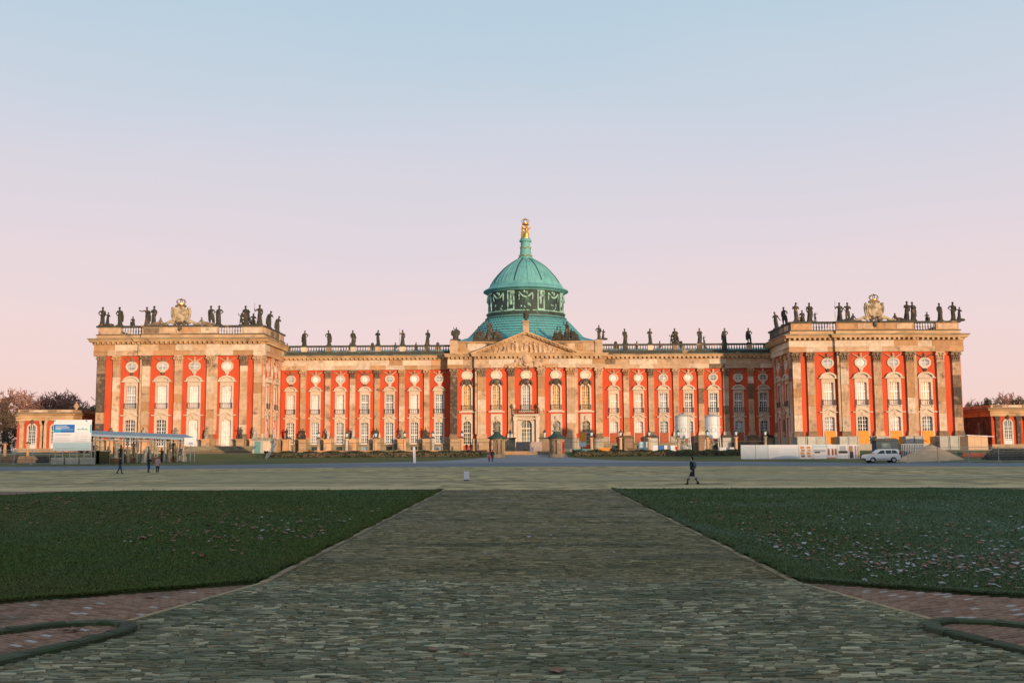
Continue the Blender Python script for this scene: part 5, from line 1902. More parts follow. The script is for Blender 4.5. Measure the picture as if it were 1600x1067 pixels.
# gable relief and the ornament hung over the entablature, as carved parts of the palace
mb = MB()
q = random.Random(5)
for k in range(15):
    x = -6.6 + 13.2 * k / 14
    hmax = 3.6 * (1 - abs(x) / 10.3)
    s = min(1.45, hmax / 1.9) * q.uniform(.8, 1)
    if s > .45:
        fig(mb, x, HM - .25, 22.05, s, q.choice([('raise', 'front'), ('out', 'hip'), ('front', 'chest'), ('staff', 'down')]), q.uniform(-.18, .18), seed=60 + k, turn=q.uniform(-.7, .7), plinth=False)
for k in range(14):
    x = q.uniform(-7, 7)
    mb.ball((x, HM - .2, 22.2 + q.uniform(0, .3)), q.uniform(.2, .4), 1.4, .7, .8)
build('relief', remesh(mb, .07, 1, 'relief'), m_tan, pm)
mb = MB()
for k in range(60):
    x = q.gauss(0, 1.5)
    z = 19.1 + q.random() * 3.4 * (1 - min(1, abs(x) / 3.4))
    mb.ball((x, HM - .75, z), q.uniform(.18, .42), 1, .7, 1, 7, 5)
    if k % 3 == 0:
        mb.tube([(x * .3, HM - .6, 20.6), (x * 1.3, HM - .9, z)], [.16, .1], 6)
mb.ball((0, HM - .9, 20.9), .95, .9, .5, 1.2)
o = build('carved_cartouche', remesh(mb, .08, 1, 'carved_cartouche'), m_tan, pm)

# ------------------------------------------------------------------ statues and pedestals along the foot of the palace
GS = 'statues along the foot of the palace'
foot = [(174, 198.6, 'think', m_greystat, 'grey'), (225, 198.0, 'hip', m_marble, 'white'), (275, 198.0, 'nude', m_greystat, 'grey'), (322, 198.0, 'bow', m_greystat, 'grey'), (376, 198.6, 'staff', m_statue, 'dark'), (397, 198.6, 'child', m_marble, 'white'),
        (473, 214.6, 'family', m_statue, 'dark'), (512, 214.6, 'hip2', m_marble, 'white'), (551, 214.6, 'raise', m_marble, 'white'), (589, 214.6, 'cloak', m_statue, 'dark'), (627, 214.6, 'think', m_greystat, 'grey'), (666, 214.6, 'duo', m_statue, 'dark')]
names = ['beside the billboard top edge', 'behind the canopy roof, nearest the billboard', 'behind the middle of the canopy roof', 'above the far end of the canopy roof', 'beside the last pilaster pair of the billboard wing', 'at the inner corner of the billboard wing, on the plinth',
         'at the first pilaster past the billboard wing', 'at the second pilaster from the billboard wing', 'at the third pilaster from the billboard wing', 'at the fourth pilaster from the billboard wing', 'at the fifth pilaster from the billboard wing', 'at the pilaster nearest the middle of the palace']
for (px_, Y, key, mt, cw), nm in zip(foot, names):
    x, _ = at(px_, 683, Y)
    pz = 4.42
    pd = build('pedestal', MB().cbox(-.75, .75, -.6, .6, 0, pz - 1.95, .05).box(-.85, .85, -.7, .7, pz - 1.95, pz - 1.7).box(-.9, .9, -.75, .75, 0, .25), m_peach if mt is not m_statue else m_plinth, None, (x, Y, 1.69))
    tag(pd, 'pedestal of the %s statue %s' % (cw, nm), 'pedestal', 'pedestals along the palace foot')
    statue(key, x, Y, 4.42, 2.35, '%s garden statue %s' % (cw, nm), GS, mt, rng.uniform(-.4, .4), 'garden_statue')
# two more on the courtyard side of the wing
for Y, key, mt, nm in ((203.2, 'raise', m_marble, 'white garden statue between the windows of the billboard wing flank'), (214.2, 'think', m_statue, 'dark garden statue in the inner corner by the billboard wing flank')):
    x = -50.2
    pd = build('pedestal', MB().cbox(-.7, .7, -.6, .6, 0, 2.5, .05).box(-.8, .8, -.7, .7, 2.5, 2.73), m_peach, None, (x, Y, 1.69))
    tag(pd, 'stone pedestal under the %s' % nm, 'pedestal', 'pedestals along the palace foot')
    statue(key, x, Y, 4.42, 2.3, nm, GS, mt, .8, 'garden_statue')
# crated pedestals on the silo side
for i, px_ in enumerate((982, 1021, 1098, 1135, 1176, 1200)):
    x, _ = at(px_, 690, 214.4)
    c = empty('crate', (x, 214.4, 1.7))
    tag(c, 'dark sheeted wooden crate at the palace foot, %s counted from the middle part' % ORD[i], 'crate', 'crates around the covered statues')
    for s in (-1, 1):
        build('post', MB().box(s * .95 - .08, s * .95 + .08, -.75, -.6, 0, 2.9), m_timber, c)
    build('box', MB().cbox(-.9, .9, -.68, .6, 0, 2.7, .05), rng.choice([m_basement, m_greywrap, m_brownwrap]), c)
    build('lid', MB().prism([(-1.15, 2.7), (1.15, 2.7), (1.05, 2.95), (.2, 3.25), (-.2, 3.25), (-1.05, 2.95)], -.85, .75), m_pipe if i % 2 else m_timber, c)
for i, px_ in enumerate((1252, 1268, 1283, 1318, 1333, 1376, 1421, 1434, 1474, 1490)):
    x, _ = at(px_, 688, 198.6)
    o = build('sheeting_box', MB().cbox(-.8, .8, -.45, .45, 0, 2.65, .06).box(-.9, -.74, -.55, -.4, 0, 2.7).box(.74, .9, -.55, -.4, 0, 2.7), m_greywrap if i % 2 else m_concrete, None, (x, 198.5, 1.7))
    tag(o, 'pale sheeted box along the plinth of the car-side wing, %s from its inner corner' % (ORD + ['eighth', 'ninth', 'tenth'])[i], 'box', 'sheeted boxes along the wing plinth')
# wide steps in front of the billboard wing
st = empty('steps', (-60, 192, 1.7))
tag(st, 'broad brown stone steps rising to the billboard wing', 'steps')
for k in range(7):
    build('step', MB().cbox(-7.5, 7.5, 0, 7.6 - k * .95, 0, .19, .03), m_timber if k < 2 else m_basement, st, (3, -2 + k * .95, k * .19))

# ------------------------------------------------------------------ lamp posts, rails, low wall, hedge, guard kiosks
LX = [10.7, 15.5, 20.2, 25.0, 29.8, 34.5, 39.3]


def lamp_post(x, y, z, lab, lantern=True, mat=m_peach, h=2.35, grp='stone lamp posts along the forecourt'):
    p = empty('lamp_post', (x, y, z))
    tag(p, lab, 'lamp post', grp)
    build('base', MB().cbox(-.33, .33, -.33, .33, 0, .35, .04), m_kiosk, p)
    build('shaft', MB().lathe([(.25, .35), (.24, h * .5), (.21, h - .12)], 12).box(-.29, .29, -.29, .29, h - .14, h), mat, p)
    build('cap', MB().lathe([(.34, h), (.38, h + .1), (.2, h + .25), (.08, h + .32)], 10), m_soot, p)
    if lantern:
        build('lantern', MB().lathe([(.1, h + .3), (.17, h + .36), (.27, h + .85)], 6), m_signpale, p)
        build('lantern_roof', MB().lathe([(.34, h + .85), (.3, h + .92), (.12, h + 1.1), (.05, h + 1.15), (.08, h + 1.22), (.02, h + 1.36)], 6), m_kroof, p)
    return p


for side in (-1, 1):
    sd = 'billboard' if side < 0 else 'silo'
    for i, lx in enumerate(LX):
        lamp_post(side * lx, 170, 1.7, 'round stone lamp post with lantern, %s from the guard kiosk on the %s side' % (ORD[i], sd), lantern=not (side < 0 and i == 6), mat=m_peach if i % 3 != 1 or side > 0 else m_marble)
    r = empty('iron_rail', (side * 25, 170, 1.7))
    tag(r, 'thin dark iron rail strung between the lamp posts on the %s side' % sd, 'railing', 'iron rails of the forecourt')
    for a, b in zip([5.6] + LX, LX):
        build('bar', MB().box(min(side * (a + .26), side * (b - .26)) - side * 25, max(side * (a + .26), side * (b - .26)) - side * 25, -.03, .03, 1.62, 1.69), m_iron, r)
    hg = empty('hedge', (side * 25, 166.6, 1.15))
    tag(hg, 'low dark clipped hedge under the lamp posts on the %s side' % sd, 'hedge')
    n = 5200
    V, Fc = [], []
    for k in range(n):
        u = rng.uniform(-17.5, 17.5)
        top = .72 + .12 * math.sin(u * 1.7) + rng.gauss(0, .05)
        v = rng.uniform(-.75, .75)
        w = rng.uniform(-.3, top) if abs(v) > .5 else top - rng.random() ** 2 * .3
        s = rng.uniform(.10, .2)
        a, b = rng.uniform(0, 6.28), rng.uniform(-.9, .9)
        c = len(V)
        for (e, f) in ((-1, -.6), (1, -.6), (.8, .7), (-.7, .6)):
            V.append((u + s * e * math.cos(a), v + s * e * math.sin(a) + s * f * .3, w + s * f * math.cos(b)))
        Fc.append((c, c + 1, c + 2, c + 3))
    me = bpy.data.meshes.new('foliage')
    me.from_pydata(V, [], Fc)
    build('foliage', me, m_hedge, hg)
    build('core', MB().box(-17.3, 17.3, -.6, .6, -.4, .62), m_ever, hg)
lw = empty('low_wall', (-23, 168.3, 1.5))
tag(lw, 'low peach sandstone wall running below the lamp posts on the billboard side', 'wall')
for i in range(8):
    a = -36.5 + i * 3.75
    build('wall_stone', MB().cbox(-1.86, 1.86, -.25, .3, 0, .55, .03).box(-1.87, 1.87, -.33, .36, .55, .63), m_peach if i not in (3, 6) else m_basement, lw, (a + 1.9 + 23, 0, 0))
# gate step between the kiosks
gs = build('gate_step', MB().cbox(-5.2, 5.2, -.5, 3.5, 0, .65, .05), m_peach, None, (0, 167.5, 1.25))
tag(gs, 'wide peach stone step across the gate between the guard kiosks', 'step')
for s in (-1, 1):
    sd = 'billboard' if s < 0 else 'silo'
    k = empty('guard_kiosk', (s * 4.75, 164.6, 1.1), (-.35 if s < 0 else .35))
    tag(k, 'small round stone guard kiosk with red door on the %s side of the gate' % sd, 'kiosk', 'guard kiosks at the gate')
    build('plinth', MB().lathe([(1.35, -.4), (1.35, .3), (1.22, .36)], 20), m_kiosk, k)
    build('body', MB().lathe([(1.12, .3), (1.12, 2.55), (1.2, 2.62), (1.2, 2.75)], 20), m_kiosk, k)
    for a in (-2.55, -1.95, -1.15, -.55):
        x0, y0 = 1.14 * math.cos(a), 1.14 * math.sin(a)
        build('column', MB().lathe([(.16, .3), (.13, .5), (.12, 2.3), (.17, 2.55)], 8, x0, y0), m_peach if s * math.cos(a) > 0 else m_soot, k)
    a = -math.pi / 2 + s * .75
    door = MB().cbox(-.42, .42, -.12, .0, .32, 2.35, .03)
    d = build('door', door, m_kred, k, (1.1 * math.cos(a), 1.1 * math.sin(a), 0), a + math.pi / 2)
    build('door_panel', MB().box(-.2, .2, -.15, -.11, 1.0, 2.0), m_kroof, d)
    a = -math.pi / 2 - s * .5
    build('niche', MB().cbox(-.35, .35, -.08, .02, .6, 2.2, .04), m_brownwrap, k, (1.1 * math.cos(a), 1.1 * math.sin(a), 0), a + math.pi / 2)
    build('roof', MB().lathe([(1.2, 2.75), (1.5, 2.85), (1.52, 2.98), (1.1, 3.2), (.65, 3.5), (.5, 3.75), (.52, 3.9), (.3, 3.95)], 20), m_kroof, k)
    t = statue('arms', s * 4.75, 164.6, 5.05, 1.75, 'grey carved trophy standing on the %s-side guard kiosk roof' % sd, None, m_greystat, .4, 'kiosk_trophy', 'trophy')
    # gate piers with a lamp, behind the kiosks
    x, _ = at(797 if s < 0 else 851, 690, 176)
    p = empty('gate_pier', (x, 176, 1.7))
    tag(p, 'square stone gate pier with lantern behind the %s-side kiosk' % sd, 'pier', 'gate piers')
    build('block', MB().cbox(-.9, .9, -.6, .6, 0, 2.3, .06), m_kiosk, p)
    build('cap', MB().box(-1.05, 1.05, -.75, .75, 2.3, 2.5), m_kroof, p)
    build('lantern', MB().lathe([(.12, 2.5), (.12, 2.8), (.25, 3.3)], 8), m_signpale, p)
    build('lantern_roof', MB().lathe([(.33, 3.3), (.14, 3.6), (.03, 3.9)], 8), m_kroof, p)
for k, (a, b, mt, lab) in enumerate(((806, 828, m_darkwrap, 'taupe hoarding board in front of the palace door'), (828.2, 847, m_pinkwrap, 'pinkish hoarding board in front of the palace door'), (847.2, 858, m_brownwrap, 'narrow brown hoarding board beside the gate pier'))):
    x0, _ = at(a, 690, 173)
    x1, _ = at(b, 690, 173)
    o = build('hoarding_board', MB().cbox(0, x1 - x0 - .02, -.06, .06, 0, 1.75, .015).box(.1, .2, .05, .35, 0, 1.6), mt, None, (x0, 173 + k * .02, 1.69))
    tag(o, lab, 'hoarding', 'boards across the gate')
x, _ = at(831.5, 699, 171.8)
o = empty('notice_sign', (x, 171.8, 1.7))
tag(o, 'small white notice sign leaning on the gate hoarding', 'sign')
build('board', MB().cbox(-.3, .3, -.04, .03, .1, .9, .01), m_signwhite, o)
build('foot', MB().box(-.25, .25, -.1, .3, 0, .1), m_steel, o)
x, _ = at(821, 702, 171.5)
o = build('stone_urn', MB().lathe([(.25, 0), (.2, .1), (.12, .2), (.38, .4), (.42, .6), (.3, .68)], 12), m_kiosk, None, (x, 171.4, 1.7))
tag(o, 'small round stone urn in front of the taupe hoarding', 'urn')

# white stele by the road and marker on the plaza
x, y = gnd(647, 723)
sy = 146.5
x, _ = at(648, 715, sy)
o = build('white_stele', MB().prism([(-.18, 0), (.18, 0), (.06, 2.3), (-.28, 2.34)], -.12, .12), m_signwhite, None, (x, sy, z_at(x, sy) - .03))
tag(o, 'slim white leaning stele on the grass verge beside the road', 'stele')
x, y = gnd(729, 751)
o = empty('marker_stone', (x, y, 0))
tag(o, 'short white marker block standing alone on the plaza paving', 'marker')
build('block', MB().cbox(-.19, .19, -.13, .13, .08, .68, .03), m_signwhite, o)
build('foot', MB().box(-.22, .22, -.16, .16, 0, .08), m_kerbl, o)

# ------------------------------------------------------------------ low red annexes beyond the wings
def annex(x0, x1, y, z0, zt, deep, side, label, wins, dimmed):
    a = empty('annex', ((x0 + x1) / 2, y, z0))
    tag(a, label, 'building', 'low annexes beyond the wings')
    L = x1 - x0
    h = zt - z0
    hw = L / 2
    xi = hw * (-side)          # flank towards the palace
    build('wall', MB().box(-hw, hw, 0, deep, 0, h * .78), m_red2, a)
    build('plinth', MB().box(-hw - .12, hw + .12, -.15, deep, 0, h * .09), m_plinth, a)
    route = [(-hw, deep), (-hw, 0), (hw, 0), (hw, deep)]
    build('entablature', MB().sweep(route, [(.02, h * .74), (.2, h * .74), (.22, h * .80), (.3, h * .81), (.3, h * .86), (.8, h * .87), (.95, h * .90), (-.5, h * .915)]), m_corn, a)
    build('cornice_edge', MB().sweep(route, [(.75, h * .905), (1.0, h * .91), (1.0, h * .925), (-.5, h * .94)]), m_kiosk, a)
    build('parapet', MB().sweep(route, [(-.5, h * .92), (-.05, h * .92), (-.05, h), (-.5, h)]), m_tan, a)
    k = max(3, int(L / 2.6))
    for i in range(k):
        c = -hw + L * (i + .5) / k
        build('parapet_panel', MB().cbox(c - .9, c + .9, -.03, .1, h * .945, h * .99, .02), m_cream if i % 2 else m_brown, a)
    build('roof', MB().add([(-hw + .4, .4, h * .93), (hw - .4, .4, h * .93), (hw - .4, deep - .4, h * .93), (-hw + .4, deep - .4, h * .93), (0, deep * .3, h * 1.02), (0, deep * .7, h * 1.02)],
                           [(0, 1, 4), (1, 2, 5, 4), (2, 3, 5), (3, 0, 4, 5)]), m_copper, a)
    pw = .8
    ps = sorted([w + s * 2.1 for w in wins for s in (-1, 1)])
    for px_ in ps:
        if -hw + .5 < px_ < hw - .4:
            p = empty('pilaster', (px_, 0, h * .09), 0, a)
            build('shaft', MB().cbox(-.42, .42, -.3, 0, 0, h * .55, .05), m_soot if dimmed and rng.random() < .7 else m_tan, p)
            build('capital', MB().prism([(-.42, h * .55), (.42, h * .55), (.6, h * .65), (-.6, h * .65)], -.42, 0), m_tan if not dimmed else m_soot, p)
    for wx in wins:
        w = build('window', MB().strip(arch_out(.75, h * .56, .75), arch_out(.75, h * .56, .75, e=.3), -.16, .02), m_pale, a, (wx, 0, h * .09))
        build('pane', MB().prism(arch_out(.75, h * .56, .75, e=.02), -.03, -.01), m_glass_d, w)
        build('glazing_bars', bars_mesh(.75, h * .56, .75, 4, 7, .1, True, .2), m_white, w, (0, -.06, 0))
        build('crest', MB().ball((0, -.2, h * .62), .4, .9, .5, 1.3), m_soot, w)
        build('panel', MB().box(-.75, .75, -.12, -.04, 0, .7), m_white, w)
    build('flank_dark_sheet', MB().box(min(xi, xi - side * .06), max(xi, xi - side * .06), .25, deep - .1, h * .09, h * .735), m_soot if dimmed else m_brown, a)  # thin dark sheet laid over the red flank wall
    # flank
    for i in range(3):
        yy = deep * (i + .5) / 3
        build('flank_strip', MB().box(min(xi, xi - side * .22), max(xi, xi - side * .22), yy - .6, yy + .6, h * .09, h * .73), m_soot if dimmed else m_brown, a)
        build('flank_window', MB().box(min(xi, xi - side * .1), max(xi, xi - side * .1), yy + 1.1, yy + 2.3, h * .12, h * .6), m_glass_t, a)
    return a


YA = 208.0
xa0, _ = at(27, 660, YA)
xa1, _ = at(113, 660, YA)
_, zt_ = at(70, 640, YA)
_, zb_ = at(70, 693, YA)
annex(xa0, xa1, YA, 2.0, zt_, 26, -1, 'low red annex with arched white windows behind the billboard', [-.2 - 2.8 + 0.5, 2.2], False)
xb0, _ = at(1549, 660, YA)
xb1, _ = at(1640, 660, YA)
_, zt2 = at(1570, 632.5, YA)
an = annex(xb0, xb1, YA, 2.0, zt2, 24, 1, 'low red annex with one arched window in view past the car-side wing', [-2.6, 3.2], True)
xu, zu = at(118, 633, 214)
u = empty('roof_vase', (xu + .2, 214, zt_ - .05))
tag(u, 'stone vase on the parapet of the annex behind the billboard', 'vase')
build('bowl', MB().lathe([(.3, 0), (.2, .3), (.55, .8), (.6, 1.1), (.35, 1.3)], 12), m_tan, u)
build('lid', MB().lathe([(.4, 1.3), (.3, 1.5), (.1, 1.7), (.12, 1.9)], 12), m_tan, u)
build('foot', MB().box(-.45, .45, -.45, .45, -.1, .02), m_tan, u)

# ------------------------------------------------------------------ trees
def bare_tree_mesh(seed, H):
    q = random.Random(seed)
    tr, tw = MB(), MB()

    def grow(p, d, L, r, lev):
        pts, rad = [p], [r]
        n = 3
        for i in range(n):
            d = (d + Vector((q.gauss(0, .13), q.gauss(0, .13), q.gauss(.04, .08)))).normalized()
            p = p + d * (L / n)
            pts.append(p)
            rad.append(r * (1 - .45 * (i + 1) / n))
        (tr if lev < 3 else tw).tube(pts, rad, 6 if lev < 2 else 4 if lev < 3 else 3, 1, lev < 2)
        if lev >= 6:
            return
        k = q.choice([3, 3, 4]) if lev < 5 else 3
        for i in range(k):
            t = q.uniform(.35, 1)
            b = pts[min(n, int(t * n + .5))]
            a = Vector((q.gauss(0, 1), q.gauss(0, 1), q.gauss(.25, .5))).normalized()
            grow(b, (d * .75 + a * .75).normalized(), L * q.uniform(.58, .8), max(.03, rad[-1] * q.uniform(.55, .85)), lev + 1)

    grow(Vector((0, 0, 0)), Vector((0, 0, 1)), H * .30, H * .022, 0)
    return tr.mesh('trunk', fix=False), tw.mesh('crown', fix=False)


def evergreen_mesh(seed, H, W, n=7000):
    q = random.Random(seed)
    V, Fc = [], []
    lumps = []
    for k in range(26):
        z = H * q.uniform(.15, .95)
        rr = W * (1 - z / H) ** .6 * q.uniform(.3, .95)
        a = q.uniform(0, 6.28)
        lumps.append((rr * math.cos(a), rr * math.sin(a), z, W * q.uniform(.16, .34)))
    for k in range(n):
        x, y, z, r = q.choice(lumps)
        d = Vector((q.gauss(0, 1), q.gauss(0, 1), q.gauss(0, 1))).normalized() * r * q.uniform(.6, 1.08)
        s = q.uniform(.08, .2) * H / 14
        c = Vector((x, y, z)) + d
        u = Vector((q.gauss(0, 1), q.gauss(0, 1), q.gauss(0, .5))).normalized()
        w = u.cross(Vector((q.gauss(0, 1), q.gauss(0, 1), q.gauss(0, 1)))).normalized()
        i = len(V)
        V += [tuple(c + u * s), tuple(c + w * s * .6), tuple(c - u * s), tuple(c - w * s * .6)]
        Fc.append((i, i + 1, i + 2, i + 3))
    cr_ = bpy.data.meshes.new('crown')
    cr_.from_pydata(V, [], Fc)
    tr = MB().tube([(0, 0, 0), (.1, 0, H * .5), (0, 0, H * .9)], [H * .025, H * .018, .03], 7).mesh('trunk')
    return tr, cr_


BT = [bare_tree_mesh(s, 10) for s in (1, 2, 3)]
EV = [evergreen_mesh(s, 10, w) for s, w in ((4, 4.2), (5, 3.0), (6, 5.0))]


def tree(kind, px_, ptop, Y, label, k, wide=1.0, zb=1.7):
    x, zt_ = at(px_, ptop, Y)
    h = zt_ - zb
    t = empty('bare_tree' if kind == 'bare' else 'evergreen_tree', (x, Y, zb), rng.uniform(0, 6.28))
    tag(t, label, 'tree', 'trees beyond the palace')
    tr, cr_ = (BT if kind == 'bare' else EV)[k % 3]
    s = h / max(v.co.z for v in cr_.vertices)
    t.scale = (s * wide, s * wide, s)
    build('trunk', tr, m_bark, t)
    build('crown', cr_, m_twig if kind == 'bare' else m_ever, t)


for i, (kind, px_, pt, Y, k, wd, lab) in enumerate([
        ('bare', 18, 603, 262, 0, 1.3, 'bare reddish tree at the picture edge, tallest behind the annex by the billboard'), ('ever', 8, 640, 236, 0, 1.5, 'dark evergreen tree filling the picture edge beside the annex'),
        ('bare', 50, 608, 268, 1, 1.5, 'bare reddish tree behind the outer end of the billboard annex'), ('ever', 42, 634, 262, 2, 1.3, 'dark evergreen behind the outer end of the billboard annex'),
        ('bare', 78, 608, 272, 2, 1.4, 'bare reddish tree above the middle of the billboard annex'), ('ever', 72, 635, 264, 1, 1.6, 'dark evergreen above the middle of the billboard annex'),
        ('bare', 108, 610, 270, 0, 1.5, 'bare reddish tree above the inner end of the billboard annex'), ('ever', 100, 633, 262, 0, 1.3, 'dark evergreen above the inner end of the billboard annex'),
        ('bare', 136, 612, 266, 1, 1.5, 'bare reddish tree beside the outer pilaster of the billboard wing'), ('ever', 130, 634, 258, 2, 1.3, 'dark evergreen beside the outer pilaster of the billboard wing'),
        ('ever', 150, 632, 262, 1, 1.4, 'dark evergreen half hidden by the billboard wing corner'),
        ('bare', 1519, 620, 260, 2, 1.0, 'bare tree just past the car-side wing corner'), ('ever', 1514, 628, 250, 1, .8, 'dark evergreen against the car-side wing corner'), ('ever', 1530, 629, 252, 0, .9, 'low dark evergreen second from the car-side wing corner'),
        ('ever', 1543, 620, 250, 1, .8, 'narrow dark evergreen above the car-side annex corner'), ('ever', 1560, 619, 248, 2, .7, 'dark evergreen with ragged top above the car-side annex'),
        ('bare', 1580, 611, 262, 0, 1.2, 'bare pinkish tree above the car-side annex'), ('ever', 1588, 619, 250, 0, .9, 'dark evergreen at the picture edge above the car-side annex')]):
    tree(kind, px_, pt, Y, lab, k, wd)
# the far wood that closes the view behind everything
q = random.Random(77)
V, Fc = [], []
for k in range(420):
    x = q.uniform(-620, 620)
    y = q.uniform(335, 375)
    h = q.uniform(9, 15)
    w = q.uniform(4, 8)
    for i in range(80):
        d = Vector((q.gauss(0, 1), q.gauss(0, 1), q.gauss(0, 1))).normalized() * q.uniform(.55, 1.05)
        c = Vector((x + d.x * w, y + d.y * 4, max(.3, h * .55 + d.z * h * .5)))
        sz = q.uniform(.35, .9)
        u = Vector((q.gauss(0, 1), q.gauss(0, .4), q.gauss(0, 1))).normalized()
        v = u.cross(Vector((0, 1, .2))).normalized()
        n_ = len(V)
        V += [tuple(c + u * sz), tuple(c + v * sz * .6), tuple(c - u * sz), tuple(c - v * sz * .6)]
        Fc.append((n_, n_ + 1, n_ + 2, n_ + 3))
me = bpy.data.meshes.new('far_woods')
me.from_pydata(V, [], Fc)
stuff(build('far_woods', me, m_ever, None, (0, 0, 1.7)), 'distant brownish wood closing the view behind the palace and annexes', 'woods')
# near bare branches at the picture edge
x, zt_ = at(-28, 575, 120)
t = empty('bare_tree', (x - 1.5, 120, 0))
tag(t, 'nearer bare tree whose twigs reach in at the picture edge', 'tree', 'trees beyond the palace')
t.scale = (1.25, 1.25, 1.25)
build('trunk', BT[1][0], m_bark, t)
build('crown', BT[1][1], m_bark, t)

# ------------------------------------------------------------------ the building site: billboard side
YB = 139.0
bx0, bz1 = at(84.5, 656, YB)
bx1, _ = at(143.5, 656.5, YB)
_, bz0 = at(111, 704, YB)
W, Hh = bx1 - bx0, bz1 - bz0
zg = z_at((bx0 + bx1) / 2, YB)
bb = empty('billboard', ((bx0 + bx1) / 2, YB, zg))
tag(bb, 'white and blue building-site billboard on posts and concrete blocks', 'billboard')
hw = W / 2
b0, b1 = bz0 - zg, bz1 - zg
panel = build('panel', MB().cbox(-hw, hw, -.06, .06, b0, b1, .02), m_signwhite, bb)


def pr(name, u0, u1, v0, v1, mat, d=.004):
    """flat print on the panel: fractions of width from the edge and height from the top"""
    return build(name, MB().box(-hw + W * u0, -hw + W * u1, -.06 - d, -.058, b1 - Hh * v1, b1 - Hh * v0), mat, panel)


pr('blue_field', .005, .56, .15, .41, m_signblue)
pr('cyan_field', .005, .20, .33, .41, m_signcyan, .006)
pr('side_stripe', .965, .998, .15, .41, m_signteal)
pr('pale_field', .01, .99, .745, .985, m_signpale)
for u0, u1, v, mt, t in ((.05, .36, .195, m_signpale, .016), (.05, .42, .25, m_signwhite, .02), (.05, .21, .285, m_signpale, .02), (.05, .52, .315, m_signpale, .012), (.03, .48, .46, m_signink, .012), (.04, .45, .5, m_signink, .02),
                         (.05, .4, .58, m_signink, .01), (.05, .45, .64, m_signink, .014), (.05, .45, .69, m_signink, .008), (.58, .82, .44, m_signink, .008), (.57, .68, .51, m_signink, .01), (.73, .9, .51, m_signink, .01), (.57, .68, .56, m_signink, .008),
                         (.73, .9, .56, m_signink, .008), (.57, .66, .635, m_signpale, .018), (.73, .9, .635, m_signink, .01), (.57, .9, .69, m_signink, .01), (.02, .99, .735, m_signink, .012), (.1, .6, .80, m_signteal, .006), (.1, .7, .87, m_signwhite, .006), (.1, .6, .92, m_signteal, .006),
                         (.1, .5, .05, m_signink, .008), (.1, .42, .09, m_signink, .006)):
    pr('print_line', u0, u1, v - t / 2, v + t / 2, mt, .008)
pr('corner_mark', .01, .045, .02, .05, m_signdark, .006)
pr('corner_mark', .84, .89, .02, .05, m_signdark, .006)
sk = [(.60, .325), (.60, .31), (.64, .305), (.64, .29), (.69, .29), (.69, .30), (.755, .30), (.76, .265), (.775, .235), (.785, .265), (.79, .30), (.85, .295), (.85, .285), (.89, .29), (.89, .31), (.93, .31), (.93, .325)]
build('skyline_print', MB().prism([(-hw + W * u, b1 - Hh * v) for u, v in sk], -.066, -.058), m_signteal, panel)
for k in range(3):
    x0, _ = at((81, 103.5, 126)[k], 722, YB)
    x1, _ = at((101, 124, 146)[k], 722, YB)
    c = (x0 + x1) / 2 - (bx0 + bx1) / 2
    for d in (-.5, .5):
        build('post', MB().box(c + d - .06, c + d + .06, .08, .2, .9, b0 + 1.2 if True else b1), m_steel, bb)
    build('cross_bar', MB().box(c - .5, c + .5, .1, .18, b0 - .6, b0 - .5), m_steel, bb)
for k in range(3):
    x0, _ = at((81, 103.5, 126)[k], 722, YB)
    x1, _ = at((101, 124, 146)[k], 722, YB)
    for j in range(2):
        o = build('concrete_block', MB().cbox(-(x1 - x0) / 2, (x1 - x0) / 2, -.5, .5, 0, .46, .04), m_concrete, None, ((x0 + x1) / 2, YB + .1, zg + j * .465))
        tag(o, '%s concrete block of the %s stack under the billboard' % (('lower', 'upper')[j], ('outer', 'middle', 'inner')[k]), 'concrete block', 'concrete blocks weighing the billboard')

# canopy with stored statues
cx0, _ = at(146, 690, 140.5)
cx1, _ = at(303, 690, 150)
cn = empty('canopy', ((cx0 + cx1) / 2, 146, .5))
tag(cn, 'long site canopy with blue-grey sheet roof over stored statues', 'canopy')
ox, oy, oz = (cx0 + cx1) / 2, 146, .5
L = cx1 - cx0
A_, B_ = Vector((cx0 - ox, 140.5 - oy)), Vector((cx1 - ox, 150.5 - oy))
dn = (B_ - A_).normalized()
bk = Vector((-dn.y, dn.x))
_, zr0 = at(150, 678, 140.5)
_, zr1 = at(303, 684.5, 150.5)
hr = zr0 - oz
P4 = [A_ - dn * .4, B_ + dn * .2, B_ + bk * 4 + dn * .2, A_ + bk * 4 - dn * .4]
rf = MB()
nn = 40
for i in range(nn):
    t0, t1 = i / nn, (i + 1) / nn
    for (ta, tb_, dz) in ((t0, (t0 + t1) / 2, 0), ((t0 + t1) / 2, t1, .06)):
        q = [P4[0].lerp(P4[1], ta), P4[0].lerp(P4[1], tb_), P4[3].lerp(P4[2], tb_), P4[3].lerp(P4[2], ta)]
        z0 = hr + (zr1 - zr0) * ta - .05 + dz
        rf.add([(q[0].x, q[0].y, z0 - .28), (q[1].x, q[1].y, z0 - .28), (q[2].x, q[2].y, z0 + .35), (q[3].x, q[3].y, z0 + .35), (q[0].x, q[0].y, z0), (q[1].x, q[1].y, z0), (q[2].x, q[2].y, z0 + .6), (q[3].x, q[3].y, z0 + .6)],
               [(0, 3, 2, 1), (4, 5, 6, 7), (0, 1, 5, 4), (1, 2, 6, 5), (2, 3, 7, 6), (3, 0, 4, 7)])
build('roof_sheet', rf, m_bluesheet, cn)
for i in range(8):
    t = .02 + .94 * i / 7
    for row in (0, 1):
        p = A_.lerp(B_, t) + bk * (.15 + 3.6 * row)
        zz = hr + (zr1 - zr0) * t - .3 + .4 * row
        build('post', MB().box(p.x - .07, p.x + .07, p.y - .07, p.y + .07, -.3, zz), m_steel, cn)
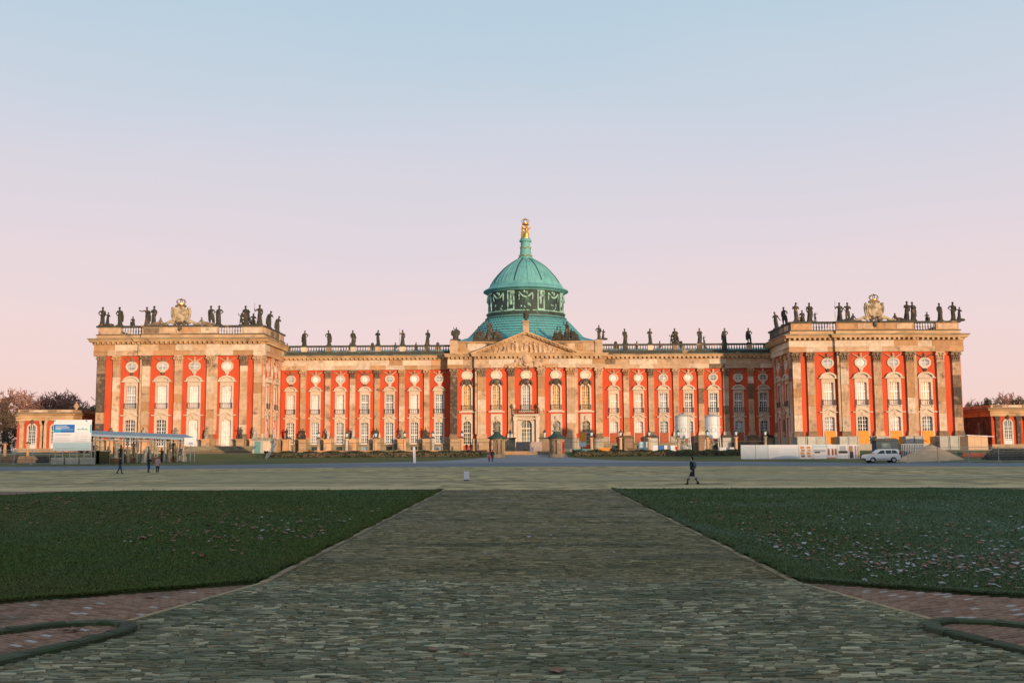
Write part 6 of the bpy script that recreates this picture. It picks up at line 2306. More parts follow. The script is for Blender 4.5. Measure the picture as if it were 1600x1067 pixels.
for row in (0, 1):
    a, b = A_ + bk * (.15 + 3.6 * row), B_ + bk * (.15 + 3.6 * row)
    mb = MB().tube([(a.x, a.y, hr - .75 + .4 * row), (b.x, b.y, hr - .75 + .4 * row + (zr1 - zr0))], .06, 5)
    for i in range(18):
        t0, t1 = i / 18, (i + 1) / 18
        u_, v_ = a.lerp(b, t0), a.lerp(b, t1)
        mb.tube([(u_.x, u_.y, hr - (.75 if i % 2 else .3) + .4 * row + (zr1 - zr0) * t0), (v_.x, v_.y, hr - (.3 if i % 2 else .75) + .4 * row + (zr1 - zr0) * t1)], .035, 4)
    build('truss', mb, m_steel, cn)
keys = ['hip', 'raise', 'nude', 'robe', 'family', 'staff', 'think', 'bow', 'hip2', 'nude2', 'point', 'cloak', 'child', 'seated']
for i in range(14):
    t = (i + .6) / 14.6
    p = A_.lerp(B_, t) + bk * rng.uniform(1.0, 2.9)
    X, Y = p.x + ox, p.y + oy
    mt = [m_greystat, m_marble, m_greystat, m_marble, m_statue, m_greystat][i % 6]
    cw = {0: 'grey', 1: 'white', 2: 'grey', 3: 'white', 4: 'dark', 5: 'grey'}[i % 6]
    zz = z_at(X, Y) - .05
    lift = 0
    if i % 3 == 0:
        b_ = build('pallet_crate', MB().box(-.6, .6, -.5, .5, 0, .18).box(-.55, .55, -.45, .45, .18, .75), m_timber, None, (X, Y, zz))
        tag(b_, 'timber plinth crate under the %s stored statue from the billboard' % (ORD + ['eighth', 'ninth', 'tenth', 'eleventh', 'twelfth', 'thirteenth', 'fourteenth'])[i], 'crate', 'crates under stored statues')
        lift = .75
    statue(keys[i], X, Y, zz + lift, rng.uniform(2.1, 2.7), '%s stored statue under the canopy, %s counted from the billboard' % (cw, (ORD + ['eighth', 'ninth', 'tenth', 'eleventh', 'twelfth', 'thirteenth', 'fourteenth'])[i]), 'statues stored under the canopy', mt, rng.uniform(-1, 1), 'stored_statue')
x, zs = at(297, 690, 149)
o = empty('small_sign', (x, 149, z_at(x, 149)))
tag(o, 'small white sign with dark print at the far end of the canopy', 'sign')
build('board', MB().cbox(-.85, .85, -.04, .03, zs - z_at(x, 149) - .6, zs - z_at(x, 149) + .6, .01), m_signwhite, o)
build('print', MB().box(-.2, .45, -.048, -.039, zs - z_at(x, 149) - .4, zs - z_at(x, 149) - .1), m_signink, o)
for s_ in (-.7, .7):
    build('post', MB().box(s_ - .05, s_ + .05, .03, .12, 0, zs - z_at(x, 149) + .5), m_steel, o)
# black bin-like cabinets next to the billboard
for k, (px_, w) in enumerate(((152, 1.3), (163, 1.5))):
    x, _ = at(px_, 715, 142)
    o = empty('site_cabinet', (x, 141.5, z_at(x, 141.5)))
    tag(o, 'dark green site cabinet with pale frame beside the billboard, %s one' % ('nearer' if k == 0 else 'farther'), 'cabinet', 'cabinets by the billboard')
    build('body', MB().cbox(-w / 2, w / 2, -.4, .4, .1, 1.75, .03), m_hedge, o)
    build('lid', MB().box(-w / 2 - .06, w / 2 + .06, -.46, .46, 1.75, 1.86), m_concrete, o)
    for s in (-1, 1):
        build('foot', MB().box(s * w * .35 - .08, s * w * .35 + .08, -.3, .3, 0, .1), m_steel, o)


def site_fence(px0, px1, Y, n, label0, h=1.95, banner=None):
    x0, _ = at(px0, 715, Y)
    x1, _ = at(px1, 715, Y)
    for i in range(n):
        a, b = x0 + (x1 - x0) * i / n, x0 + (x1 - x0) * (i + 1) / n
        f = empty('site_fence', ((a + b) / 2, Y, z_at((a + b) / 2, Y)))
        tag(f, '%s, panel %s' % (label0, ('nearest the middle of the palace', 'second from the palace middle', 'third from the palace middle', 'fourth from the palace middle')[i if a > 0 else n - 1 - i]), 'fence', 'wire fence panels of the site')
        w = (b - a) / 2 - .03
        mb = MB()
        for q in ((-w, 0, -w, h), (w, 0, w, h), (-w, h, w, h), (-w, .12, w, .12)):
            mb.tube([(q[0], 0, q[1]), (q[2], 0, q[3])], .035, 5)
        build('frame', mb, m_steel, f)
        mb = MB()
        k = int(2 * w / .16)
        for j in range(1, k):
            xx = -w + 2 * w * j / k
            mb.box(xx - .005, xx + .005, -.005, .005, .12, h)
        for j in range(1, 6):
            mb.box(-w, w, -.006, .006, .12 + (h - .12) * j / 6 - .006, .12 + (h - .12) * j / 6 + .006)
        stuff(build('mesh_wires', mb, m_steel, f))
        build('foot', MB().box(-w - .15, -w + .15, -.3, .3, -.02, .12), m_concrete, f)
    return


site_fence(-6, 78, 141, 3, 'steel wire fence panel outside the billboard')
for k, px_ in enumerate((7, 43)):
    x, _ = at(px_, 715, 158)
    lamp_post(x, 158, z_at(x, 158), 'stone lamp post beyond the wire fence, %s the annex window' % ('at the picture edge before' if k == 0 else 'in front of'), lantern=False, mat=m_peach, h=2.6)
for k, (px_, w, mt, lab) in enumerate(((15, 2.4, m_timber, 'stack of old timber by the wire fence at the picture edge'), (45, 3.0, m_peach, 'pile of peach stone slabs behind the wire fence'), (66, 2.0, m_pipe, 'heap of dark pipes between fence and billboard'))):
    x, _ = at(px_, 720, 147)
    o = empty('material_stack', (x, 147, z_at(x, 147)))
    tag(o, lab, 'building material')
    for j in range(5):
        build('slab', MB().cbox(-w / 2 + rng.uniform(0, .2), w / 2 - rng.uniform(0, .3), -.5, .5, 0, .19, .03), mt, o, (rng.uniform(-.1, .1), rng.uniform(-.1, .1), j * .2))
# site hut and ramp by the steps
hx, _ = at(412, 695, 178)
o = empty('site_hut', (hx, 178, 1.7))
tag(o, 'small site hut with teal door and cream side beside the palace steps', 'hut')
build('body', MB().cbox(-1.7, 1.9, -1, 1, 0, 2.3, .05), m_concrete, o)
build('door', MB().cbox(-1.3, -.3, -1.06, -.98, .05, 2.05, .02), m_teal, o)
build('side_panel', MB().cbox(.1, 1.85, -1.05, -.98, .1, 2.1, .02), m_cream, o)
build('roof', MB().prism([(-1.95, 2.3), (2.15, 2.3), (1.6, 2.62), (-1.2, 2.75)], -1.2, 1.2), m_greystat, o)
px0, pz0 = at(416, 719, 160)
px1, pz1 = at(431, 693, 168)
o = empty('loading_ramp', (px0, 160, z_at(px0, 160)))
tag(o, 'narrow steel loading ramp leaning up from the verge', 'ramp')
zz = z_at(px0, 160)
build('deck', MB().tube([(0, 0, .05), (px1 - px0, 8, pz1 - zz)], .2, 4, .3), m_steel, o)
for s in (-.2, .2):
    build('side_rail', MB().tube([(s, 0, .2), (px1 - px0 + s, 8, pz1 - zz + .2)], .05, 5), m_steel, o)

# ------------------------------------------------------------------ the building site: silo side
for k, px_ in enumerate((1067, 1113.5)):
    Y = 182
    x, zb_ = at(px_, 685, Y)
    _, zt_ = at(px_, 651, Y)
    o = empty('silo', (x, Y, 1.7))
    tag(o, 'white mortar silo on steel legs, the one %s' % ('nearer the palace middle' if k == 0 else 'farther from the palace middle'), 'silo', 'mortar silos')
    b0_, t0_ = zb_ - 1.7, zt_ - 1.7
    build('tank', MB().lathe([(.8, b0_ - .12), (1.25, b0_ + .0), (1.34, b0_ + .1), (1.34, t0_), (1.2, t0_ + .1)], 24), m_white, o, smooth=False)
    build('lid', MB().lathe([(1.42, t0_ - .02), (1.42, t0_ + .08), (.5, t0_ + .45), (.2, t0_ + .5)], 20), m_concrete, o)
    build('valve', MB().tube([(0, 0, b0_ - 1.1), (0, 0, b0_ - .4)], [.15, .4], 8), m_steel, o)
    for sx_ in (-1, 1):
        for sy_ in (-1, 1):
            build('leg', MB().tube([(sx_ * 1.25, sy_ * 1.1, 0), (sx_ * 1.1, sy_ * .9, b0_ + .3)], .09, 6), m_white, o)
    build('brace', MB().tube([(-1.2, -1.05, .3), (1.1, -.95, b0_ - .2)], .05, 5), m_steel, o)
    ring = MB()
    pts = [(.42 * math.cos(t * math.pi / 6), -1.38 if True else 0, b0_ + 1.5 + .36 * math.sin(t * math.pi / 6)) for t in range(13)]
    ring.tube(pts, .03, 5)
    build('emblem_ring', ring, m_signink, o)
    for f_ in (.3, .62):
        zz_ = b0_ + (t0_ - b0_) * f_
        build('seam', MB().lathe([(1.345, zz_ - .02), (1.365, zz_), (1.345, zz_ + .02)], 24, cap=False), m_concrete, o)
    ld = MB()
    for u_ in (.75, 1.05):
        ld.tube([(u_, -1.25 if u_ < 1 else -1.0, b0_ - .8), (u_, -1.25 if u_ < 1 else -1.0, t0_ + .2)], .025, 5)
    for q_ in range(14):
        zz_ = b0_ - .6 + q_ * (t0_ - b0_ + .6) / 14
        ld.tube([(.75, -1.25, zz_), (1.05, -1.0, zz_)], .018, 4)
    build('ladder', ld, m_steel, o)
    for s in (-1, 1):
        build('lug', MB().box(s * 1.4 - .1, s * 1.4 + .1, -.2, .2, b0_ + 1.9, b0_ + 2.1), m_steel, o)
    top = MB().tube([(-.5, 0, t0_ + .3), (-.2, 0, t0_ + .75), (.2, 0, t0_ + .75), (.5, 0, t0_ + .3)], .05, 5)
    build('lifting_eye', top, m_steel, o)
# printed banner, pale box, sack, pipes, boards in front of the silos
x0, _ = at(1023, 700, 172)
bn = empty('site_banner', (x0 + 2.2, 172, 1.75))
tag(bn, 'low row of white and blue printed boards beside the silo', 'banner')
for k in range(5):
    w = .85
    build('board', MB().cbox(-w / 2, w / 2, -.04, .04, 0, 1.0, .01), m_signwhite if k % 2 == 0 or k == 3 else m_signblue, bn, (-2.1 + k * .95, 0, 0))
build('red_print', MB().box(1.2, 1.5, -.05, -.042, .3, .8), m_tail, bn)
build('rail', MB().box(-2.7, 2.3, .05, .12, .4, .5), m_steel, bn)
x, _ = at(1007, 695, 178)
o = empty('site_container', (x, 178, 1.7))
tag(o, 'pale blue ribbed site container in front of the range with red boards', 'container')
build('body', MB().cbox(-.95, .95, -.7, .7, .1, 1.75, .04), m_signpale, o)
for j in range(6):
    build('rib', MB().box(-.8 + j * .32 - .04, -.8 + j * .32 + .04, -.74, -.68, .15, 1.7), m_bluesheet, o)
x, _ = at(1071, 702, 171)
me = remesh(MB().ball((0, 0, .5), .6, 1, .9, .95).ball((.4, -.1, .35), .45).ball((-.3, 0, .8), .35), .06, 2, 'bulk_sack')
o = build('bulk_sack', me, m_concrete, None, (x, 171.2, 1.68))
tag(o, 'white bulk sack slumped below the first silo', 'sack')
for k, (px_, n, r, mt, L_, lab) in enumerate(((917, 6, .14, m_teal, 4.6, 'teal pipes lying beside the silo-side guard kiosk'), (955, 5, .17, m_pipe, 3.4, 'black pipes stacked below the boarded range doors'))):
    x, _ = at(px_, 702, 172.5)
    o = empty('pipe_stack', (x, 172.5, 1.7))
    tag(o, lab, 'pipes')
    for j in range(n):
        row = 0 if j < (n + 1) // 2 else 1
        i = j if row == 0 else j - (n + 1) // 2
        build('pipe', MB().tube([(-L_ / 2 + rng.uniform(-.3, .3), i * r * 2 + row * r, r + row * r * 1.75), (L_ / 2 + rng.uniform(-.3, .3), i * r * 2 + row * r, r + row * r * 1.75)], r, 9), mt, o)
for k, (px_, w, mt, lab) in enumerate(((944, 1.9, m_orange, 'orange timber pack lying in front of the first boarded doors'), (988, 1.6, m_timber, 'brown timber pack near the pale blue container'), (1135, 2.4, m_white, 'white boards stacked past the second silo'))):
    x, _ = at(px_, 703, 172)
    o = empty('timber_pack', (x, 172, 1.7))
    tag(o, lab, 'boards')
    for j in range(4):
        build('board', MB().box(-w / 2 + rng.uniform(-.1, .1), w / 2 + rng.uniform(-.1, .1), -.4, .4, 0, .16), mt, o, (0, 0, j * .17))
o = empty('information_board', (at(914, 690, 200)[0], 208, 1.7))
tag(o, 'orange and blue poster boards beside the hall door on the silo side', 'poster board')
build('poster', MB().cbox(-.7, .7, -.05, .05, 2.0, 3.9, .02), m_orange, o)
build('poster', MB().cbox(-.7, .7, -.05, .05, .9, 1.95, .02), m_signpale, o)
build('post', MB().box(-.06, .06, .05, .15, 0, 3.9), m_steel, o)

# printed hoarding by the car
YH = 152.0
hx0, hzt = at(1157, 695, YH)
hx1, _ = at(1343, 695.5, YH)
hf = empty('printed_hoarding', ((hx0 + hx1) / 2, YH, z_at((hx0 + hx1) / 2, YH) - .05))
tag(hf, 'long white hoarding with printed pictures on the verge beside the car', 'hoarding')
zz = hf.location.z
hh = hzt - zz
n = 8
cuts = [1157, 1180, 1200, 1248, 1270, 1292, 1308, 1325, 1343]
xs = [at(c, 700, YH)[0] - (hx0 + hx1) / 2 for c in cuts]
for i in range(n):
    p = build('panel', MB().cbox(xs[i] + .02, xs[i + 1] - .02, -.04, .04, .08, hh, .015), [m_signpale, m_signpale, m_signwhite, m_signwhite, m_signwhite, m_signwhite, m_signwhite, m_signwhite][i] if i > 1 else m_hoard, hf)
    build('post', MB().box(xs[i] - .05, xs[i] + .05, .05, .15, 0, hh), m_timber, hf)
    w = xs[i + 1] - xs[i]
    X = lambda u: xs[i] + .02 + (w - .04) * u
    Z = lambda v: .08 + (hh - .08) * (1 - v)
    P = lambda nm, u0, u1, v0, v1, m, d=.003: build(nm, MB().box(X(u0), X(u1), -.04 - d, -.039, Z(v1), Z(v0)), m, p)
    if i == 2:
        for r_ in range(6):
            P('print_line', .05, .3 if r_ % 2 else .38, .25 + r_ * .09, .27 + r_ * .09, m_signink)
        for r_ in range(5):
            P('print_line', .5, .95, .3 + r_ * .1, .32 + r_ * .1, m_signpale)
        P('print_line', .02, .98, .91, .93, m_signink)
    if i == 3:
        for c0 in (.1, .55):
            for r_ in range(4):
                P('orange_print', c0 + .04 * (r_ % 2), c0 + .28 + .04 * (r_ % 2), .12 + r_ * .2, .28 + r_ * .2, m_peach if r_ % 2 else m_orange, .003 + r_ * .0004)
    if i == 4:
        P('dark_print', .05, .9, .35, .52, m_signink)
        P('dark_print', .1, .5, .5, .6, m_signdark, .0045)
        P('sky_print', 0, 1, .05, .2, m_signpale)
    if i == 5:
        for c0 in (.05, .45, .75):
            P('red_print', c0, c0 + .2, .3, .75, m_redboard)
        P('red_print', .0, .9, .9, .97, m_redboard, .0045)
    if i == 6:
        P('dark_print', .2, .8, .1, .5, m_signink)
        P('green_print', .1, .95, .45, .62, m_hedge, .0045)
    if i == 7:
        P('brown_print', .05, .4, .1, .5, m_ochre)
        P('dark_print', .1, .45, .5, .97, m_signdark)
        P('pink_print', .55, .72, .1, .95, m_pink)
        P('tan_print', .8, .95, .05, .95, m_tan)

# sand pile, shed, container, pipes, sacks beyond the car
def heap(name, hw_, hd, h, seed, mat, loc, label, cat):
    q = random.Random(seed)
    mb = MB()
    nr, na = 9, 28
    for i in range(nr + 1):
        t = i / nr
        for k in range(na):
            a = 2 * math.pi * k / na
            wob = 1 + .16 * math.sin(3 * a + seed) + .1 * math.sin(5 * a + 2 * seed) + q.gauss(0, .02)
            mb.v.append((hw_ * t * wob * math.cos(a), hd * t * wob * math.sin(a), h * (1 - t) ** .95 * (1 + q.gauss(0, .02)) - (.08 if i == nr else 0)))
    for i in range(nr):
        for k in range(na):
            mb.f.append((i * na + k, i * na + (k + 1) % na, (i + 1) * na + (k + 1) % na, (i + 1) * na + k))
    o = build(name, mb, mat, None, loc, smooth=True)
    tag(o, label, cat)


x, _ = at(1462, 715, 143)
heap('sand_pile', 4.0, 3.2, 2.25, 1, m_sand, (x - .3, 144, z_at(x, 144) - .05), 'tall pile of building sand behind the wire fence', 'sand pile')
x, _ = at(1422, 718, 140)
heap('sand_pile', 3.2, 1.6, .85, 2, m_sand, (x, 140, z_at(x, 140) - .05), 'low spread of sand between the car and the tall pile', 'sand pile')
x, _ = at(1390, 698, 158)
o = empty('site_container', (x, 160, 1.1))
tag(o, 'dark navy site container behind the white car', 'container')
build('body', MB().cbox(-1.7, 1.7, -1, 1, .1, 2.2, .05), m_navybox, o)
build('roof', MB().prism([(-2.0, 2.2), (2.0, 2.2), (1.2, 2.6), (-1.8, 2.5)], -1.2, 1.2), m_pipe, o)
build('window', MB().box(-.9, .5, -1.03, -.98, 1.1, 1.8), m_glass_t, o)
x, _ = at(1425, 706, 150)
o = empty('wire_skip', (x, 150, z_at(x, 150)))
tag(o, 'dark green skip with white railing between car and sand', 'skip')
build('body', MB().prism([(-1.5, .1), (1.4, .1), (1.7, 1.1), (-1.7, 1.1)], -.8, .8), m_navybox, o)
mb = MB().box(-1.8, 1.8, -.95, -.9, 2.05, 2.12).box(-1.8, 1.8, -.95, -.9, .3, .36)
for j in range(16):
    mb.box(-1.8 + j * .24, -1.8 + j * .24 + .06, -.95, -.9, .05, 2.1)
build('railing', mb, m_white, o)
x0, zt_ = at(1512, 680, 186)
x1, _ = at(1543, 681, 186)
o = empty('plywood_shed', ((x0 + x1) / 2, 186, 1.7))
tag(o, 'pale plywood shed with flat overhanging roof at the outer corner of the car-side wing', 'shed')
w = (x1 - x0) / 2
for j in range(3):
    build('panel', MB().cbox(-w + j * 2 * w / 3 + .01, -w + (j + 1) * 2 * w / 3 - .01, -.05, .05, 0, zt_ - 1.75, .01), m_plywood, o)
build('side', MB().box(w - .06, w, .06, 3.5, 0, zt_ - 1.9), m_plywood, o)
build('side', MB().box(-w, -w + .06, .06, 3.5, 0, zt_ - 1.9), m_plywood, o)
build('roof', MB().add([(-w - .3, -.35, zt_ - 1.72), (w + 1.0, -.35, zt_ - 2.0), (w + 1.0, 3.8, zt_ - 2.0), (-w - .3, 3.8, zt_ - 1.72), (-w - .3, -.35, zt_ - 1.6), (w + 1.0, -.35, zt_ - 1.88), (w + 1.0, 3.8, zt_ - 1.88), (-w - .3, 3.8, zt_ - 1.6)], [(0, 3, 2, 1), (4, 5, 6, 7), (0, 1, 5, 4), (1, 2, 6, 5), (2, 3, 7, 6), (3, 0, 4, 7)]), m_white, o)
x, _ = at(1582, 716, 143)
o = empty('pipe_stack', (x, 143, z_at(x, 143)))
tag(o, 'big stack of black pipes at the picture edge past the sand', 'pipes')
for row in range(5):
    for i in range(7 - row):
        ln = 7.0 - row * .5
        build('pipe', MB().tube([(-ln / 2 + rng.uniform(-.5, .3), i * .36 + row * .18 - 1, .17 + row * .31), (ln / 2 + rng.uniform(-.3, .3), i * .36 + row * .18 - 1, .17 + row * .31)], .17, 9), m_pipe, o)
for k, (px_, Y, z, lab) in enumerate(((1480, 153, 1.2, 'red sack on the ground behind the sand pile'), (1561, 158, 1.3, 'bright red sack above the black pipe stack'))):
    x, _ = at(px_, 703, Y)
    me = remesh(MB().tube([(0, 0, 0), (0, 0, .5), (.05, 0, .85)], [.5, .5, .25], 10).ball((.3, 0, .25), .3), .05, 2, 'red_sack')
    o = build('red_sack', me, m_redsack, None, (x, Y, z_at(x, Y) - .02), 0, 1.15)
    tag(o, lab, 'sack', 'red sacks on the site')
for k, (px_, w, mt, lab) in enumerate(((1528, 5.2, m_redboard, 'low stack of red bricks in front of the plywood shed'), (1552, 2.6, m_timber, 'timber offcuts before the car-side annex'))):
    x, _ = at(px_, 708, 156)
    o = empty('material_stack', (x, 156, z_at(x, 156)))
    tag(o, lab, 'building material')
    for j in range(3):
        build('slab', MB().cbox(-w / 2 + rng.uniform(0, .3), w / 2 - rng.uniform(0, .3), -.4, .4, 0, .2, .02), mt, o, (0, 0, j * .21))
x, _ = at(1508, 703, 165)
o = build('cable_coil', MB().tube([(1.1 * math.cos(t * .35), .5 * math.sin(t * .35), .2 + .004 * t) for t in range(56)], .15, 6), m_pipe, None, (x, 165, z_at(x, 165)))
tag(o, 'coil of black cable beside the plywood shed', 'cable')
site_fence(1418, 1608, 134.5, 4, 'steel wire fence panel in front of the sand')

# ------------------------------------------------------------------ people
BODY = {}


def person_body(key, stride, armL, armR, child=False):
    """one continuous skin: legs, trunk, arms with hands and fingers, neck and head; faces -y, 1.75 tall"""
    if key in BODY:
        return BODY[key]
    mb = MB()
    J = {}
    J['pelvis'] = Vector((0, 0, .95))
    for k, s in (('L', -1), ('R', 1)):
        st_ = stride * s
        hip = Vector((s * .095, 0, .92))
        knee = Vector((s * .10, -st_ * .5 - .03, .50))
        ank = Vector((s * .10, -st_ * 1.0 + (.06 if st_ < 0 else 0), .09 + (.05 if st_ < -.05 else 0)))
        J['hip' + k], J['knee' + k], J['ank' + k] = hip, knee, ank
        mb.tube([hip, (hip + knee) / 2, knee, (knee * .6 + ank * .4) + Vector((0, .015, 0)), ank], [.095, .085, .058, .058, .038], 10)
        mb.tube([ank + Vector((0, .05, -.05)), ank + Vector((0, -.05, -.055)), ank + Vector((s * .01, -.16, -.065))], [.04, .042, .028], 8, .8)
    mb.tube([(0, 0, .86), (0, 0, .98), (0, 0, 1.12), (0, -.01, 1.3), (0, 0, 1.42), (0, 0, 1.48)], [.14, .155, .13, .165, .14, .06], 12, .68)
    mb.tube([(0, .01, 1.42), (0, -.005, 1.56)], [.058, .052], 9)
    mb.ball((0, -.01, 1.635), .1, .78, .95, 1.15, 12, 9)
    mb.tube([(0, -.10, 1.655), (0, -.125, 1.62)], [.012, .018], 6)
    mb.ball((0, -.09, 1.575), .03, 1.2, .7, .6, 8, 6)
    for s in (-1, 1):
        mb.ball((s * .08, .005, 1.63), .022, .5, 1, 1.4, 7, 5)
        mb.ball((s * .033, -.094, 1.65), .012, 1, .7, .8, 6, 5)
    for k, s, pose in (('L', -1, armL), ('R', 1, armR)):
        sh = Vector((s * .175, 0, 1.40))
        el = sh + Vector(pose[0])
        wr = el + Vector(pose[1])
        J['sh' + k], J['el' + k], J['wr' + k] = sh, el, wr
        mb.tube([sh - Vector((s * .05, 0, 0)), sh, (sh + el) / 2, el, (el + wr) / 2, wr], [.06, .062, .05, .042, .04, .026], 9)
        d = (wr - el).normalized()
        side_ = d.cross(Vector((0, 1, 0)) if abs(d.y) < .8 else Vector((0, 0, 1))).normalized()
        palm = wr + d * .055
        mb.tube([wr, palm, wr + d * .085], [.026, .036, .03], 8, .5)
        nrm = side_.cross(d).normalized()
        for f in range(4):
            o_ = side_ * ((f - 1.5) * .019)
            ln = (.065, .075, .07, .055)[f]
            a = wr + d * .08 + o_
            b_ = a + d * ln * .6 + nrm * .012
            c_ = b_ + d * ln * .3 + nrm * .03
            mb.tube([a, b_, c_], [.0105, .010, .008], 6)
        t = wr + d * .03 + side_ * .03
        mb.tube([t, t + side_ * .025 + d * .03, t + side_ * .03 + d * .055 + nrm * .015], [.013, .011, .009], 6)
    BODY[key] = (remesh(mb, .0125, 1, 'body'), J)
    return BODY[key]


def person(label, X, Y, Z, h, rz, key, stride, armL, armR, coat, coat_to, legs, shoes, hair, hood=None, pack=False, hat=None, bare_knee=None):
    me, J = person_body(key, stride, armL, armR)
    s = h / 1.75
    p = empty('person', (X, Y, Z), rz, None, s)
    tag(p, label, 'person', 'visitors on foot')
    build('body', me, m_skin, p)
    mb = MB()
    for k in 'LR':
        hp, kn, an = J['hip' + k], J['knee' + k], J['ank' + k]
        mb.tube([hp + Vector((0, 0, .04)), (hp + kn) / 2, kn, (kn + an) / 2 + Vector((0, .01, 0)), an + Vector((0, 0, .0))], [.112, .10, .074, .07, .06], 10)
    mb.tube([(0, 0, .86), (0, 0, 1.0)], [.15, .165], 12, .72)
    build('trousers', remesh(mb, .022, 1, 'trousers'), legs, p)
    for k in 'LR':
        an = J['ank' + k]
        kn = J['knee' + k]
        top = an.lerp(kn, .75 if bare_knee else .1)
        sh = MB().tube([top, an, an + Vector((0, 0, -.04))], [.082 if bare_knee else .06, .062, .055], 9).tube([an + Vector((0, .07, -.05)), an + Vector((0, -.06, -.05)), an + Vector((0, -.18, -.06))], [.048, .055, .035], 9, .8)
        build('boot' if bare_knee else 'shoe', remesh(sh, .02, 1, 'shoe'), shoes, p)
    mb = MB()
    dz = coat_to
    sway = (J['kneeL'].y + J['kneeR'].y) / 2
    mb.tube([(0, sway * .5, dz), (0, 0, (dz + .98) / 2), (0, 0, 1.0), (0, 0, 1.14), (0, -.01, 1.3), (0, 0, 1.43), (0, 0, 1.50)], [.215 if dz < .8 else .18, .195, .185, .165, .195, .165, .085], 14, .74)
    for k in 'LR':
        sh, el, wr = J['sh' + k], J['el' + k], J['wr' + k]
        mb.tube([sh * .8 + Vector((0, 0, 1.38)) * .2, sh, (sh + el) / 2, el, (el + wr) / 2, wr + (el - wr) * .06], [.085, .088, .075, .066, .06, .05], 10)
    if hood:
        mb.ball((0, .03, 1.5), .12, 1.1, .9, .5, 10, 6)
    c = build('coat', remesh(mb, .024, 1, 'coat'), coat, p)
    hm = MB().ball((0, .018, 1.665), .107, .82, .98, 1.05, 12, 8)
    if hat is None:
        hm.ball((0, .05, 1.60), .085, .85, .6, 1.0, 10, 7)
    hme = remesh(hm, .014, 1, 'hair')
    bm = bmesh.new()
    bm.from_mesh(hme)
    bmesh.ops.delete(bm, geom=[v for v in bm.verts if v.co.y < -.045 and v.co.z < 1.685], context='VERTS')
    bm.to_mesh(hme)
    bm.free()
    build('hat' if hat else 'hair', hme, hat or hair, p)
    if hood:
        build('hood', remesh(MB().tube([(0, .05, 1.44), (0, .02, 1.5), (0, -.02, 1.53)], [.12, .115, .09], 12, .9), .02, 1, 'hood'), hood, p)
    if pack:
        mb = MB().tube([(0, .17, 1.02), (0, .2, 1.2), (0, .17, 1.42)], [.11, .14, .10], 10, .7)
        build('backpack', remesh(mb, .02, 2, 'backpack'), m_pack, p)
        for s_ in (-1, 1):
            build('strap', MB().tube([(s_ * .10, .16, 1.42), (s_ * .12, .0, 1.52), (s_ * .12, -.16, 1.36), (s_ * .13, -.1, 1.12), (s_ * .1, .14, 1.05)], .02, 6), m_signpale, p)
    return p


DN_L, DN_R = ((-.06, .02, -.28), (-.0, -.06, -.25)), ((.06, .02, -.28), (.0, -.06, -.25))
x, y = gnd(1082, 757)
person('walker in a knee-length black coat with backpack straps crossing the plaza', x, y, 0, 1.80, math.radians(-128), 'walk', .30, ((-.10, -.10, -.26), (-.04, -.12, -.20)), ((.12, .12, -.25), (.05, .03, -.24)), m_black, .52, m_legs, m_shoe, m_hair, pack=True, bare_knee=True)
x, y = gnd(187, 740)
person('stooping visitor in a black jacket with red hood and blue jeans near the billboard', x, y, 0, 1.70, math.radians(118), 'stroll', .22, ((-.08, -.06, -.26), (.02, -.2, -.12)), ((.08, .02, -.27), (.0, -.16, -.17)), m_black, .82, m_navy, m_shoe, m_hair, hood=m_redcl)
x, y = gnd(232, 738)
person('visitor in a black jacket and blue jeans holding up a phone', x, y, 0, 1.70, math.radians(150), 'photo', .02, ((-.08, -.12, -.22), (.12, -.2, .14)), ((.10, -.14, -.18), (.0, -.24, .10)), m_black, .84, m_navy, m_shoe, m_hair)
x, y = gnd(246, 738)
person('visitor in a long pink jacket and dark trousers beside the one photographing', x, y, 0, 1.68, math.radians(185), 'stand', .02, DN_L, DN_R, m_pink, .72, m_black, m_shoe, m_hair, hat=m_redcl)
px_ = at(769.5, 710, 150)[0]
person('dark-clad visitor walking in front of the guard kiosk', px_, 150, z_at(px_, 150), 1.75, math.radians(160), 'stroll', .22, ((-.08, -.06, -.26), (.02, -.2, -.12)), ((.08, .02, -.27), (.0, -.16, -.17)), m_black, .75, m_navy, m_shoe, m_hair)
px_ = at(764.3, 712, 150)[0]
person('small child in a red jacket walking beside the adult at the kiosk', px_, 150.2, z_at(px_, 150), 1.15, math.radians(170), 'stand', .02, DN_L, DN_R, m_redcl, .78, m_black, m_shoe, m_hair)
for k, (q_, lab) in enumerate(((729, 'dark figure standing at the hall door nearest the billboard-side range'), (736, 'second dark figure at the hall door, nearer the gate'), (747, 'dark-clad figure standing apart on the terrace before the hall'))):
    px_ = at(q_, 690, 204)[0]
    person(lab, px_, 204, 1.7, 1.75, 2.6 + k, 'stand', .02, DN_L, DN_R, m_black, .7, m_navy, m_shoe, m_hair)

# ------------------------------------------------------------------ the parked car
YC = 137.0
cxl, _ = at(1348, 715, YC)
cxr, _ = at(1405, 715, YC)
CL = 4.6
cx = (cxl + cxr) / 2
car = empty('parked_car', (cx, YC, z_at(cx, YC - .7) + .02))
sc = (cxr - cxl) / CL
car.scale = (sc, sc, sc)
tag(car, 'white parked estate car on the verge between hoarding and sand', 'car')


def arch_pts(c, r, n=8):
    return [(c + r * math.cos(math.pi * (1 - i / n)), .33 + r * math.sin(math.pi * (1 - i / n)) * 1.0) for i in range(n + 1)]


wf, wr_ = -1.32, 1.32
low = [(-2.15, .30)] + arch_pts(wf, .40) + arch_pts(wr_, .40) + [(2.12, .34), (2.2, .55), (2.2, .95), (2.12, 1.08), (-1.0, 1.08), (-1.85, 1.02), (-2.14, .92), (-2.22, .62)]
green = [(-1.12, 1.05), (-.42, 1.62), (.0, 1.70), (1.7, 1.70), (2.05, 1.62), (2.16, 1.06)]


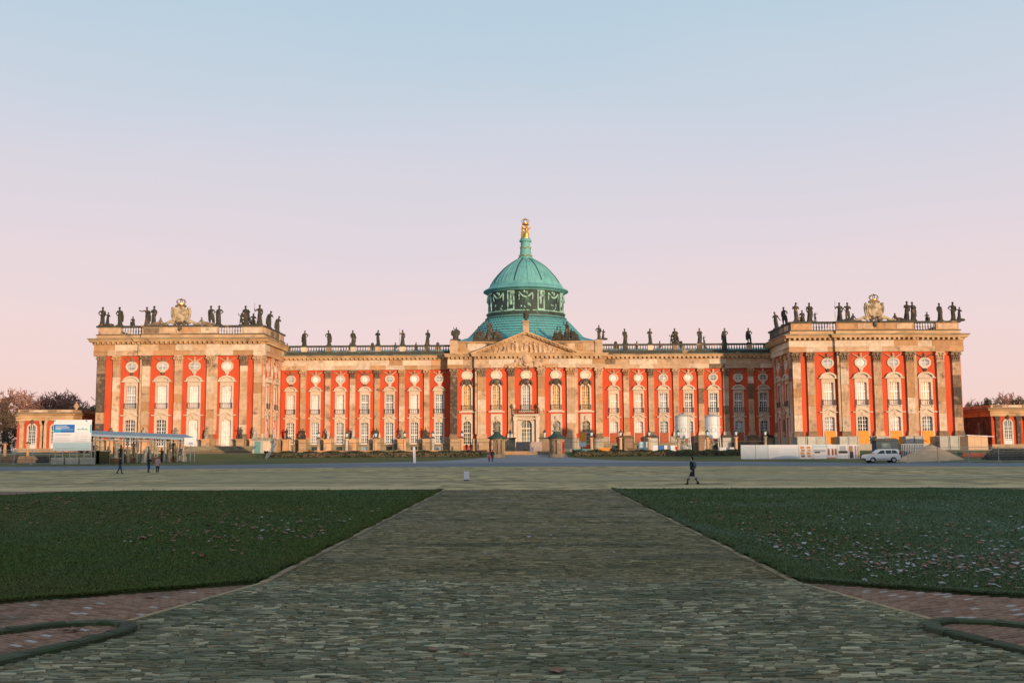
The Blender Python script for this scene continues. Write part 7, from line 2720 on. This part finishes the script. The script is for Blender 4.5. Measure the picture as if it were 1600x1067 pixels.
def car_shell(poly, w0, w1, zlo, zhi):
    """side outline lofted over five stations across the width, rounded at the flanks"""
    mb = MB()
    n = len(poly)
    st_ = [(-1, .0), (-.93, .05), (.93, .05), (1, 0)]
    rings = []
    cxm = sum(p[0] for p in poly) / n
    for s, ins in ((-1, .045), (-.94, 0), (.94, 0), (1, .045)):
        for (x, z) in poly:
            t = (z - zlo) / (zhi - zlo)
            w = w0 + (w1 - w0) * t
            xx = x + (ins if x < cxm else -ins) * (1 if ins else 0)
            mb.v.append((xx, s * w, z - (ins * .5 if z > (zlo + zhi) / 2 else 0)))
    for k in range(3):
        for i in range(n):
            j = (i + 1) % n
            mb.f.append((k * n + i, k * n + j, (k + 1) * n + j, (k + 1) * n + i))
    mb.f += [tuple(range(n)), tuple(range(4 * n - 1, 3 * n - 1, -1))]
    return mb


build('body', car_shell(low, .90, .88, .3, 1.08), m_carpaint, car)
build('cabin', car_shell(green, .86, .66, 1.05, 1.66), m_carpaint, car)
build('floor', MB().box(-2.0, 2.05, -.8, .8, .24, .45), m_tyre, car)


def side_glass(pts, y_of):
    mb = MB()
    n = len(pts)
    for s in (-1, 1):
        b_ = len(mb.v)
        mb.v += [(x, s * (y_of(z) + .006), z) for x, z in pts] + [(x, s * (y_of(z) - .02), z) for x, z in pts]
        mb.f += [tuple(b_ + i for i in range(n)), tuple(b_ + n + i for i in range(n - 1, -1, -1))] + [(b_ + i, b_ + (i + 1) % n, b_ + n + (i + 1) % n, b_ + n + i) for i in range(n)]
    return mb


yo = lambda z: .86 + (.66 - .86) * (z - 1.05) / .61
for nm, pts in (('front_window', [(-.82, 1.12), (-.22, 1.53), (.22, 1.55), (.22, 1.12)]), ('rear_window', [(.36, 1.12), (.36, 1.55), (1.05, 1.56), (1.05, 1.12)]), ('quarter_window', [(1.13, 1.12), (1.13, 1.56), (1.62, 1.55), (1.9, 1.16)])):
    for s in (-1, 1):
        n = len(pts)
        mb = MB()
        mb.v = [(x, s * (yo(z) + .008), z) for x, z in pts] + [(x, s * (yo(z) - .02), z) for x, z in pts]
        mb.f = [tuple(range(n)), tuple(range(2 * n - 1, n - 1, -1))] + [(i, (i + 1) % n, n + (i + 1) % n, n + i) for i in range(n)]
        build(nm, mb, m_carglass, car)
build('windscreen', MB().add([(-1.06, -.74, 1.10), (-1.06, .74, 1.10), (-.36, .62, 1.56), (-.36, -.62, 1.56), (-1.10, -.74, 1.09), (-1.10, .74, 1.09), (-.40, .62, 1.565), (-.40, -.62, 1.565)], [(0, 1, 2, 3), (4, 7, 6, 5), (0, 4, 5, 1), (1, 5, 6, 2), (2, 6, 7, 3), (3, 7, 4, 0)]), m_carglass, car)
for x in (wf, wr_):
    for s in (-1, 1):
        w = empty('wheel', (x, s * .80, .34), 0, car)
        build('tyre', MB().tube([(0, s * -.1, 0), (0, s * .08, 0), (0, s * .105, 0)], [.34, .34, .30], 20), m_tyre, w)
        build('rim', MB().tube([(0, s * .09, 0), (0, s * .115, 0)], [.22, .20], 12), m_rim, w)
for s in (-1, 1):
    build('headlight', MB().ball((-2.08, s * .64, .80), .14, .7, 1.1, .55, 8, 6), m_headl, car)
    build('tail_light', MB().cbox(2.0, 2.21, s * .82 - .1, s * .82 + .085, .98, 1.28, .03), m_tail, car)
    build('door_mirror', MB().ball((-.72, s * .98, 1.12), .1, .8, 1, .7, 8, 6), m_carpaint, car)
    build('rocker_strip', MB().box(-.85, .85, s * .905 - .02, s * .905 + .02, .46, .52), m_iron, car)
    for x in (.05, .95):
        build('door_handle', MB().box(x, x + .16, s * .9 - .015, s * .9 + .02, .93, .96), m_rim, car)
build('bumper', MB().box(-2.24, -2.05, -.75, .75, .34, .52), m_iron, car)
build('roof_rail', MB().tube([(-.2, -.6, 1.68), (.2, -.6, 1.72), (1.5, -.6, 1.72), (1.8, -.6, 1.66)], .022, 6), m_rim, car)
build('roof_rail', MB().tube([(-.2, .6, 1.68), (.2, .6, 1.72), (1.5, .6, 1.72), (1.8, .6, 1.66)], .022, 6), m_rim, car)

# ------------------------------------------------------------------ the buildings across the square, behind the viewpoint, that keep it in shade
def rear_block(x0, x1, h, label):
    b_ = empty('facing_building', ((x0 + x1) / 2, -52, 0))
    tag(b_, label, 'building', 'buildings behind the viewpoint')
    w = (x1 - x0) / 2
    build('wall', MB().box(-w, w, -14, 0, 0, h - 2), m_red2, b_)
    build('cornice', MB().box(-w - .6, w + .6, -14.6, .6, h - 2, h - 1.2), m_corn, b_)
    build('parapet', MB().box(-w, w, -14, 0, h - 1.2, h), m_tan, b_)
    k = int(2 * w / 6)
    for i in range(k):
        x = -w + (i + .5) * 2 * w / k
        for z in (2, 8):
            f = build('window', MB().box(-.9, .9, -.02, .1, 0, 3.6), m_glass_d, b_, (x, 0, z))
        build('pilaster', MB().box(x - w / k - .4, x - w / k + .4, 0, .4, 0, h - 2.2), m_tan, b_)


for x0, x1, h, lab in ((-75, -25, 14.4, 'red building facing the palace across the square, outer block'), (-25, 25, 12.5, 'lower colonnade building facing the palace on its axis'), (25, 80, 14.8, 'red building facing the palace, block next to the axis'),
                       (80, 150, 14.4, 'long red building facing the palace, second block from the axis'), (150, 230, 14.8, 'long red building facing the palace, third block from the axis'), (230, 330, 15.4, 'outermost red building facing the palace')):
    rear_block(x0, x1 - .5, h, lab)
